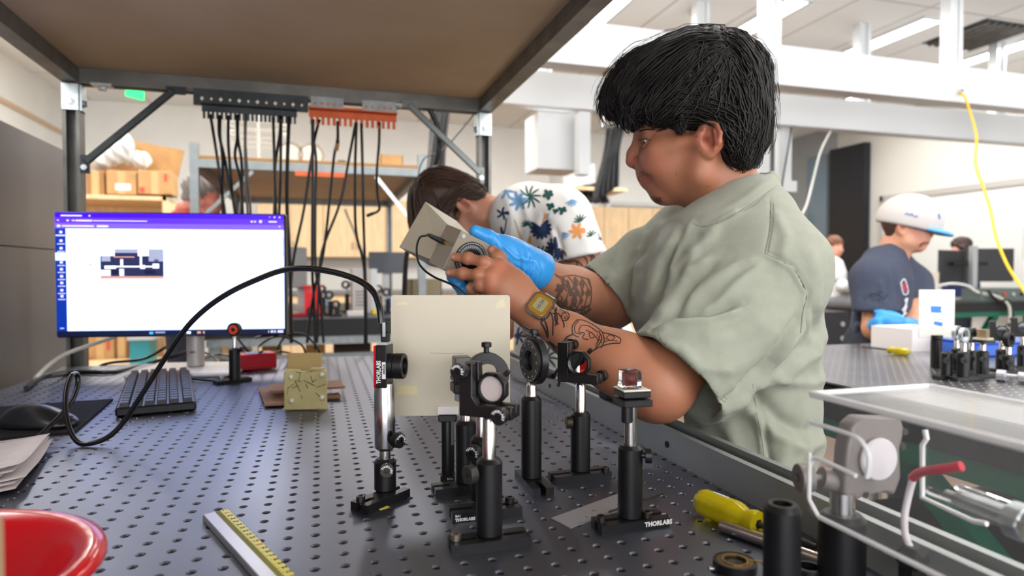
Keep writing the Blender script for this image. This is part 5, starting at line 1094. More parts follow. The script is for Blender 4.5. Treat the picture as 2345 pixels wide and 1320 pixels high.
# ------------------------------------------------------------------ tools
M_amber = mat('clear yellow acetate', (250, 226, 20), .12, trans=.55, ior=1.4, coat=.2)
def screwdriver(p0, p1, r, lab, shaft_to, rs=.003):
    t = thing('screwdriver', lab, 'screwdriver', p0); a = V(p0); b = V(p1); d = (b-a).normalized(); L = (b-a).length
    M = mframe(a, d); n = 36; prof = [(.0001, 0), (r*.55, .0012), (r*.85, .005), (r, .012), (r, L*.62), (r*.97, L*.7), (r*.72, L*.8), (r*.7, L*.84), (r*.86, L*.93), (r*.8, L-.001), (.0001, L)]
    vs = []; fs = []
    for q, z in prof:
        for i in range(n): aa = 2*PI*i/n; rr = q*(1-.06*(.5+.5*math.cos(aa*6))**3) if L*.05 < z < L*.72 else q; vs.append(M @ V((rr*math.cos(aa), rr*math.sin(aa), z)))
    for j in range(len(prof)-1):
        for i in range(n): i2 = (i+1) % n; fs.append((j*n+i, j*n+i2, (j+1)*n+i2, (j+1)*n+i))
    m = MB(); m.add(vs, fs); m.build('handle', M_amber, t, smooth=50)
    c = a+d*L*.38; e = a+d*L; m = MB(); m.cyl(c, e, rs*1.6, n=6); m.build('shank_core', M_blackm, t); m = MB(); m.cyl(e-d*.001, V(shaft_to), rs, n=14); m.build('shaft', M_bolt, t)
    return t, M
za = .0150; a = T(1597, 1177, 0); a.z = TT+za; b = T(1738, 1237, 0); b.z = TT+za; d = (b-a).normalized()
t, M = screwdriver(a, b, .0145, 'clear yellow screwdriver lying beside the steel rod at the lower right', b+d*.06)
mb = MB()
for k in range(9): mb.bar(a+d*(.022+k*.0022)+V((0, 0, .0147)), a+d*(.0232+k*.0022)+V((0, 0, .0147)), .0026, .0002)
mb.build('worn_white_print', M_whitep, t)
a = T(1652, 1219); b = T(1895, 1304); a.z = b.z = TT+.0064; o = MB().cyl(a, b, .0063, n=32, bev=.0006).build('steel_rod', M_steel); tag(o, 'polished steel post lying loose on the table beside the yellow screwdriver', 'rod')
# steel scale with needle
sr = thing('steel_rule', 'thin engraved steel rule lying on the table left of the cube stand', 'ruler', T(1300, 1200)); m = MB(); pp = [T(1262, 1189), T(1306, 1212), T(1468, 1153), T(1430, 1128)]
m.add([p+V((0, 0, .0002)) for p in pp]+[p+V((0, 0, .0011)) for p in pp], [(0, 1, 2, 3), (7, 6, 5, 4), (0, 4, 5, 1), (1, 5, 6, 2), (2, 6, 7, 3), (3, 7, 4, 0)]); blade = m.build('blade', mat('etched steel', (176, 176, 180), .42, metal=.6), sr)
m = MB(); e0 = pp[0].lerp(pp[1], .15); dd = (pp[2]-pp[1]).normalized(); nn = V((-dd.y, dd.x, 0))
for k in range(1, 60): q = pp[1]+dd*(.012+k*.0016)+V((0, 0, .0012))+nn*.0005; m.bar(q, q+nn*(.0022 if k % 5 else .004), .0002, .00008)
for s_, u, v_, sz in (('2', .033, .009, .006), ('2', .052, .016, .006), ('1', .085, .012, .005)): text_mb(m, s_, sz, Matrix.Translation(pp[1]+dd*u+nn*v_+V((0, 0, .0012))) @ Matrix.Rotation(math.atan2(dd.y, dd.x)+PI, 4, 'Z'), .00004)
m.build('graduations', M_ink, blade)
o = MB().tube([T(1395, 1172, .0025), T(1518, 1132, .002)], .0009, 8).build('hex_key', M_bolt); tag(o, 'thin steel pin lying across the table beyond the steel rule', 'pin')
# loose iris diaphragm
c = T(1683, 1303); t = thing('iris_diaphragm', 'loose brass and black iris diaphragm lying flat at the lower right', 'iris', c); h = .0075; r = .0185
m = MB(); m.lathe([(.0085, 0), (r, 0), (r, h-.0005), (r-.0005, h), (r-.0022, h), (r-.0024, h-.001), (.0085, h-.001), (.0085, 0)], Matrix.Translation(c), 48, False); m.build('housing', M_black, t)
m = MB(); m.lathe([(.0105, h-.0009), (r-.003, h-.0009), (r-.003, h-.0003), (.0105, h-.0003), (.0105, h-.0009)], Matrix.Translation(c), 48, False); m.build('bronze_face', mat('dark bronze', (110, 82, 58), .35, metal=.8), t)
m = MB(); m.lathe([(.0098, h-.0008), (.0108, h-.0008), (.0108, h+.0004), (.0098, h+.0004), (.0098, h-.0008)], Matrix.Translation(c), 48, False); m.build('brass_ring', M_brass, t)
m = MB(); m.lathe([(.0006, h-.003), (.0098, h-.0022), (.0098, h-.002), (.0006, h-.0028)], Matrix.Translation(c), 48, False); m.build('iris_blades', mat('dark blades', (52, 54, 50), .4, metal=.6), t)
m = MB(); m.bar(c+CR*.013+V((0, 0, h)), c+CR*.028-_f0*.006+V((0, 0, h)), .0014, .001); m.ball(c+CR*.028-_f0*.006+V((0, 0, h)), .0017, 10); m.build('lever', M_brass, t); m = MB(); m.cyl(c-CR*r, c-CR*(r+.004), .002, n=12); m.build('side_screw', M_zinc, t)
# USB plug and cables over the rail
t = thing('usb_adapter', 'black cable adapter block lying on the strut rail behind the cube stand', 'adapter', (.4765, .98, TT+.0415))
q = P(1422, 913, 1.06); dq = (P(1470, 938, 1.0)-P(1372, 897, 1.1)); dq.z = 0; dq.normalize(); q.z = TT+.0415+.0095
MB().bar(q-dq*.045, q+dq*.045, .026, .017, bev=.003).build('housing', M_blackm, t); MB().bar(q-dq*.0451, q-dq*.02, .0262, .0172, bev=.002).build('end_cap', mat('dark grey cap', (50, 50, 54), .5), t)
for q_, r, lab in (([q+dq*.04, T(1460, 938, .03), T(1400, 928, .012), T(1345, 925, .004), T(1310, 905, .004), T(1270, 890, .004), T(1215, 880, .004), T(1175, 866, .004)], .0022, 'thin black cable running from the adapter along the rail'), ([T(1290, 912, .004), T(1330, 900, .006), T(1355, 898, .008), T(1362, 912, .004), T(1335, 925, .004), T(1298, 915, .004)], .0022, 'small loop of thin black cable beside the mirror mount post')):
    tag(MB().tube(smoothpts(q_, 8), r, 8).build('usb_cable', M_cable), lab, 'cable')
t = thing('cable_connector', 'black moulded cable plug resting on the rail behind the rotation mount', 'plug', (.4765, 1.3, TT+.0415)); a = P(1243, 838, 1.32); b = P(1268, 842, 1.28); a.z = b.z = TT+.049
MB().cyl(a, b, .008, .0065, n=16, bev=.001).build('plug_body', M_blackm, t); MB().tube(smoothpts([b, P(1278, 846, 1.27), P(1284, 862, 1.26), P(1278, 885, 1.25)], 6), .0028, 8).build('lead', M_cable, t)
# ------------------------------------------------------------------ near right: holder, big mount, acrylic laser housing
t = thing('empty_post_holder', 'empty matt black post holder in the near foreground at the lower right', 'post holder', (0, 0, 0)); p = P(1797, 700, .45); t.location = (p.x, p.y, TT); z1 = hgt(1158, p)
m = MB(); r = .0127; m.lathe([(r-.001, TT), (r, TT+.001), (r, z1-.004), (r-.003, z1), (.0068, z1), (.0066, z1-.04), (.0001, z1-.04)], Matrix.Translation((p.x, p.y, 0)), 40, False); m.build('barrel', M_black, t)
t2_ = thing('ring_clamp', 'short black collar lying beside the empty post holder', 'collar', (0, 0, 0)); p = P(1858, 1302, .49); p = T(1852, 1330); t2_.location = (p.x, p.y, TT); MB().ring((p.x, p.y, TT), (0, 0, 1), .012, .0085, .012, 32, .001).build('ring', M_black, t2_)
t = thing('large_mirror_mount', 'large grey mirror mount with white disc and big side knob, seen through the acrylic', 'optics mount', (0, 0, 0)); p = P(1935, 700, .52); t.location = (p.x, p.y, TT)
M_gm = mat('grey bead-blasted aluminium', (128, 120, 118), .45, metal=.3); z1 = hgt(1180, p)
m = MB(); m.lathe([(.017, TT), (.018, TT+.001), (.018, z1-.004), (.014, z1), (.0001, z1)], Matrix.Translation((p.x, p.y, 0)), 36, False); m.build('post_holder', M_black, t); m = MB(); m.cyl((p.x, p.y, z1-.002), (p.x, p.y, hgt(1130, p)), .0095, n=28); m.build('steel_post', M_steel, t)
M = cfr(P(1985, 1045, .53), .25); k = .53/FP
def gp(x, y): return ((x-1985)*k, (1045-y)*k)
m = MB(); m.prism([gp(*q) for q in ((1925, 965), (1950, 950), (2060, 960), (2070, 985), (2058, 1030), (2062, 1095), (2045, 1135), (2010, 1125), (1960, 1130), (1925, 1145), (1905, 1120), (1912, 1020))], .016, M @ Matrix.Translation((0, 0, -.008))); o = m.build('plate', M_gm, t); bv = o.modifiers.new('bevel', 'BEVEL'); bv.width = .003; bv.segments = 3
m = MB(); m.lathe([(.0001, .008), (.0165, .008), (.0175, .009), (.0175, .011), (.016, .0125), (.0001, .0125)], M @ Matrix.Translation((.002, 0, 0)), 40, False); m.build('optic_disc', mat('white frosted disc', (214, 208, 212), .4), t)
for x, y in ((.03, .02), (.028, .008), (-.008, -.029)): mm = MB(); mm.cyl(M @ V((x, y, .007)), M @ V((x, y, .0085)), .0028, n=14); mm.build('screw', M_bolt, t)
knob(t, P(1890, 1095, .53), -CR, .0115, .011, .012, False, M_gm); m = MB(); m.cyl(P(1880, 1095, .53), P(1920, 1105, .53), .009, n=20); m.build('knob_boss', M_gm, t)
# acrylic housing
M_acr = mat('clear acrylic', (236, 240, 242), .05, trans=.0, alpha=.05, spec=.8)
M_edge = mat('painted bright acrylic edge', (238, 238, 240), .3, alpha=.85)  # white colour stands in for light gathering in the clear sheet's edges
ax = thing('acrylic_cover', 'clear acrylic cover with bright edges over the glass laser tube at the right', 'cover', (.42, .1, CZ-.19))
X0, X1, Y0, Y1, Z0, Z1 = .36, .478, -.12, .405, CZ-.186, CZ-.094
MB().box2((X0, Y0, Z1-.003), (X1, Y1, Z1)).build('top_panel', mat('hazy acrylic top', (240, 242, 244), .08, alpha=.3, spec=.8), ax)
MB().box2((X0, Y0, Z0), (X0+.003, Y1, Z1-.003)).build('side_panel', M_acr, ax); MB().box2((X1-.003, Y0, Z0), (X1, Y1, Z1-.003)).build('side_panel', M_acr, ax)
edges = [((X0, Y0, Z1), (X0, Y1, Z1), .0045), ((X1, Y0, Z1), (X1, Y1, Z1), .0035), ((X0, Y1, Z1), (X1, Y1, Z1), .0035), ((X0, Y0, Z0), (X0, Y1-.01, Z0), .0032), ((X0, Y1, Z0+.01), (X0, Y1, Z1-.052+.006), .003), ((X0, Y1-.01, Z0), (X0, Y1, Z0+.01), .003)]
for a, b, r in edges: MB().bar(a, b, r, r, bev=.0008).build('edge_strip', M_edge, ax)
for q in ([(1858, 968), (1945, 995), (1975, 1015), (1990, 1050), (1985, 1095)], [(1857, 1060), (1875, 1052), (1960, 1090)]):
    MB().tube(smoothpts([PX(x, y, X0+.0015) for x, y in q], 6), .0017, 8).build('cutout_edge', M_edge, ax)
q = [PX(x, y, X1) for x, y in ((2118, 985), (2122, 1005), (2112, 1020), (2112, 1140), (2230, 1195), (2260, 1200))]; MB().tube(q, .0022, 8).build('cutout_edge', M_edge, ax)
MB().tube([(X0, .02, Z1-.002), (X0+.03, .02, Z1-.012)], .001, 6).build('amber_wire', mat('amber wire', (220, 160, 70), .4), ax) if 0 else None
# glass laser tube
lt = thing('laser_tube', 'glass laser tube with metal end fittings inside the acrylic cover', 'laser tube', (.425, .1, CZ-.14))
xa = .43; za_ = CZ-.161
m = MB(); m.lathe([(.006, 0), (.006, .28), (.0001, .281)], mframe((xa, .06, za_), (0, 1, 0)), 24, False); m.build('bore_tube', M_glass, lt)
m = MB(); m.lathe([(.0001, 0), (.02, .004), (.021, .2), (.012, .215), (.0001, .216)], mframe((xa, .02, za_), (0, 1, 0)), 28, False); m.build('glass_envelope', mat('smoky glass', (150, 150, 152), .08, trans=.6, alpha=.7), lt)
for y, r, l, mm_ in ((.235, .014, .018, M_zinc), (.258, .009, .03, M_brass), (.292, .012, .012, M_zinc), (.306, .0075, .03, M_zinc), (.336, .004, .014, M_zinc)): MB().cyl((xa, y, za_), (xa, y+l, za_), r, n=24, bev=.001).build('end_fitting', mm_, lt)
for dx in (-.014, .014): MB().cyl((xa+dx, .02, za_-.004), (xa+dx, .352, za_+.004), .0028, n=10).build('glass_rod', M_glass, lt)
MB().box((xa, .27, za_-.018), (.03, .018, .01), bev=.003).build('tube_clamp', M_gm, lt); MB().box((xa, .08, za_-.03), (.05, .03, .02), bev=.003).build('tube_clamp', M_gm, lt)
a = P(2090, 1095, .5); b = P(2110, 1082, .49); c = P(2150, 1076, .47); d = P(2202, 1068, .455)
o = MB().tube(smoothpts([a, b, c, d], 6), .0035, 10).build('heat_shrink', mat('red heat-shrink', (200, 30, 60), .5)); tag(o, 'red sleeve on the wire at the end of the laser tube', 'wire sleeve')
o = MB().tube(smoothpts([P(2091, 1098, .5), P(2082, 1130, .5), P(2072, 1180, .495), P(2073, 1225, .49), P(2088, 1262, .485)], 8), .0026, 10).build('white_lead', mat('white silicone wire', (214, 206, 212), .45)); tag(o, 'white wire dropping from the red sleeve to a black clip on the rail', 'wire')
o = MB(); q = P(2090, 1275, .485); o.box(q, (.022, .018, .016), rz=.4, bev=.004); o.bar(q, q-V((0, 0, .025)), .012, .014); tag(o.build('cable_clip', M_blackm), 'black clip holding the white wire above the rail', 'clip')
# ------------------------------------------------------------------ things on the right-hand table
def mini(px, pyb, pyt, lab, kind='post', grp=None, rr=.0127, base=True):
    Z = (CZ-TT-.0095)*FP/(pyb-621)+rr; p = P(px, 700, Z); t = thing('optics_post', lab, 'optics mount', (p.x, p.y, TT), 0, grp); z1 = hgt(pyt, p); pholder(t, p.x, p.y, TT+.009, z1, rr*.98)
    if base: MB().box((p.x+.01, p.y, TT+.005), (.075, .026, .0095), rz=-.1, bev=.001).build('base', M_black, t)
    if kind != 'bare': post(t, p.x, p.y, z1-.01, z1+.022)
    M = cfr(V((p.x, p.y, z1+.037)), .5)
    if kind == 'ring': m = MB(); m.lathe([(.0125, -.004), (.0185, -.004), (.0185, .004), (.0125, .004), (.0125, -.004)], M, 30, False); m.build('lens_ring', M_zinc, t)
    if kind == 'dring': m = MB(); m.lathe([(.0125, -.006), (.019, -.006), (.019, .006), (.0125, .006), (.0125, -.006)], M, 30, False); m.build('lens_ring', M_black, t)
    if kind == 'kin': kin(t, V((p.x, p.y, z1+.045)), -.6, False, M_mirror)
    if kind == 'cube': MB().cyl((p.x, p.y, z1+.02), (p.x, p.y, z1+.026), .025, n=28).build('platform', M_black, t); MB().box((p.x, p.y, z1+.0285), (.032, .032, .004), rz=.3).build('pad', M_cream, t); MB().box((p.x, p.y, z1+.041), (.02, .02, .02), rz=.3, bev=.0005).build('prism_cube', mat('amber glass', (200, 170, 130), .1, trans=.7), t)
    knob(t, V((p.x-.01, p.y-.008, z1-.02)), (-.7, -.7, 0), .0075, .007, .003); return t
mini(2170, 862, 806, 'black post without an optic at the front left of the cluster on the right-hand table', 'bare')
mini(2193, 850, 797, 'post with a silver lens ring at the left of the cluster on the right-hand table', 'ring'); mini(2209, 866, 805, 'post with a silver ring second in the front line on the right-hand table', 'ring'); mini(2226, 849, 802, 'post behind the silver-ringed one on the right-hand table', 'dring')
mini(2253, 858, 803, 'post carrying an amber glass cube on the right-hand table', 'cube'); mini(2296, 846, 800, 'post with a black kinematic mirror mount on the right-hand table', 'kin'); mini(2312, 849, 812, 'short post with a black ring at the right edge of the picture', 'dring'); mini(2345, 840, 790, 'black mount cut off by the right edge of the picture', 'kin')
# white card on its post
t = thing('screen_card', 'white viewing card with blue tape strips on a post on the right-hand table', 'viewing card', (0, 0, 0)); p = at_holder(2146, 843, .002, .012); t.location = (p.x, p.y, TT); pholder(t, p.x, p.y, TT, hgt(775, p), .0135); MB().cyl((p.x, p.y, hgt(776, p)), (p.x, p.y, hgt(768, p)), .0145, n=24).build('clamp_head', M_black, t)
Zc2 = depth(p)+.003; M2 = cfr(P(2144.5, 719, Zc2), -.02); k = Zc2/FP; m = MB(); m.M = M2; m.box((0, 0, 0), (81*k, 110*k, .004), bev=.001); m.build('card', mat('white card', (230, 228, 220), .5), t)
def tapeq(q, nm, m_, z=.0022): m = MB(); m.prism([((x-2144.5)*k, (719-y)*k) for x, y in q], .0003, M2 @ Matrix.Translation((0, 0, z))); m.build(nm, m_, t)
tapeq([(2130, 701), (2155, 702), (2153, 709), (2155, 717), (2131, 716)], 'blue_tape', mat('blue tape', (60, 130, 215), .6)); tapeq([(2139, 736), (2158, 739), (2156, 748), (2137, 743)], 'blue_tape', mat('blue tape'))
tapeq([(2132, 717), (2155, 717), (2157, 738), (2136, 740)], 'paper_slip', M_paper, .0021); m = MB(); m.M = M2
for x, y in ((2138, 724), (2149, 724), (2139, 733), (2148, 732), (2153, 732), (2143, 727)): m.box(((x-2144.5)*k, (719-y)*k, .0025), (4*k, 1.2*k, .0002), rz=x)
m.build('handwriting', M_ink, t)
t = thing('screen_card', 'small cream card standing on the green bench behind the white card with blue tape', 'viewing card', V((*P(2132, 644, 5.35).xy, TT))); q = P(2132, 644, 5.35); m = MB(); m.M = cfr(q, 0); m.box((0, 0, 0), (35*5.35/FP, 40*5.35/FP, .005)); m.build('card', M_cream, t); m = MB(); m.M = cfr(q, 0); m.box((0, -.03, .004), (.085, .05, .001)); m.build('pale_print', mat('grey print', (196, 200, 205), .6), t)
MB().cyl((q.x, q.y, TT+.004), (q.x, q.y, q.z-.07), .006).build('rod', M_steel, t)
# white carton with blue print behind
a = PY(2077, 752, 1.62); b = PY(2145, 802, 1.62); t = thing('white_box', 'low white carton with a blue mark, on the right-hand table behind the white card', 'box', (a.x+.06, 1.68, TT)); z1 = zpx(752, V((a.x, 1.62, 0))); MB().box2((a.x, 1.6, TT), (a.x+.17, 1.76, z1)).build('carton', M_paper, t)
mb = MB(); text_mb(mb, 'B', .035, Matrix.Translation((a.x+.135, 1.5995, TT+.025)) @ Matrix.Rotation(PI/2, 4, 'X'), .0002); mb.build('blue_print', M_blue, t)
t = thing('blue_case', 'translucent blue plastic case lying behind the mounts on the right-hand table', 'case', T(2240, 806)); p = T(2235, 812); MB().box(p+V((.06, .0, .02)), (.26, .14, .04), rz=-.1, bev=.006).build('body', mat('translucent blue plastic', (70, 120, 235), .3, trans=.3), t); MB().box(p+V((.06, .0, .043)), (.264, .144, .006), rz=-.1, bev=.002).build('lid', mat('translucent blue plastic'), t)
# screwdriver on the right table
a = T(2083, 817, 0); b = T(2034, 811, 0); a.z = b.z = TT+.0125; d = (b-a).normalized(); screwdriver(a, b, .012, 'yellow screwdriver lying on the right-hand table in front of the gloved hand', b+d*.09, .0028)
# silver actuator
a = T(2282, 873); b = T(2395, 884); a.z = b.z = TT+.014; t = thing('micrometer_actuator', 'silver micrometer actuator lying at the right edge of the right-hand table', 'actuator', a); d = (b-a).normalized(); M_al = mat('satin aluminium')
MB().cyl(a, a+d*.018, .0135, n=28, bev=.001).build('thimble', M_al, t); MB().cyl(a+d*.018, a+d*.04, .006, n=20).build('spindle', M_al, t); MB().cyl(a+d*.04, a+d*.06, .0125, n=28, bev=.001).build('collar', M_al, t); MB().cyl(a+d*.06, b, .009, n=24).build('barrel', M_al, t)
for q, lab in (([T(2230, 775, .03), T(2270, 770, .04), T(2300, 775, .03), T(2345, 790, .02)], 'black cable looping behind the mounts on the right-hand table'), ([PY(2345, 750, 1.75), PY(2310, 742, 1.8), PY(2296, 760, 1.75), T(2300, 778, .02)], 'black cable arching at the far right of the right-hand table')):
    tag(MB().tube(smoothpts(q, 6), .004, 8).build('signal_cable', M_cable), lab, 'cable')
# ================================================================== people
class FR:      # upright plane facing the viewer's line of sight through a column of the view
    def __init__(s, pxc, Z):
        s.o = P(pxc, 621, Z); d = s.o-CAM; d.z = 0; s.n = d.normalized(); s.r = V((s.n.y, -s.n.x, 0)); s.Z = Z
        s.Rm = np.array([[s.r.x, s.n.x, 0], [s.r.y, s.n.y, 0], [0, 0, 1.]])
    def __call__(s, px, py, w=0):
        d = ray(px, py); p0 = s.o-s.n*w; return CAM+d*((p0-CAM).dot(s.n)/d.dot(s.n))
class HM:      # head landmarks, measured once, placed turned and scaled
    def __init__(s, fr, ex, ey, ang=0, k=1., flip=1):
        s.fr = fr; s.ex = ex; s.ey = ey; s.a = ang; s.k = k; s.fl = flip; s.ws = k*fr.Z/1.05
        c, q = math.cos(ang), math.sin(ang); r = fr.r*flip; z = V((0, 0, 1)); u = r*c-z*q*flip*1.0 if 0 else r*c+z*(-q)*1.0; v = z*c+r*q
        s.Rm = np.array([[u.x, fr.n.x, v.x], [u.y, fr.n.y, v.y], [u.z, fr.n.z, v.z]]); s.off = 0
    def __call__(s, px, py, w=0):
        x = (px-1628)*s.k; y = (py-316)*s.k; c, q = math.cos(s.a), math.sin(s.a); x2 = x*c-y*q; y2 = x*q+y*c
        return s.fr(s.ex+x2*s.fl, s.ey+y2, w*s.ws+s.off)
def hE(h, px, py, w, rx, rw, rz, k=.012, op=1): s = h.ws; return E_(h(px, py, w), (rx*s, rw*s, rz*s), h.Rm, k*s, op)
def hC(h, a, b, ra, rb, k=.008, op=1): s = h.ws; return C(h(*a), h(*b), ra*s, rb*s, k*s, op)
def head_prims(h, ears=True, eyes=True):
    p = [hE(h, 1606, 218, 0, .092, .074, .074, .02), hE(h, 1530, 262, 0, .048, .058, .052, .02), hE(h, 1545, 350, 0, .056, .056, .068, .02)]
    for s in (1, -1):
        p += [hC(h, (1470, 304, s*.010), (1480, 303, s*.034), .0118, .011, .012), hE(h, 1506, 362, s*.030, .029, .022, .033, .016),
              hC(h, (1505, 345, s*.044), (1600, 322, s*.064), .012, .010, .018), hC(h, (1522, 436, s*.012), (1600, 398, s*.050), .0175, .017, .02), hC(h, (1600, 398, s*.050), (1618, 335, s*.062), .017, .014, .02),
              hE(h, 1562, 388, s*.034, .04, .020, .034, .02)]
    p += [hC(h, (1512, 441, -.010), (1512, 441, .010), .0148, .0148, .014), hC(h, (1540, 425, 0), (1590, 425, 0), .028, .034, .02),
          hE(h, 1490, 402, 0, .0215, .027, .024, .012), hC(h, (1481, 389, -.009), (1481, 389, .009), .0165, .0165, .01)]
    if eyes:
        for s in (1, -1): p += [hE(h, 1471, 325, s*.034, .012, .016, .010, .012, -1)]
        for s in (1, -1): p += [hE(h, 1488, 324.5, s*.031, .0140, .0142, .0132, .005)]
    p += [hC(h, (1464, 314, 0), (1449, 352, 0), .0085, .0088, .010), hC(h, (1449, 352, 0), (1447, 368, 0), .0088, .0106, .008), hC(h, (1453, 372, 0), (1474, 378, 0), .0085, .009, .008)]
    for s in (1, -1): p += [hE(h, 1465, 373, s*.0115, .0098, .0068, .0080, .006)]
    for s in (1, -1): p += [hE(h, 1458, 382, s*.0055, .0045, .0028, .0035, .003, -1)]
    p += [hC(h, (1473.5, 403, -.011), (1473.5, 403, .011), .0080, .0080, .005), hC(h, (1490, 410, .022), (1473.5, 404, .011), .0040, .0072, .004), hC(h, (1490, 410, -.022), (1473.5, 404, -.011), .0040, .0072, .004),
          hC(h, (1480.5, 419, -.009), (1480.5, 419, .009), .0084, .0084, .004), hC(h, (1492, 413, .020), (1481, 419, .009), .0040, .0078, .004), hC(h, (1492, 413, -.020), (1481, 419, -.009), .0040, .0078, .004)]
    p += [hC(h, (1467, 410.5, -.016), (1467, 410.5, .016), .0016, .0016, .0035, -1), hC(h, (1467, 410.5, .014), (1496, 412.5, .026), .0016, .0012, .003, -1), hC(h, (1467, 410.5, -.014), (1496, 412.5, -.026), .0016, .0012, .003, -1)]
    if eyes:
        for s in (1, -1): p += [hE(h, 1472, 326, s*.0345, .0095, .0125, .0027, .0015, -1)]
    if ears:
        for s in (1, -1):
            W_ = lambda q: s*q
            hel = [(1612, 318, .067), (1611, 300, .072), (1616, 284, .076), (1629, 277, .080), (1643, 284, .084), (1650, 304, .086), (1647, 326, .083), (1637, 342, .078), (1626, 354, .073)]
            p += [hE(h, 1628, 312, W_(.071), .0215, .008, .028, .008)]
            p += [hE(h, 1625, 315, W_(.0805), .0105, .010, .0175, .004, -1)]
            for i in range(len(hel)-1): a, b = hel[i], hel[i+1]; p.append(hC(h, (a[0], a[1], W_(a[2])), (b[0], b[1], W_(b[2])), .0037, .0037, .003))
            p += [hC(h, (1636, 296, W_(.082)), (1640, 325, W_(.081)), .0028, .0030, .004), hE(h, 1624, 350, W_(.073), .0085, .0045, .0085, .006), hE(h, 1611, 322, W_(.070), .0042, .004, .0062, .004)]
            p += [hE(h, 1619, 318, W_(.076), .0042, .012, .0070, .003, -1)]
    return p
M_skin = mat('skin', (180, 120, 90), .48, sss=.12, bump=.12, bscale=700)
nt = M_skin.node_tree; at = node(M_skin, 'ShaderNodeAttribute'); at.attribute_name = 'tint'; nt.links.new(at.outputs['Color'], nt.nodes['Principled BSDF'].inputs['Base Color'])
M_eye = mat('eye white', (205, 196, 190), .15); M_iris = mat('brown iris', (52, 32, 20), .1)
M_glove = mat('blue nitrile', (54, 150, 222), .38, coat=.1, bump=.25, bscale=120); M_hair = mat('black hair', (17, 14, 13), .5, spec=.35); M_hairbr = mat('brown hair', (62, 42, 30), .45, spec=.5)
M_hairg = mat('grey hair', (120, 112, 110), .6); M_denim = mat('dark trousers', (40, 44, 58), .85, bump=.3, bscale=300); M_shoe = mat('dark shoe', (30, 30, 32), .6)
def tint_of(Vv, base, specs, pmod=None):
    px, py = projn(Vv); t = np.tile(np.array(lin(base), np.float32), (len(Vv), 1))
    nz = (np.sin(Vv[:, 0]*90)*np.sin(Vv[:, 1]*80+1)*np.sin(Vv[:, 2]*85+2))[:, None]*.05; t = t*(1+nz)
    for pl, wd, col, a in specs:
        if len(pl) == 1: d = np.hypot(px-pl[0][0], py-pl[0][1])
        else: d = seg_dist(px, py, pl)[0]
        m = (np.clip(1.5-d/wd, 0, 1)*a)[:, None]; m = m*m*(3-2*m) if a == 1 else m; t = t*(1-m)+np.array(lin(col))*m
    return np.clip(t, 0, 1)
def merge(parts):
    vs = []; fs = []; ts = []; o = 0
    for Vv, F, T_ in parts: vs.append(Vv); fs.append(F+o); ts.append(T_); o += len(Vv)
    return np.concatenate(vs), np.concatenate(fs), np.concatenate(ts)
def hair_locks(m, bv, h, groups, n, r0=.0016, side=(1,), lift=(.001, .006), wmax=.085, seed=1, seg=12, wave=.004):
    rg = random.Random(seed); s = h.ws
    for _ in range(n):
        g = rg.choices(groups, [x[1] for x in groups])[0][0]; i = rg.randrange(len(g)-1); t = rg.random(); A, B = g[i], g[i+1]
        a0 = rg.uniform(0, .45); a1 = rg.uniform(max(a0+.35, .6), 1.0); w0 = rg.uniform(0, 1)**.8*wmax*rg.choice(side); lf = rg.uniform(*lift); ph = rg.uniform(0, 6); wv = rg.uniform(.3, 1)*wave; pts = []; jx = rg.gauss(0, 5); jy = rg.gauss(0, 5); dw = rg.uniform(-.015, .015)
        for q in range(seg):
            u = a0+(a1-a0)*q/(seg-1); f = u*(len(A)-1); k = min(int(f), len(A)-2); f -= k
            x = (A[k][0]*(1-f)+A[k+1][0]*f)*(1-t)+(B[k][0]*(1-f)+B[k+1][0]*f)*t; y = (A[k][1]*(1-f)+A[k+1][1]*f)*(1-t)+(B[k][1]*(1-f)+B[k+1][1]*f)*t
            w_ = w0+dw*u; x += jx+wv/.0007*math.sin(ph+u*7); y += jy+wv/.0007*math.cos(ph+u*6)*.5
            p = h(x, y, w_); loc, nr, _i, _d = bv.find_nearest(p)
            if loc is None: continue
            o = loc+nr*(lf*s*(.25+.9*math.sin(min(1, q/(seg-1)*1.15)*PI*.5)))
            dd = (p-loc).dot(nr)
            if dd > 0: o += nr*min(dd, .012*s)*.6
            pts.append(o)
        if len(pts) < 4: continue
        L = len(pts); rr = [r0*s*rg.uniform(.7, 1.25)*max(.12, math.sin(PI*min(.999, .12+.8*j/(L-1)))**.6) for j in range(L)]; m.tube(pts, rr, 5, caps=False)
    return m
def limb_hand(prims, wrist, knuckles, fingers, rw=.022, rk=.012, s=1.0, k=.009):
    for kn in knuckles: prims.append(C(wrist, kn, rw*s, rk*s, k*1.6))
    for j in range(len(knuckles)-1): prims.append(C(knuckles[j].lerp(V(wrist), .25), knuckles[j+1].lerp(V(wrist), .25), rk*s*1.05, rk*s*1.05, k))
    for f, r0, r1 in fingers:
        n = len(f)
        for j in range(n-1): a = r0+(r1-r0)*j/(n-1); b = r0+(r1-r0)*(j+1)/(n-1); prims.append(C(f[j], f[j+1], a*s, b*s, .0035 if j else .006))
        for j in range(1, n-1): prims.append(E_(f[j], (r0*1.08*s,)*3, None, .003))
def loft(fr, rows, k=.01, pw=2.3):     # rows: (py, px front, px back, half width, depth centre w)
    prims = []
    R_ = []
    for r in rows:
        a = fr(r[1], r[0]); b = fr(r[2], r[0]); wc = r[4] if len(r) > 4 else 0; R_.append((a.z, (a-fr.o).dot(fr.r), (b-fr.o).dot(fr.r), r[3], wc))
    R_.sort(); return ('l', fr, R_, pw)
_old_d, _old_bb = _prim_d, _prim_bb
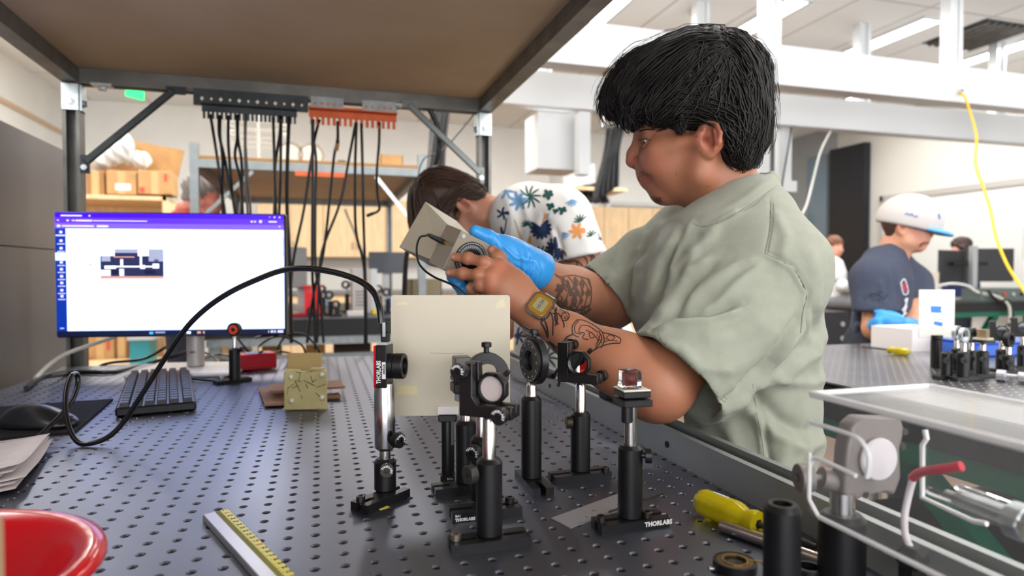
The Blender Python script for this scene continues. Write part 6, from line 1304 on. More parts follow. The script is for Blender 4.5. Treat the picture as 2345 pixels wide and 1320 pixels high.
def _prim_d(p, X):
    if p[0] != 'l': return _old_d(p, X)
    _, fr, R_, pw = p; o = np.array(fr.o); q = X-o; u = q@np.array(fr.r); w_ = -(q@np.array(fr.n)); z = X[..., 2]
    zs_ = [r[0] for r in R_]; f0 = np.interp(z, zs_, [min(r[1], r[2]) for r in R_]); f1 = np.interp(z, zs_, [max(r[1], r[2]) for r in R_]); hw = np.interp(z, zs_, [r[3] for r in R_]); wc = np.interp(z, zs_, [r[4] for r in R_])
    uc = (f0+f1)/2; ru = np.maximum((f1-f0)/2, .01); n = ((np.abs(u-uc)/ru)**pw+(np.abs(w_-wc)/hw)**pw)**(1/pw)
    d = (n-1)*np.minimum(ru, hw)*.95; return np.maximum(d, np.maximum(z-zs_[-1], zs_[0]-z))
def _prim_bb(p):
    if p[0] != 'l': return _old_bb(p)
    _, fr, R_, pw = p; c = []
    for r in R_:
        for u in (r[1], r[2]):
            for w_ in (r[4]-r[3], r[4]+r[3]): q = V((fr.o.x, fr.o.y, 0))+fr.r*u-fr.n*w_; c.append((q.x, q.y, r[0]))
    c = np.array(c); return c.min(0), c.max(0)
def cloth(prims, h, it=2): Vv, F = sdf_mesh(prims, h); return relax(Vv, F, it), F
# ------------------------------------------------------------------ the dark-haired person in the pale green T-shirt
fb0 = FR(1680, 1.05); me_ = thing('person', 'black-haired person in a pale green T-shirt and steel watch, holding up a grey instrument', 'person', (fb0.o.x, fb0.o.y, 0))
fh = FR(1600, 1.05); h = HM(fh, 1628, 316)
hp = head_prims(h)+[C(h(1625, 350, 0), fb0(1672, 470, 0), .052, .058, .03), C(fb0(1672, 470, 0), fb0(1690, 540, 0), .056, .056, .02)]
HV, HF = sdf_mesh(hp, .0019); HV = relax(HV, HF, 1)
SK = (156, 102, 77)
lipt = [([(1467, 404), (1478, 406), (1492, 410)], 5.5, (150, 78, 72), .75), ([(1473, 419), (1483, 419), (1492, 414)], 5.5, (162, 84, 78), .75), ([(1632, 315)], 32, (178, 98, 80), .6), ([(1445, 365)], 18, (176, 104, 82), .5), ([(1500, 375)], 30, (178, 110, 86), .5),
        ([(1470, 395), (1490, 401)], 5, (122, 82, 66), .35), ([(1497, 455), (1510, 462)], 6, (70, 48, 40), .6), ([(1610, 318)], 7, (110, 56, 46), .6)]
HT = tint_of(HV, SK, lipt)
nw = lambda px, py, w: fb0(px, py, w)
EL = P(1503, 884, .86); WR = P(1232, 722, .925); SH = fb0(1775, 605, .14)
ap = [C(fb0(1745, 640, .125), EL, .045, .043, .02), C(EL, P(1400, 825, .885), .0385, .0385, .03), C(P(1400, 825, .885), P(1305, 768, .905), .0385, .029, .02), C(P(1305, 768, .905), WR, .029, .0225, .015), E_(P(1520, 896, .86), (.028, .03, .024), None, .02), C(EL+V((0, 0, .0)), P(1440, 838, .872), .041, .040, .02)]
KN = [P(1146, 612, .925), P(1128, 632, .915), P(1126, 655, .915), P(1136, 676, .922)]
FG = [([KN[0], P(1108, 601, .918), P(1072, 592, .928), P(1042, 590, .936)], .0092, .0066), ([KN[1], P(1095, 630, .914), P(1060, 627, .925), P(1030, 625, .936)], .0092, .0066), ([KN[2], P(1100, 654, .917), P(1082, 661, .930), P(1076, 661, .945)], .0092, .0068), ([KN[3], P(1115, 680, .925), P(1098, 684, .937), P(1088, 682, .945)], .0082, .0062), ([P(1190, 672, .935), P(1160, 620, .948), P(1140, 592, .955), P(1128, 574, .962)], .0125, .0082)]
limb_hand(ap, WR, KN, FG, .021, .0125)
ap += [C(P(1215, 706, .93), P(1170, 648, .94), .019, .014, .015), E_(P(1172, 668, .925), (.03, .014, .028), fb0.Rm, .02)]
AV, AF = sdf_mesh(ap, .0017); AV = relax(AV, AF, 1)
nail = [([(1036, 588)], 5, (206, 152, 136), .7), ([(1026, 625)], 5, (206, 152, 136), .7), ([(1126, 573)], 6, (210, 150, 134), .7), ([(1072, 660)], 5, (200, 146, 132), .6)]+[([(q[0], q[1])], 14, (186, 112, 86), .6) for q in ((1146, 612), (1128, 634), (1126, 655), (1500, 935))]+[([(1112, 600)], 8, (170, 104, 80), .5), ([(1095, 628)], 8, (170, 104, 80), .5)]
AT = tint_of(AV, (164, 108, 81), nail)
# far arm
FE = P(1400, 690, 1.17); FW = P(1222, 622, 1.045)
bp = [C(fb0(1600, 560, -.13), FE, .055, .045, .02), C(FE, P(1310, 668, 1.11), .044, .0405, .03), C(P(1310, 668, 1.11), FW, .0405, .026, .02)]
BV, BF = sdf_mesh(bp, .0025); BV = relax(BV, BF, 1); BT = tint_of(BV, (172, 118, 92), [])
# torso core and legs under the clothes
cp = [C(fb0(1685, 540, 0), fb0(1712, 900, 0), .08, .09, .05)]+[C(fb0(1690, 560, s*.02), fb0(1680, 610, s*.10), .06, .05, .04) for s in (1, -1)]
hipz = .86; ft = []
for s in (1, -1):
    hip = fb0(1712, 1080, s*.08); kn_ = V((hip.x-.04*fb0.r.x, hip.y-.04*fb0.r.y, .47)); an = V((hip.x+.02*fb0.r.x, hip.y+.02*fb0.r.y, .09)); ft.append((hip, kn_, an)); cp += [C(fb0(1712, 950, 0), hip, .07, .07, .04), C(hip, kn_, .065, .05, .02), C(kn_, an, .045, .035, .02)]
CV, CF_ = sdf_mesh(cp, .008); CT = tint_of(CV, SK, [])
# tattoos: ink laid on the forearm skin
ink = MB(); bva = bvh_of(AV, AF); bvf = bvh_of(BV, BF)
def pxz(q, ox=880, oy=380, s=2.75): return [(ox+x/s, oy+y/s) for x, y in q]
tt = []
for q, w_ in (([(1040, 900), (1060, 960), (1062, 1010), (1060, 1070)], 4), ([(1085, 890), (1075, 960), (1095, 1000)], 6), ([(1060, 930), (1100, 935), (1130, 990), (1130, 1020)], 3.5), ([(985, 985), (1010, 1030), (1030, 1085)], 5), ([(1010, 975), (1025, 1020), (1032, 1080)], 5), ([(1050, 905), (1030, 950), (985, 985)], 6), ([(1070, 900), (1090, 960), (1075, 1010)], 4),
              ([(1118, 965), (1120, 935), (1145, 920), (1165, 940), (1155, 970), (1130, 975)], 2.6), ([(1135, 955), (1150, 945), (1155, 960), (1140, 965), (1135, 950)], 2), ([(1100, 900), (1130, 915), (1145, 935)], 2.4),
              ([(1215, 970), (1185, 1010), (1190, 1060), (1225, 1080)], 3), ([(1225, 975), (1200, 1010), (1205, 1050), (1240, 1060)], 2.4), ([(1215, 970), (1260, 975), (1330, 1010), (1375, 1050)], 2.6), ([(1240, 1005), (1290, 1010), (1345, 1050)], 2.4), ([(1240, 1005), (1225, 1045), (1260, 1055), (1250, 1085), (1285, 1095)], 2.6), ([(1270, 1035), (1310, 1055), (1350, 1100)], 2.4), ([(1290, 1050), (1300, 1085), (1330, 1075)], 2.2),
              ([(1350, 1040), (1370, 1090), (1340, 1140), (1310, 1170)], 3), ([(1375, 1050), (1385, 1100), (1365, 1150)], 3), ([(1310, 1170), (1360, 1140), (1430, 1120), (1485, 1118)], 3), ([(1485, 1118), (1487, 1088), (1440, 1065), (1375, 1050)], 2.6), ([(1395, 1090), (1420, 1065), (1450, 1080), (1430, 1100), (1400, 1090)], 2.2), ([(1340, 1060), (1370, 1120)], 2), ([(1360, 1060), (1345, 1120)], 2), ([(1330, 1140), (1350, 1090)], 2), ([(1385, 1110), (1420, 1100), (1470, 1105)], 2),
              ([(945, 1045), (985, 1080), (1010, 1115), (1050, 1145)], 6), ([(960, 1050), (1000, 1095), (1060, 1130)], 4), ([(1035, 1110), (1070, 1140), (1060, 1150)], 8), ([(1130, 1110), (1150, 1080), (1190, 1060)], 5), ([(1120, 1130), (1160, 1095), (1150, 1130)], 5), ([(1085, 1140), (1110, 1170), (1130, 1160)], 3), ([(1170, 1090), (1150, 1120)], 4), ([(1070, 1150), (1085, 1175)], 3)):
    tt.append((pxz(q), w_/1.25, 1))
strokes(ink, bva, tt, .0005)
ink.f = ink.f; inka = len(ink.v)
ft_ = []
rg = random.Random(9)
for q, w_ in (([(1075, 680), (1110, 700), (1180, 690), (1240, 700), (1295, 720)], 3), ([(1080, 690), (1130, 730), (1120, 790), (1060, 850)], 3), ([(1120, 700), (1160, 760), (1150, 830), (1110, 880)], 3), ([(1160, 700), (1200, 760), (1190, 850), (1150, 910)], 3), ([(1200, 700), (1240, 770), (1230, 860), (1200, 920)], 3), ([(1240, 705), (1280, 770), (1270, 850), (1240, 930)], 3), ([(1290, 720), (1305, 790), (1300, 860), (1280, 920)], 3), ([(1075, 780), (1100, 800), (1080, 850), (1110, 900), (1170, 935), (1250, 935), (1300, 900)], 6), ([(1100, 850), (1150, 890), (1220, 910), (1290, 880)], 6)):
    ft_.append((pxz(q), w_, 2))
for _ in range(46):
    x = rg.uniform(1085, 1290); y = rg.uniform(700, 900); ft_.append((pxz([(x, y), (x+rg.uniform(-14, 14), y+25), (x+rg.uniform(-10, 20), y+50)]), (rg.uniform(3, 8), -1), 2))
strokes(ink, bvf, ft_, .0006)
M_tat = mat('tattoo ink', (44, 38, 38), .5); M_tat2 = mat('soft tattoo shading', (98, 76, 66), .5)
BVx, BFx, BTx = merge([(HV, HF, HT), (AV, AF, AT), (BV, BF, BT), (CV, CF_, CT)])
body = sdf_build('body', BVx, BFx, [M_skin, M_tat, M_tat2], me_, BTx, ink)
# eyes, brows, lashes
bvh_h = bvh_of(HV, HF)
for s in (1, -1):
    c = h(1487.5, 324.5, s*.0315); o = MB().ball(c, .0124, 24).build('eye', M_eye, me_, smooth=80)
    d = (h(1440, 346, s*.052)-c).normalized(); m = MB(); m.lathe([(.0001, .0012), (.004, .0009), (.0064, -.0002)], mframe(c+d*.0117, d), 24, False); m.build('iris', M_iris, o, smooth=80)
m = MB(); strokes(m, bvh_h, [([(1464+i*2.6, 301.5-min(i, 4)*.9), (1468+i*2.8, 297.5-min(i, 5)*.7)], (2.2, .6), 0) for i in range(13)], .0006); strokes(m, bvh_h, [([(1464, 302), (1478, 297.5), (1500, 297)], (4, 1.5), 0)], .0004); m.build('eyebrow', M_hair, me_)
m = MB()
for i in range(12): a = h(1469+i*1.9, 321.0-.35*min(i, 6)*.6, .0435-.0006*i); m.tube([a, a-fh.r*(.0035-.0002*i)+V((0, 0, -.0005)), a-fh.r*(.0062-.0004*i)+V((0, 0, .0012))], [.00035, .0003, .0001], 4)
strokes(m, bvh_h, [([(1468, 320.2), (1478, 317.6), (1490, 321.5)], 1.6, 0)], .0005); m.build('eyelashes', M_hair, me_)
rg = random.Random(3); m = MB(); sp = []
for _ in range(60): x = rg.uniform(1464, 1492); y = 390+(x-1464)*.35+rg.uniform(-1, 9)*.9; sp.append(([(x, y), (x+rg.uniform(.5, 2), y+2.6)], (.5, .25), 0))
for _ in range(70): x = rg.gauss(1506, 6); y = rg.uniform(451, 463); sp.append(([(x, y), (x+1, y+2.5)], (.7, .3), 0))
for _ in range(60): x = rg.uniform(1556, 1612); y = rg.uniform(285, 312); sp.append(([(x, y), (x-1.5, y+5)], (.7, .2), 0))
strokes(m, bvh_h, sp, .0004); m.build('stubble', M_hair, me_)
for (x, y) in ((1548, 400), (1620, 427), (1727, 418)): m = MB(); strokes(m, bvh_h, [([(x-1, y), (x+1, y+.1)], 2.2, 0)], .0005); m.v and m.build('mole', mat('mole', (86, 44, 34), .6), me_)
# hair
def hair_prims_full(h):
  hb = [hE(h, 1608, 182, 0, .101, .086, .080, .02), hE(h, 1655, 235, 0, .066, .083, .086, .02), hE(h, 1497, 190, 0, .058, .072, .052, .02), hE(h, 1440, 222, 0, .034, .056, .040, .02), hC(h, (1425, 225, .0), (1398, 258, .0), .026, .012, .02), hC(h, (1455, 245, .03), (1450, 282, .035), .026, .012, .015), hC(h, (1455, 245, -.03), (1450, 282, -.035), .026, .012, .015), hC(h, (1480, 250, 0), (1470, 272, 0), .034, .022, .015)]
  for s in (1, -1): hb += [hE(h, 1590, 245, s*.052, .064, .032, .034, .015), hE(h, 1525, 258, s*.045, .034, .026, .024, .012), hC(h, (1560, 270, s*.066), (1559, 305, s*.066), .012, .006, .01), hC(h, (1682, 300, s*.03), (1690, 352, s*.028), .046, .030, .02), hC(h, (1668, 290, s*.05), (1676, 345, s*.045), .024, .018, .015)]
  hb += [hC(h, (1690, 320, 0), (1694, 355, 0), .044, .028, .015)]
  return hb
hb = hair_prims_full(h)
HB, HBF = sdf_mesh(hb, .0035); HB = relax(HB, HBF, 2)
ni = normals(HB, HBF); px, py = projn(HB); HB = HB+ni*(.0016*np.sin(px*.11+py*.05+np.sin(py*.04)*2)+.001*np.sin(px*.23-py*.09))[:, None]
bvb = bvh_of(HB, HBF)
Gf = [[(1650, 72), (1585, 68), (1510, 92), (1445, 140), (1400, 190), (1376, 235), (1374, 262)], [(1655, 82), (1590, 84), (1520, 118), (1455, 170), (1418, 220), (1396, 255), (1392, 284)], [(1660, 92), (1600, 100), (1545, 140), (1485, 195), (1450, 245), (1432, 278), (1440, 300)], [(1665, 102), (1620, 120), (1575, 165), (1530, 215), (1490, 255), (1468, 280), (1478, 296)], [(1670, 112), (1650, 140), (1620, 185), (1590, 235), (1560, 265), (1530, 282), (1510, 288)]]
Gs = [[(1480, 205), (1540, 210), (1600, 215), (1660, 235), (1710, 265), (1740, 300), (1748, 335)], [(1480, 232), (1540, 236), (1600, 240), (1650, 258), (1692, 290), (1722, 325), (1732, 362)], [(1500, 255), (1550, 256), (1605, 258), (1645, 275), (1672, 305), (1695, 345), (1705, 380)], [(1530, 272), (1570, 272), (1610, 272), (1640, 284), (1658, 315), (1672, 350), (1685, 380)]]
Gb = [[(1655, 68), (1700, 88), (1735, 130), (1752, 180), (1757, 235), (1752, 290), (1742, 345)], [(1655, 85), (1695, 110), (1722, 155), (1738, 210), (1742, 265), (1740, 320), (1725, 368)], [(1640, 105), (1672, 140), (1696, 190), (1712, 245), (1720, 295), (1718, 340), (1705, 382)], [(1610, 130), (1640, 165), (1665, 210), (1684, 260), (1695, 305), (1698, 345), (1692, 384)]]
Gc = [[(1668, 105), (1648, 150), (1622, 200), (1600, 238), (1578, 262)], [(1668, 108), (1660, 155), (1650, 205), (1640, 245), (1632, 272)], [(1668, 110), (1672, 160), (1672, 210), (1676, 255), (1690, 300)]]
hm = MB(); hair_locks(hm, bvb, h, [(Gc, 1)], 420, .0015, (1, 1, 1, -1), (.001, .0055), .088, 21, 12, .005); hair_locks(hm, bvb, h, [(Gf, 1.3), (Gs, 1.1), (Gb, 1.2)], 2100, .0015, (1, 1, 1, -1), (.0005, .0055), .088, 5, 13, .005)
hair_locks(hm, bvb, h, [(Gf, 1), (Gb, .6)], 260, .0011, (1, -1, 0, 0), (.002, .009), .05, 8, 13, .006)
hair_locks(hm, bvb, h, [(Gf[:3], 1.6), (Gb[:2], .5)], 120, .00028, (1, -1, 0), (.008, .017), .05, 12, 13, .008)
sb = [[(1548, 262), (1552, 285), (1556, 314)], [(1580, 268), (1572, 288), (1562, 312)]]; hair_locks(hm, bvb, h, [(sb, 1)], 60, .0009, (1,), (.0003, .0015), .085, 9, 6, .0005)
sdf_build('hair', HB, HBF, M_hair, me_, None, hm)
# T-shirt
M_tee = mat('pale sage cotton', (143, 146, 132), .9, noise=.04, nscale=60, bump=.35, bscale=1400, sheen=.15)
rows = [(410, 1690, 1768, .045, 0), (430, 1640, 1785, .068, 0), (465, 1585, 1812, .10, 0), (510, 1530, 1838, .14, 0), (570, 1492, 1862, .175, 0), (640, 1462, 1878, .185, 0), (720, 1448, 1886, .185, 0), (790, 1478, 1884, .185, 0), (860, 1535, 1880, .18, 0), (930, 1566, 1882, .178, 0), (985, 1572, 1884, .178, 0), (1040, 1578, 1858, .178, 0), (1085, 1582, 1850, .18, 0), (1130, 1588, 1864, .186, 0), (1172, 1590, 1872, .19, 0)]
tp = [C(fb0(1725, 505, .05), fb0(1768, 620, .12), .045, .074, .05), C(fb0(1768, 620, .12), fb0(1685, 735, .16), .074, .080, .03), C(fb0(1685, 735, .16), P(1532, 878, .862), .080, .080, .02)]
tp += [C(fb0(1640, 500, -.08), fb0(1590, 555, -.13), .06, .08, .04), C(fb0(1590, 555, -.13), P(1380, 684, 1.16), .080, .067, .03)]
hc = P(1546, 868, .862); hn = (P(1455, 955, .86)-P(1640, 775, .90)); hn = hn.normalized(); tp += [(('h', tuple(hc), tuple(hn)), .003, -2)]
hc2 = P(1396, 672, 1.155); hn2 = (P(1330, 735, 1.16)-P(1462, 618, 1.16)).normalized()
def plane_cut_local(prims_main, cuts):      # cuts: (centre, normal, radius): remove what lies beyond the plane within the radius
    return prims_main
# local cuts as big rounded boxes placed beyond each hem
def cut_box(c, n, s=.11, dep=.09):
    x, y, z = frame_from(n); Rm = np.array([[x.x, y.x, z.x], [x.y, y.y, z.y], [x.z, y.z, z.z]]); return B_(V(c)+V(n)*dep, (s, s, dep), .002, Rm, .002, -1)
tp = [q for q in tp if q[2] != -2]
ax2 = (P(1380, 684, 1.16)-fb0(1590, 555, -.13)).normalized()
tp += [cut_box(hc, hn, .115, .06), cut_box(hc2, hn2, .10, .05)]
tp += [C(hc-hn*.03, hc+hn*.05, .068, .0745, .003, -1), C(hc2-ax2*.02, hc2+ax2*.05, .053, .0575, .003, -1)]
tp += [(loft(fb0, rows), .035, 1)]
ring = [(1586, 478, 0), (1604, 489, .036), (1650, 474, .058), (1700, 445, .062), (1742, 418, .045), (1768, 403, 0), (1745, 405, -.045), (1700, 418, -.06), (1650, 440, -.058), (1606, 462, -.036)]
rp = [fb0(*q) for q in ring]
tp += [C(fb0(1640, 400, 0), fb0(1668, 480, 0), .050, .054, .006, -1)]
for i in range(len(rp)): tp.append(C(rp[i], rp[(i+1) % len(rp)], .0062, .0062, .006))
ring2 = [(x+(x-1675)*.10, y+13, w*1.18) for x, y, w in ring]; rq = [fb0(*q) for q in ring2]
for i in range(len(rq)): tp.append(C(rq[i], rq[(i+1) % len(rq)], .0062, .0062, .008))
SV, SF = sdf_mesh(tp, .0034); SV = relax(SV, SF, 3)
fo_ = [  # folds: step-like creases and soft ridges read off the cloth
 ([(1488, 752), (1540, 735), (1620, 728), (1700, 700)], 13, .010, 's'), ([(1500, 785), (1560, 800), (1600, 845), (1680, 850)], 14, .004), ([(1640, 590), (1580, 640), (1545, 700), (1500, 745)], 14, .007, 's'), ([(1750, 590), (1690, 605), (1610, 660), (1560, 705)], 12, .006),
 ([(1755, 600), (1700, 640), (1640, 700), (1590, 730)], 11, .005), ([(1600, 560), (1550, 620), (1520, 700)], 12, .006), ([(1565, 520), (1520, 600), (1500, 690)], 12, .006, 's'), ([(1530, 510), (1495, 600), (1478, 720)], 11, .007), ([(1650, 520), (1600, 570), (1570, 640)], 11, .005), ([(1590, 500), (1555, 560), (1535, 640)], 9, .005),
 ([(1455, 560), (1470, 600), (1450, 700)], 12, .005), ([(1480, 500), (1440, 560), (1410, 620)], 16, .006, 's'), ([(1520, 500), (1475, 560), (1440, 640)], 14, .005), ([(1380, 640), (1430, 640), (1480, 600)], 12, .005), ([(1700, 900), (1780, 980), (1840, 1010), (1890, 990)], 22, .010, 's'), ([(1720, 880), (1790, 850), (1860, 800), (1890, 740)], 18, .008, 's'), ([(1640, 950), (1700, 900), (1770, 830), (1840, 720)], 12, .010, 's'),
 ([(1760, 855), (1800, 875), (1860, 878), (1893, 865)], 12, .006), ([(1730, 900), (1745, 980), (1760, 1080), (1770, 1150)], 9, .006, 's'), ([(1800, 1010), (1780, 1080), (1800, 1160)], 18, .007), ([(1860, 1035), (1820, 1080), (1830, 1160)], 14, .007, 's'), ([(1600, 960), (1620, 1040), (1640, 1110)], 20, .007), ([(1660, 960), (1690, 1040), (1700, 1120)], 18, .006), ([(1585, 920), (1620, 930), (1650, 960)], 12, .004),
 ([(1850, 560), (1870, 640), (1860, 720)], 16, .004), ([(1770, 480), (1800, 540), (1790, 600)], 14, .004), ([(1700, 480), (1640, 520), (1600, 545)], 12, .004), ([(1600, 780), (1680, 770), (1760, 730)], 22, .004), ([(1640, 860), (1720, 820), (1790, 740)], 20, .004), ([(1850, 700), (1870, 780), (1880, 860)], 14, .004, 's'),
 ([(1750, 580), (1759, 584), (1814, 614), (1846, 669), (1838, 721), (1834, 763), (1820, 780)], 5, .004, 's'), ([(1762, 445), (1765, 469), (1763, 520), (1752, 579)], 3.5, -.0018), ([(1722, 870), (1733, 947), (1745, 1010), (1756, 1100), (1764, 1145)], 4, -.003), ([(1588, 492), (1606, 500), (1650, 488), (1700, 457), (1745, 425), (1772, 405)], 9, .0026), ([(1586, 512), (1608, 520), (1655, 508), (1708, 476), (1756, 442), (1790, 420)], 3, -.0022)]
SV = folds(SV, SF, fo_); nn_ = normals(SV, SF)
SV = SV+nn_*(.0008*np.sin(SV[:, 0]*60+SV[:, 2]*45)+.0006*np.sin(SV[:, 2]*95-SV[:, 0]*30+1))[:, None]
seam = MB(); strokes(seam, bvh_of(SV, SF), [([(1750, 580), (1759, 584), (1814, 614), (1846, 669), (1838, 721), (1834, 763)], 1.8, 1), ([(1765, 460), (1763, 520), (1752, 579)], 1.5, 1), ([(1772, 466), (1770, 520), (1759, 580)], 1.2, 1), ([(1724, 880), (1733, 947), (1745, 1010), (1756, 1100), (1762, 1140)], 1.8, 1), ([(1500, 768), (1536, 824), (1587, 870), (1662, 922)], 1.1, 1), ([(1506, 764), (1542, 818), (1592, 863), (1666, 915)], 1.1, 1), ([(1586, 511), (1608, 519), (1655, 507), (1708, 475), (1756, 441), (1788, 420)], 1.4, 1)], .0004)
sdf_build('t_shirt', SV, SF, [M_tee, mat('sage seam thread', (108, 112, 98), .9)], me_, None, seam)
# trousers and shoes
pr = [(loft(fb0, [(1100, 1600, 1868, .16, 0), (1180, 1605, 1872, .165, 0), (1260, 1620, 1860, .17, 0)]), .02, 1)]
for hip, kn_, an in ft: pr += [C(hip, kn_, .088, .066, .03), C(kn_, an, .066, .056, .02)]
TV, TF = cloth(pr, .009); sdf_build('trousers', TV, TF, M_denim, me_)
for hip, kn_, an in ft:
    tv, tf = sdf_mesh([C(an+V((0, 0, -.045)), an-fb0.r*.15+V((0, 0, -.055)), .045, .034, .02), HS((0, 0, .003), (0, 0, -1))], .006); sdf_build('shoe', relax(tv, tf, 1), tf, M_shoe, me_)
# glove on the far hand
gp_ = [C(P(1088, 529, .985), P(1118, 543, .99), .0092, .0105, .006), C(P(1118, 543, .99), P(1150, 565, 1.005), .0105, .0135, .008), C(P(1150, 565, 1.005), P(1190, 598, 1.03), .0150, .021, .015), C(P(1165, 592, 1.03), FW, .027, .030, .02), C(P(1135, 600, 1.035), P(1180, 620, 1.04), .026, .026, .02), C(FW, P(1236, 628, 1.055), .030, .038, .012), E_(P(1170, 600, 1.02), (.032, .02, .03), fb0.Rm, .02), C(P(1160, 585, 1.01), P(1222, 612, 1.03), .020, .026, .02)]
for f in ([P(1125, 615, 1.035), P(1080, 655, 1.02), P(1050, 650, .99), P(1036, 634, .965)], [P(1128, 635, 1.035), P(1090, 672, 1.01), P(1062, 668, .985), P(1050, 652, .965)], [P(1135, 650, 1.03), P(1105, 684, 1.0), P(1082, 684, .98), P(1068, 672, .965)], [P(1125, 600, 1.04), P(1070, 640, 1.03), P(1045, 635, 1.0), P(1036, 615, .985)]):
    for j in range(3): gp_.append(C(f[j], f[j+1], .0105, .0095, .005))
gd = (P(1290, 655, 1.09)-FW).normalized(); gp_ += [cut_box(P(1233, 627, 1.053), gd, .06, .05), C(P(1225, 624, 1.05), P(1260, 640, 1.07), .034, .042, .003, -1)]
GV, GF = sdf_mesh(gp_, .0020); GV = relax(GV, GF, 1)
GV = folds(GV, GF, [([(1186, 570), (1200, 600), (1195, 640)], 4, .003), ([(1205, 575), (1215, 610), (1205, 650)], 4, .0035, 's'), ([(1225, 590), (1235, 620), (1222, 655)], 3.5, .0025), ([(1150, 560), (1180, 590), (1215, 600)], 4, .0022), ([(1120, 536), (1126, 552)], 3, .0012), ([(1138, 545), (1140, 562)], 3, .0014), ([(1165, 610), (1190, 620), (1215, 640)], 4, .0025, 's'), ([(1190, 585), (1225, 600)], 4, .002)])
sdf_build('glove', GV, GF, M_glove, me_)
# wristwatch on the near wrist
wd_ = (P(1300, 765, .905)-P(1180, 690, .93)).normalized(); wc = P(1236, 722, .922); wv = V(-_f0)-wd_*(V(-_f0).dot(wd_)); wv.normalize(); wz = wd_.cross(wv)
wt = MB(); n = 44
for i in range(n):
    a = 2*PI*i/n; r = .0300; c = wc+(wv*math.cos(a)+wz*math.sin(a)*1.05)*r
    if abs((a+PI) % (2*PI)-PI-.42) < .42: continue
    x = wd_; y = (-wv*math.sin(a)+wz*math.cos(a)); M = Matrix(((x.x, y.x, 0, c.x), (x.y, y.y, 0, c.y), (x.z, y.z, 0, c.z), (0, 0, 0, 1))); z = x.cross(y); M[0][2], M[1][2], M[2][2] = z.x, z.y, z.z
    M0 = wt.M; wt.M = M; wt.box((0, 0, 0), (.0165, .0034, .0022), bev=.0005); wt.M = M0
band = wt.build('watch_band', mat('steel watch links', (196, 194, 190), .22, metal=1), me_)
a = .42 if (wz.z > 0) else -.42; dc = wv*math.cos(a)+wz*math.sin(a); cc_ = wc+dc*.0300; y = (-wv*math.sin(a)+wz*math.cos(a)); x = wd_; M = Matrix(((x.x, y.x, dc.x, cc_.x), (x.y, y.y, dc.y, cc_.y), (x.z, y.z, dc.z, cc_.z), (0, 0, 0, 1)))
oct_ = lambda a_, b_, c_: [(a_, b_-c_), (a_-c_, b_), (-a_+c_, b_), (-a_, b_-c_), (-a_, -b_+c_), (-a_+c_, -b_), (a_-c_, -b_), (a_, -b_+c_)]
m = MB(); m.prism(oct_(.0165, .0185, .006), .007, M @ Matrix.Translation((0, 0, -.003))); wcs = m.build('watch_case', mat('steel watch links'), me_)
m = MB(); m.prism(oct_(.0135, .0148, .005), .0006, M @ Matrix.Translation((0, 0, .004))); m.build('gold_face', mat('gold watch face', (178, 132, 40), .3, metal=.5), wcs)
m = MB(); m.prism(oct_(.0085, .0095, .002), .0004, M @ Matrix.Translation((.0, 0, .0046))); m.build('lcd', mat('watch lcd', (142, 136, 104), .2), wcs)
mb = MB(); text_mb(mb, '10:26', .0065, M @ Matrix.Translation((0, 0, .0051)) @ Matrix.Rotation(PI/2 if y.dot(CR) > 0 else -PI/2, 4, 'Z'), .00005, width=.015); mb.build('digits', M_ink, wcs)
# ------------------------------------------------------------------ instrument held in both hands
def Q(zx, zy, Z): return P(900+zx/4.4, 440+zy/4.4, Z)
ia, ib, id_ = Q(690, 385, .957), Q(1040, 560, .992), Q(485, 780, .957); ie = Q(540, 283, 1.003)
iu = ib-ia; iv = id_-ia; iw = ie-ia; iw = iw-iu.normalized()*iw.dot(iu.normalized()); iw = iw-iv.normalized()*iw.dot(iv.normalized()); iu2 = iu.normalized(); iv = iv-iu2*iv.dot(iu2); LU, LV, LW = iu.length, iv.length, iw.length
inst = thing('hand_instrument', 'taupe metal instrument with a square horn and black numbered dial, held in both hands', 'instrument', ia+(iu+iv+iw)/2)
M_taupe = mat('taupe painted metal', (146, 134, 118), .45, metal=.1); M_taupel = mat('light taupe painted horn', (178, 168, 148), .45)
def hexa(p, m_, nm, parent): m = MB(); m.add(p, [(0, 1, 2, 3), (7, 6, 5, 4), (0, 4, 5, 1), (1, 5, 6, 2), (2, 6, 7, 3), (3, 7, 4, 0)]); o = m.build(nm, m_, parent, smooth=False); bv = o.modifiers.new('bevel', 'BEVEL'); bv.width = .0008; bv.segments = 2; return o
c4 = [ia, ia+iu, ia+iu+iv, ia+iv]; hexa(c4+[p+iw for p in c4], M_taupe, 'gear_box', inst)
# horn: throat on the box back, wide mouth beyond
ctr = ia+(iu+iv)/2+iw; def_u = iu.normalized(); def_v = iv.normalized(); def_w = iw.normalized()
th_ = [ctr+def_u*(sx*LU*.36)+def_v*(sy*LV*.40)-iw*.4 for sx, sy in ((-1, -1), (1, -1), (1, 1), (-1, 1))]; mo = [Q(325, 95, 1.06), Q(640, 290, 1.095), Q(378, 748, 1.095), Q(60, 555, 1.06)]
hexa(th_+mo, M_taupel, 'horn', inst)
nrm = -def_w; M = Matrix(((def_u.x, -def_v.x, nrm.x, 0), (def_u.y, -def_v.y, nrm.y, 0), (def_u.z, -def_v.z, nrm.z, 0), (0, 0, 0, 1))); fc_ = ia+iu*.52+iv*.5; M.translation = fc_
m = MB(); m.lathe([(.0001, 0), (.0262, 0), (.0266, .0006), (.0266, .0014), (.0262, .002), (.0001, .002)], M, 64, False); dial = m.build('dial_plate', mat('black dial', (18, 18, 20), .35), inst)
m = MB()
for k in range(72):
    m.M = M @ Matrix.Rotation(2*PI*k/72, 4, 'Z'); m.box((0, .0196 if k % 2 else .0188, .0021), (.0004, .003 if k % 2 else .0058, .0002))
m.M = Matrix()
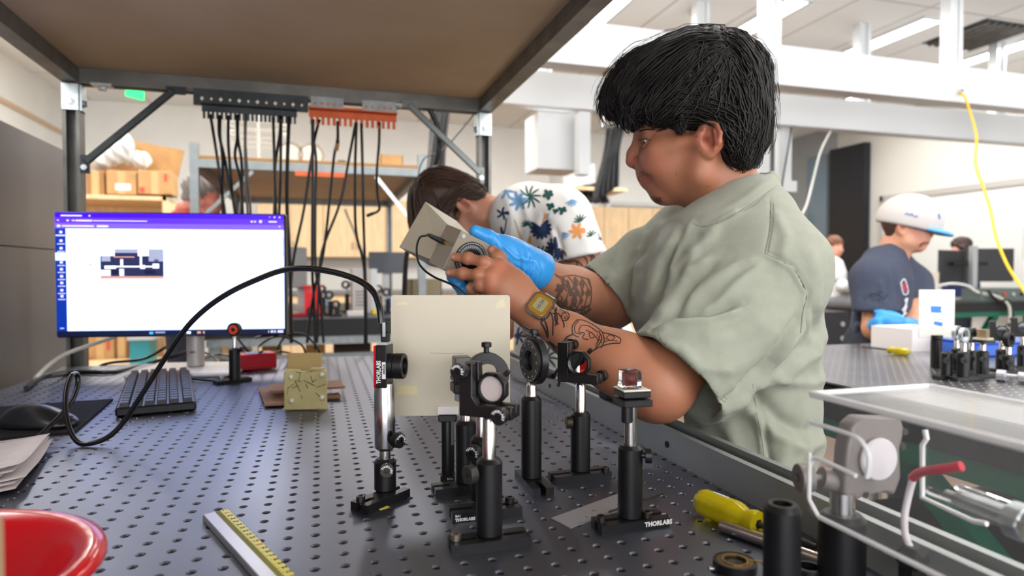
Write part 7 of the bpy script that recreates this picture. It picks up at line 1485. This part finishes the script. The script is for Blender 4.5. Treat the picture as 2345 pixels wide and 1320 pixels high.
for k in range(36): text_mb(m, str((k*10+180) % 360), .0026, M @ Matrix.Rotation(-2*PI*k/36, 4, 'Z') @ Matrix.Translation((0, .0242, .0021)), .00004)
m.build('dial_scale', M_whitep, dial)
m = MB(); m.lathe([(.0155, .002), (.0155, .0065), (.0147, .0075), (.0001, .0075)], M, 48, False); m.build('dial_knob', mat('black dial'), inst)
for u_, v_ in ((.1, .1), (.93, .1), (.08, .93), (.93, .93)):
    q = ia+iu*u_+iv*v_; m = MB(); m.cyl(q, q-def_w*.0016, .0034, n=20); m.cyl(q-def_w*.0016, q-def_w*.002, .0016, n=6); m.build('screw', M_zinc, inst)
jp = Q(520, 505, .975); lf = -def_u; jk = ia+iv*.42+iw*.55; m = MB(); m.cyl(jk, jk+lf*.006, .004, n=14); m.build('jack', M_brass, inst)
m = MB(); pj = [jk+lf*.004, jk+lf*.012, jk+lf*.026, jk+lf*.032]; m.tube(pj, [.0042, .0044, .0034, .0022], 12); plug = m.build('jack_plug', M_blackm, inst)
cbp = [jk+lf*.031, Q(330, 440, .962), Q(275, 455, .96), Q(243, 530, .955), Q(240, 620, .95), Q(262, 720, .945), Q(330, 800, .94), Q(430, 865, .93), Q(540, 910, .92), Q(640, 960, .90), Q(700, 1010, .88), Q(760, 1060, .86), Q(800, 1120, .85), Q(820, 1300, .84), Q(830, 1500, .84)]
tag(MB().tube(smoothpts(cbp, 6), .0016, 8).build('instrument_cable', M_cable), 'thin black lead looping from the handheld instrument down behind the cream card', 'cable')
ct = Q(325, 905, 1.5); t = thing('open_carton', 'small brown open box on the second bench behind the cream card', 'box', PY(970, 700, 3.75)); a = PY(942, 640, 3.75); b = PY(1012, 690, 3.75)
for q0_, q1_ in (((a.x, 3.75), (b.x, 3.755)), ((a.x, 3.95), (b.x, 3.955)), ((a.x, 3.75), (a.x+.005, 3.955)), ((b.x-.005, 3.75), (b.x, 3.955))): MB().box2((q0_[0], q0_[1], TT), (q1_[0], q1_[1], a.z)).build('wall', mat('olive card', (128, 118, 94), .7), t)
# ------------------------------------------------------------------ bent person in the floral shirt
def simple_face(h, root, eyes=True):
    for s in (1, -1):
        c = h(1487.5, 324.5, s*.0315); o = MB().ball(c, .0124*h.ws, 14).build('eye', M_eye, root, smooth=80); d = (h(1440, 330, s*.034)-c).normalized(); MB().ball(c+d*.0075*h.ws, .0058*h.ws, 10).build('iris', M_iris, o, smooth=80)
f2 = FR(1280, 1.86); r2_ = thing('person', 'person in a white floral-print shirt bending head down over the table', 'person', (f2.o.x, f2.o.y, 0))
h2 = HM(f2, 1064, 470, R(-68), .52); h2.off = -.02
p = head_prims(h2, True, False)+[C(h2(1640, 360, 0), f2(1180, 520, 0), .05, .06, .03), C(f2(1180, 520, 0), f2(1240, 560, 0), .06, .09, .03)]
arm = [C(f2(1295, 510, .12), f2(1338, 640, .17), .062, .056, .02), C(f2(1338, 640, .17), f2(1250, 745, .2), .048, .030, .02), E_(f2(1235, 760, .2), (.045, .03, .02), None, .02), C(f2(1200, 520, -.12), f2(1230, 700, -.16), .05, .04, .02), C(f2(1230, 700, -.16), f2(1160, 760, -.1), .04, .028, .02)]
legs = []
for s in (1, -1): legs += [C(f2(1350, 850, s*.09), V((*f2(1350, 850, s*.09).xy, .48)), .075, .055, .03), C(V((*f2(1350, 850, s*.09).xy, .48)), V((*f2(1355, 850, s*.09).xy, .09)), .05, .04, .02)]
a_, b_ = sdf_mesh(p, .0035); a_ = relax(a_, b_, 1); c_, d_ = sdf_mesh(arm+[C(f2(1240, 560, 0), f2(1340, 840, 0), .09, .1, .03)]+legs, .0055); c_ = relax(c_, d_, 1)
BVx, BFx, BTx = merge([(a_, b_, tint_of(a_, (196, 140, 116), [([(1060, 462)], 14, (200, 120, 104), .6)])), (c_, d_, tint_of(c_, (190, 134, 108), []))])
ink = MB(); q_ = bvh_of(c_, d_); rg = random.Random(4); ts = []
for pl in ([(1285, 590), (1300, 600), (1320, 598), (1335, 610)], [(1290, 605), (1310, 620), (1340, 612), (1360, 595)], [(1300, 590), (1330, 585), (1345, 600), (1340, 625)], [(1350, 575), (1365, 600), (1360, 630)], [(1285, 615), (1310, 630), (1340, 632)], [(1320, 600), (1325, 620)], [(1340, 580), (1355, 590), (1350, 610)]): ts.append((pl, 4, 1))
strokes(ink, q_, ts, .001); sdf_build('body', BVx, BFx, [M_skin, mat('faded tattoo ink', (92, 62, 52), .5)], r2_, BTx, ink)
hv, hf = sdf_mesh(hair_prims_full(h2), .005); hv = relax(hv, hf, 2); bv2 = bvh_of(hv, hf); m = MB(); hair_locks(m, bv2, h2, [(Gf, 1.2), (Gs, 1), (Gb, 1.2)], 420, .0028, (1, 1, -1), (.001, .006), .088, 15, 9, .004); sdf_build('hair', hv, hf, M_hairbr, r2_, None, m)
sp_ = [C(f2(1290, 505, .12), f2(1328, 605, .17), .082, .078, .03)]
hc3 = f2(1330, 594, .16); hn3 = (f2(1345, 680, .17)-f2(1320, 560, .16)).normalized(); sp_ += [cut_box(hc3, hn3, .12, .05), C(hc3-hn3*.02, hc3+hn3*.04, .067, .070, .003, -1)]
sp_ += [C(f2(1215, 500, 0), f2(1280, 600, -.02), .105, .125, .05), C(f2(1280, 600, -.02), f2(1300, 840, -.01), .125, .16, .05), C(f2(1190, 500, .06), f2(1270, 495, .08), .085, .085, .04), C(f2(1200, 510, -.06), f2(1220, 540, -.11), .09, .08, .04), C(f2(1300, 720, .0), f2(1370, 780, 0), .12, .10, .05)]
sv, sf = sdf_mesh(sp_, .005); sv = relax(sv, sf, 3)
sv = folds(sv, sf, [([(1160, 440), (1175, 500), (1170, 560)], 12, .006), ([(1190, 430), (1210, 500), (1200, 580)], 10, .005), ([(1240, 500), (1250, 560), (1240, 610)], 12, .007, 's'), ([(1290, 430), (1330, 500), (1350, 570)], 16, .006), ([(1265, 520), (1280, 570), (1276, 605)], 8, .006, 's'), ([(1190, 770), (1210, 850)], 12, .006), ([(1380, 700), (1400, 760)], 10, .006)])
pat = MB(); bq = bvh_of(sv, sf); fl = []
def fan(cx, cy, r, n, a0, a1, c, w_=6):
    for k in range(n): a = a0+(a1-a0)*k/max(1, n-1); fl.append(([(cx, cy), (cx+r*.5*math.cos(a), cy+r*.5*math.sin(a)), (cx+r*math.cos(a+.12), cy+r*math.sin(a+.12))], (w_, -1), c))
def zz(x, y): return (880+x/2.75, 380+y/2.75)
NAVY, GRN, ORG, LBL, YEL = 1, 2, 3, 4, 5
fan(*zz(915, 195), 28, 9, -2.6, 2.2, GRN, 4); fan(*zz(985, 395), 26, 11, -.9, 3.6, NAVY, 9); fan(*zz(1090, 520), 28, 10, .6, 4.4, NAVY, 9); fan(*zz(845, 220), 24, 8, 0, 6, LBL, 8); fan(*zz(765, 160), 20, 6, 0, 5, LBL, 6)
fan(*zz(1215, 410), 20, 7, 0, 6, ORG, 8); fan(*zz(1030, 180), 13, 5, 0, 5.5, GRN, 9); fan(*zz(1045, 255), 10, 4, 0, 5.5, GRN, 8); fan(*zz(1120, 280), 11, 4, 0, 5.5, GRN, 8); fan(*zz(1078, 285), 7, 4, 0, 5.5, GRN, 6); fan(*zz(900, 375), 14, 8, -3.4, .2, GRN, 3); fan(*zz(745, 300), 16, 6, 0, 6, NAVY, 5)
fl += [([zz(1020, 300), zz(1010, 330), zz(995, 362)], (8, 3), ORG), ([zz(1035, 300), zz(1022, 345)], (4, 2), LBL), ([zz(820, 340), zz(840, 400), zz(880, 500), zz(900, 560)], 2.5, YEL), ([zz(920, 440), zz(915, 500), zz(940, 540)], (9, -1), YEL), ([zz(770, 330), zz(760, 400), zz(740, 470)], 3, NAVY), ([zz(735, 380), zz(745, 440)], (6, -1), NAVY), ([zz(1110, 520), zz(1130, 560), zz(1150, 560)], (4, -1), ORG)]
fan(*zz(1180, 210), 18, 6, .4, 2.4, LBL, 3); fan(*zz(1120, 420), 18, 4, .2, 1.4, LBL, 3); fan(*zz(990, 560), 22, 7, 2, 5.4, GRN, 4); fan(*zz(950, 560), 18, 6, 3, 6, NAVY, 4); fan(*zz(1370, 585), 16, 6, 0, 5, NAVY, 8); fan(*zz(1240, 350), 18, 6, 3, 5.4, GRN, 3); fan(*zz(1310, 440), 14, 5, 3, 5.4, GRN, 3)
fan(1252, 820, 30, 9, 0, 5.6, GRN, 4); fan(1185, 770, 22, 8, 0, 5.6, NAVY, 5); fan(1225, 790, 14, 5, 0, 5.6, NAVY, 7); fan(1375, 745, 20, 8, 0, 6, NAVY, 9); fan(1420, 765, 16, 6, 0, 6, NAVY, 8); fan(1395, 715, 14, 5, 0, 6, LBL, 6); fan(1360, 890, 16, 6, 0, 6, ORG, 8); fan(1200, 850, 16, 6, 0, 6, YEL, 7); fan(1290, 775, 14, 5, 0, 6, ORG, 6)
strokes(pat, bq, fl, .0012)
sdf_build('floral_shirt', sv, sf, [mat('white printed cotton', (226, 224, 222), .85, bump=.2, bscale=700), mat('navy print', (28, 48, 88), .85), mat('green print', (24, 74, 66), .85), mat('orange print', (226, 150, 84), .85), mat('light blue print', (104, 146, 186), .85), mat('ochre print', (206, 164, 88), .85)], r2_, None, pat)
tv, tf = cloth([C(f2(1350, 830, s*.08), V((*f2(1350, 850, s*.09).xy, .12)), .105, .07, .05) for s in (1, -1)], .012); sdf_build('trousers', tv, tf, M_denim, r2_)
for s in (1, -1): q = f2(1355, 850, s*.09); tv, tf = sdf_mesh([C((q.x, q.y, .05), V((q.x, q.y, .045))-f2.r*.15, .045, .035, .02), HS((0, 0, .003), (0, 0, -1))], .009); sdf_build('shoe', tv, tf, M_shoe, r2_)
# ------------------------------------------------------------------ seated person with a cap
f3 = FR(2035, 2.7); r3 = thing('person', 'seated person in a white cap with light blue brim and dark blue T-shirt', 'person', (f3.o.x, f3.o.y, 0))
h3 = HM(f3, 2064, 522, R(2), .37, -1)
p = head_prims(h3)+[C(h3(1635, 350, 0), f3(2036, 600, 0), .055, .062, .03), C(f3(2036, 600, 0), f3(2030, 640, 0), .062, .08, .03)]
a_, b_ = sdf_mesh(p, .0048); a_ = relax(a_, b_, 1)
pa = [C(f3(2003, 630, .15), f3(2004, 752, .22), .052, .045, .02), C(f3(2004, 752, .22), f3(2052, 768, .28), .045, .04, .02), C(f3(2052, 768, .28), f3(2115, 768, .25), .04, .03, .02), C(f3(2075, 620, -.12), f3(2100, 700, -.05), .052, .045, .02), C(f3(2100, 700, -.05), f3(2085, 748, .14), .045, .033, .02), C(f3(2085, 748, .14), f3(2068, 748, .2), .033, .03, .02)]
kk_ = [C(f3(2020, 640, 0), f3(2010, 790, 0), .1, .1, .04)]
for s in (1, -1): k1_ = V((*f3(2075, 800, s*.1).xy, .52)); kk_ += [C(f3(2010, 800, s*.08), k1_, .085, .06, .03), C(k1_, V((k1_.x, k1_.y, .09)), .055, .04, .02)]
c_, d_ = sdf_mesh(pa+kk_, .006); c_ = relax(c_, d_, 1)
BVx, BFx, BTx = merge([(a_, b_, tint_of(a_, (206, 150, 122), [([(2060, 515)], 14, (214, 130, 108), .6), ([(2108, 565), (2118, 560)], 4, (170, 96, 90), .6), ([(2105, 540)], 16, (196, 132, 124), .5)])), (c_, d_, tint_of(c_, (200, 144, 112), []))])
sdf_build('body', BVx, BFx, M_skin, r3, BTx); simple_face(h3, r3)
m = MB(); bq = bvh_of(a_, b_); sp2 = [([(2106+rg.uniform(0, 20), 560-rg.uniform(0, 3)), (2106+rg.uniform(0, 20), 563)], 1.2, 0) for _ in range(2)]; strokes(m, bq, [([(2106, 563), (2116, 557), (2127, 557)], (4.5, 3), 0)], .002); m.build('moustache', mat('light brown hair', (110, 74, 54), .6), r3)
m = MB(); strokes(m, bq, [([(2096, 526), (2106, 522), (2116, 524)], 2.2, 0)], .002); m.v and m.build('eyebrow', mat('light brown hair'), r3)
hv, hf = sdf_mesh([hE(h3, 1660, 275, 0, .056, .082, .062, .02), hC(h3, (1672, 290, .03), (1680, 345, .028), .045, .030, .02), hC(h3, (1672, 290, -.03), (1680, 345, -.028), .045, .030, .02), hC(h3, (1585, 262, .064), (1578, 300, .066), .014, .007, .01)], .006); hv = relax(hv, hf, 1); sdf_build('hair', hv, hf, mat('short brown hair', (74, 50, 38), .7, bump=.6, bscale=260), r3)
u3 = f3.r*math.cos(.26)-V((0, 0, 1))*math.sin(.26); v3 = V((0, 0, 1))*math.cos(.26)+f3.r*math.sin(.26); Rc = np.array([[u3.x, f3.n.x, v3.x], [u3.y, f3.n.y, v3.y], [u3.z, f3.n.z, v3.z]])
cc3 = f3(2087, 515, 0); capm = [E_(f3(2079, 507, 0), (.120, .098, .114), Rc, .01), E_(f3(2102, 505, 0), (.085, .08, .09), Rc, .03), B_(cc3-v3*.075, (.16, .13, .06), .01, Rc, .006, -1)]
cv, cf = sdf_mesh(capm, .005); cv = relax(cv, cf, 2); m = MB(); strokes(m, bvh_of(cv, cf), [([(2072, 492), (2078, 489), (2082, 494)], 2.5, 1), ([(2084, 494), (2088, 490), (2092, 496)], 2.5, 1), ([(2094, 497), (2102, 495)], 3, 1), ([(2150, 490), (2152, 502)], 4, 1)], .002)
sdf_build('cap_crown', cv, cf, [mat('white cap cloth', (196, 190, 188), .85, bump=.2, bscale=500), mat('cap blue', (70, 110, 170), .8)], r3, None, m)
bc = f3(2138, 531, 0)
cv, cf = sdf_mesh([E_(bc, (.072, .088, .016), Rc, .01), E_(bc-v3*.014, (.074, .09, .013), Rc, .004, -1)], .0035); sdf_build('cap_brim', relax(cv, cf, 1), cf, mat('cap brim light blue', (96, 168, 226), .7), r3)
rows = [(556, 2030, 2052, .05), (575, 2000, 2075, .10), (600, 1980, 2083, .16), (640, 1963, 2094, .19), (700, 1952, 2090, .18), (760, 1944, 2080, .17), (800, 1942, 2078, .17)]
tp = [(loft(f3, rows), .03, 1), C(f3(2010, 598, .08), f3(2000, 640, .155), .06, .085, .04), C(f3(2000, 640, .155), f3(2003, 715, .20), .085, .082, .03), C(f3(2050, 600, -.08), f3(2085, 650, -.12), .06, .08, .04), C(f3(2085, 650, -.12), f3(2098, 680, -.08), .08, .07, .03)]
hc4 = f3(2003, 712, .2); hn4 = V((0, 0, -1)); tp += [cut_box(hc4, hn4, .1, .03), C(hc4+V((0, 0, .03)), hc4-V((0, 0, .04)), .066, .07, .004, -1), C(h3(1640, 340, 0), f3(2036, 580, 0), .05, .056, .006, -1)]
sv, sf = sdf_mesh(tp, .0065); sv = relax(sv, sf, 2); sv = folds(sv, sf, [([(1990, 600), (1965, 660), (1960, 760)], 10, .008), ([(2040, 610), (2048, 680), (2040, 740)], 8, .008, 's'), ([(2060, 640), (2050, 700), (2055, 740)], 7, .008), ([(1985, 720), (1965, 770)], 9, .01, 's'), ([(2015, 640), (2025, 700)], 8, .006)])
m = MB(); strokes(m, bvh_of(sv, sf), [([(2063, 648), (2072, 640), (2080, 668), (2070, 674), (2063, 648)], 2.5, 1), ([(2068, 650), (2074, 668)], 4, 2), ([(2074, 648), (2079, 664)], 3, 2), ([(2072, 690), (2078, 684), (2074, 700)], 4, 1), ([(2066, 712), (2076, 700), (2070, 718)], 4, 1), ([(2064, 728), (2076, 716)], 4, 1), ([(2066, 740), (2074, 732)], 3, 1)], .003)
sdf_build('t_shirt', sv, sf, [mat('slate blue cotton', (62, 68, 86), .9, bump=.2, bscale=500), mat('white print', (214, 214, 222), .8), mat('red print on cotton', (206, 60, 80), .8)], r3, None, m)
gp3 = [C(f3(2084, 749, .15), f3(2070, 748, .21), .038, .032, .02), C(f3(2070, 748, .21), f3(2035, 738, .275), .032, .036, .02), E_(f3(2035, 736, .28), (.055, .03, .038), f3.Rm, .02)]
for j, (tx, ty) in enumerate(((1992, 738), (1990, 745), (1993, 751), (2000, 756))): gp3 += [C(f3(2030, 728+j*7, .29), f3((tx+2030)/2-2, ty-5, .31), .0115, .011, .006), C(f3((tx+2030)/2-2, ty-5, .31), f3(tx+2, ty, .285), .011, .0095, .005)]
gp3 += [C(f3(2040, 724, .28), f3(2020, 716, .28), .014, .011, .008), C(f3(2020, 716, .28), f3(2006, 714, .275), .011, .009, .005)]
gv, gf = sdf_mesh(gp3, .004); sdf_build('glove', relax(gv, gf, 1), gf, M_glove, r3)
tv, tf = cloth(kk_[1:]+[C(f3(2010, 795, s*.06), f3(2012, 800, s*.08), .12, .11, .03) for s in (1, -1)], .012); tv = tv+normals(tv, tf)*.012; sdf_build('trousers', tv, tf, M_denim, r3)
for s in (1, -1): q = f3(2075, 800, s*.1); tv, tf = sdf_mesh([C((q.x, q.y, .05), V((q.x, q.y, .045))+f3.r*.15, .045, .035, .02), HS((0, 0, .003), (0, 0, -1))], .009); sdf_build('shoe', tv, tf, M_shoe, r3)
def stool(lab, p, z):
    t = thing('stool', lab, 'stool', (p.x, p.y, 0)); MB().cyl((p.x, p.y, z-.05), (p.x, p.y, z), .17, n=32, bev=.01).build('seat', M_blackm, t); MB().cyl((p.x, p.y, .05), (p.x, p.y, z-.05), .025).build('column', M_zinc, t)
    for k in range(5): a = 2*PI*k/5; MB().bar((p.x, p.y, .06), (p.x+.25*math.cos(a), p.y+.25*math.sin(a), .03), .03, .03).build('leg', M_strutd, t)
stool('black stool under the person in the cap', f3(2008, 800, 0), f3(2008, 800, 0).z-.12)
# ------------------------------------------------------------------ small distant people
def small_person(lab, px, Z, head, rows, skin, hairm, shirtm, hairp, arms=(), legs_='stand', trm=None, h_=.009, facing=1):
    f = FR(px, Z); r = thing('person', lab, 'person', (f.o.x, f.o.y, 0)); h = HM(f, *head)
    last = rows[-1]; mid = (last[1]+last[2])/2; p = head_prims(h, True, False)+[C(h(1635, 350, 0), f((rows[0][1]+rows[0][2])/2, rows[0][0]+4, 0), .055*h.ws, .06*h.ws, .03)]
    a, b = sdf_mesh(p, max(.005, h_*.7)); a = relax(a, b, 1)
    pb = [C(f((rows[1][1]+rows[1][2])/2, rows[1][0], 0), f(mid, last[0], 0), .08, .09, .04)]+[C(f(*q[0]), f(*q[1]), .042, .034, .02) for q in arms]
    base = f(mid, last[0], 0); lg = []
    for s in (1, -1):
        hp_ = f(mid, last[0]-3, s*.08)
        if legs_ == 'stand': lg += [C(hp_, V((hp_.x, hp_.y, .09)), .085, .05, .03)]
        else: kn_ = V((hp_.x, hp_.y, hp_.z-.03))+f.r*.38*facing; lg += [C(hp_, kn_, .085, .06, .03), C(kn_, V((kn_.x, kn_.y, .09)), .055, .045, .02)]
    c, d = sdf_mesh(pb+lg, h_); c = relax(c, d, 1); x, y, z_ = merge([(a, b, tint_of(a, skin, [])), (c, d, tint_of(c, skin, []))]); sdf_build('body', x, y, M_skin, r, z_)
    hv, hf = sdf_mesh(hairp(h), max(.006, h_*.8)); hv = relax(hv, hf, 1); hv = hv+normals(hv, hf)*(.004*np.sin(hv[:, :1]*160+hv[:, 2:]*90)); sdf_build('hair', hv, hf, hairm, r)
    sh = [(loft(f, rows), .03, 1)]+[C(f(*q[0]), f(*q[0]).lerp(f(*q[1]), .5), .065, .06, .03) for q in arms]; sv, sf = sdf_mesh(sh, h_); sdf_build('shirt', relax(sv, sf, 2), sf, shirtm, r)
    tv, tf = sdf_mesh(lg, h_*1.2); tv = relax(tv, tf, 1)+normals(tv, tf)*.012 if 0 else relax(tv, tf, 1); tv = tv+normals(tv, tf)*.014; sdf_build('trousers', tv, tf, trm or M_denim, r)
    for s in (1, -1):
        q = f(mid, last[0]-3, s*.08); q = q+f.r*.38*facing if legs_ != 'stand' else q; tv, tf = sdf_mesh([C((q.x, q.y, .05), V((q.x, q.y, .045))+f.r*.14*facing, .045, .035, .02), HS((0, 0, .003), (0, 0, -1))], .012); sdf_build('shoe', tv, tf, M_shoe, r)
    return f, r, h
short = lambda h: [hE(h, 1612, 200, 0, .100, .082, .078, .02), hE(h, 1655, 250, 0, .060, .080, .075, .02), hC(h, (1690, 300, 0), (1690, 345, 0), .05, .035, .02), hE(h, 1530, 215, 0, .055, .066, .045, .02)]
bun = lambda h: short(h)+[hE(h, 1760, 300, 0, .035, .035, .04, .02), hC(h, (1720, 300, 0), (1770, 340, 0), .03, .022, .02)]
bob = lambda h: short(h)+[hC(h, (1650, 260, s*.06), (1650, 380, s*.06), .045, .04, .02) for s in (1, -1)]
f4, r4, h4 = small_person('grey-haired person standing behind the bright monitor, mostly hidden', 425, 4.15, (455, 462, 0, .29, -1), [(478, 405, 450, .08), (505, 368, 466, .16), (560, 362, 472, .18), (680, 364, 470, .17), (760, 362, 472, .17)], (196, 120, 104), M_hairg, mat('brick red cotton', (150, 62, 54), .9), short, [((382, 520, .16), (374, 640, .2)), ((462, 520, -.12), (462, 640, -.12))])
f5, r5, h5 = small_person('person with brown tied-back hair in a white T-shirt seated beyond the green T-shirt back', 1910, 7.1, (1907, 568, 0, .128, -1), [(588, 1893, 1915, .07), (597, 1880, 1930, .14), (625, 1872, 1940, .17), (660, 1872, 1938, .17), (690, 1872, 1935, .17)], (214, 150, 128), mat('light brown hair'), mat('white cotton', (214, 216, 216), .9), bun, [((1905, 612, .16), (1930, 655, .2)), ((1930, 655, .2), (1950, 662, .1))], 'sit', mat('grey trousers', (130, 130, 134), .9), facing=1)
stool('dark stool under the white-shirted person', f5(1904, 690, 0), f5(1904, 690, 0).z-.1)
f6, r6, h6 = small_person('person with dark curly hair peering over the two black monitors', 2197, 6.85, (2205, 575, 0, .145, 1), [(600, 2188, 2212, .07), (612, 2172, 2228, .16), (650, 2168, 2234, .19), (720, 2172, 2230, .18)], (226, 168, 158), mat('dark brown hair', (52, 34, 30), .6), mat('navy cotton', (36, 44, 92), .9), bob, [((2175, 630, .12), (2168, 690, .16)), ((2226, 630, -.12), (2234, 690, -.12))], 'stand')
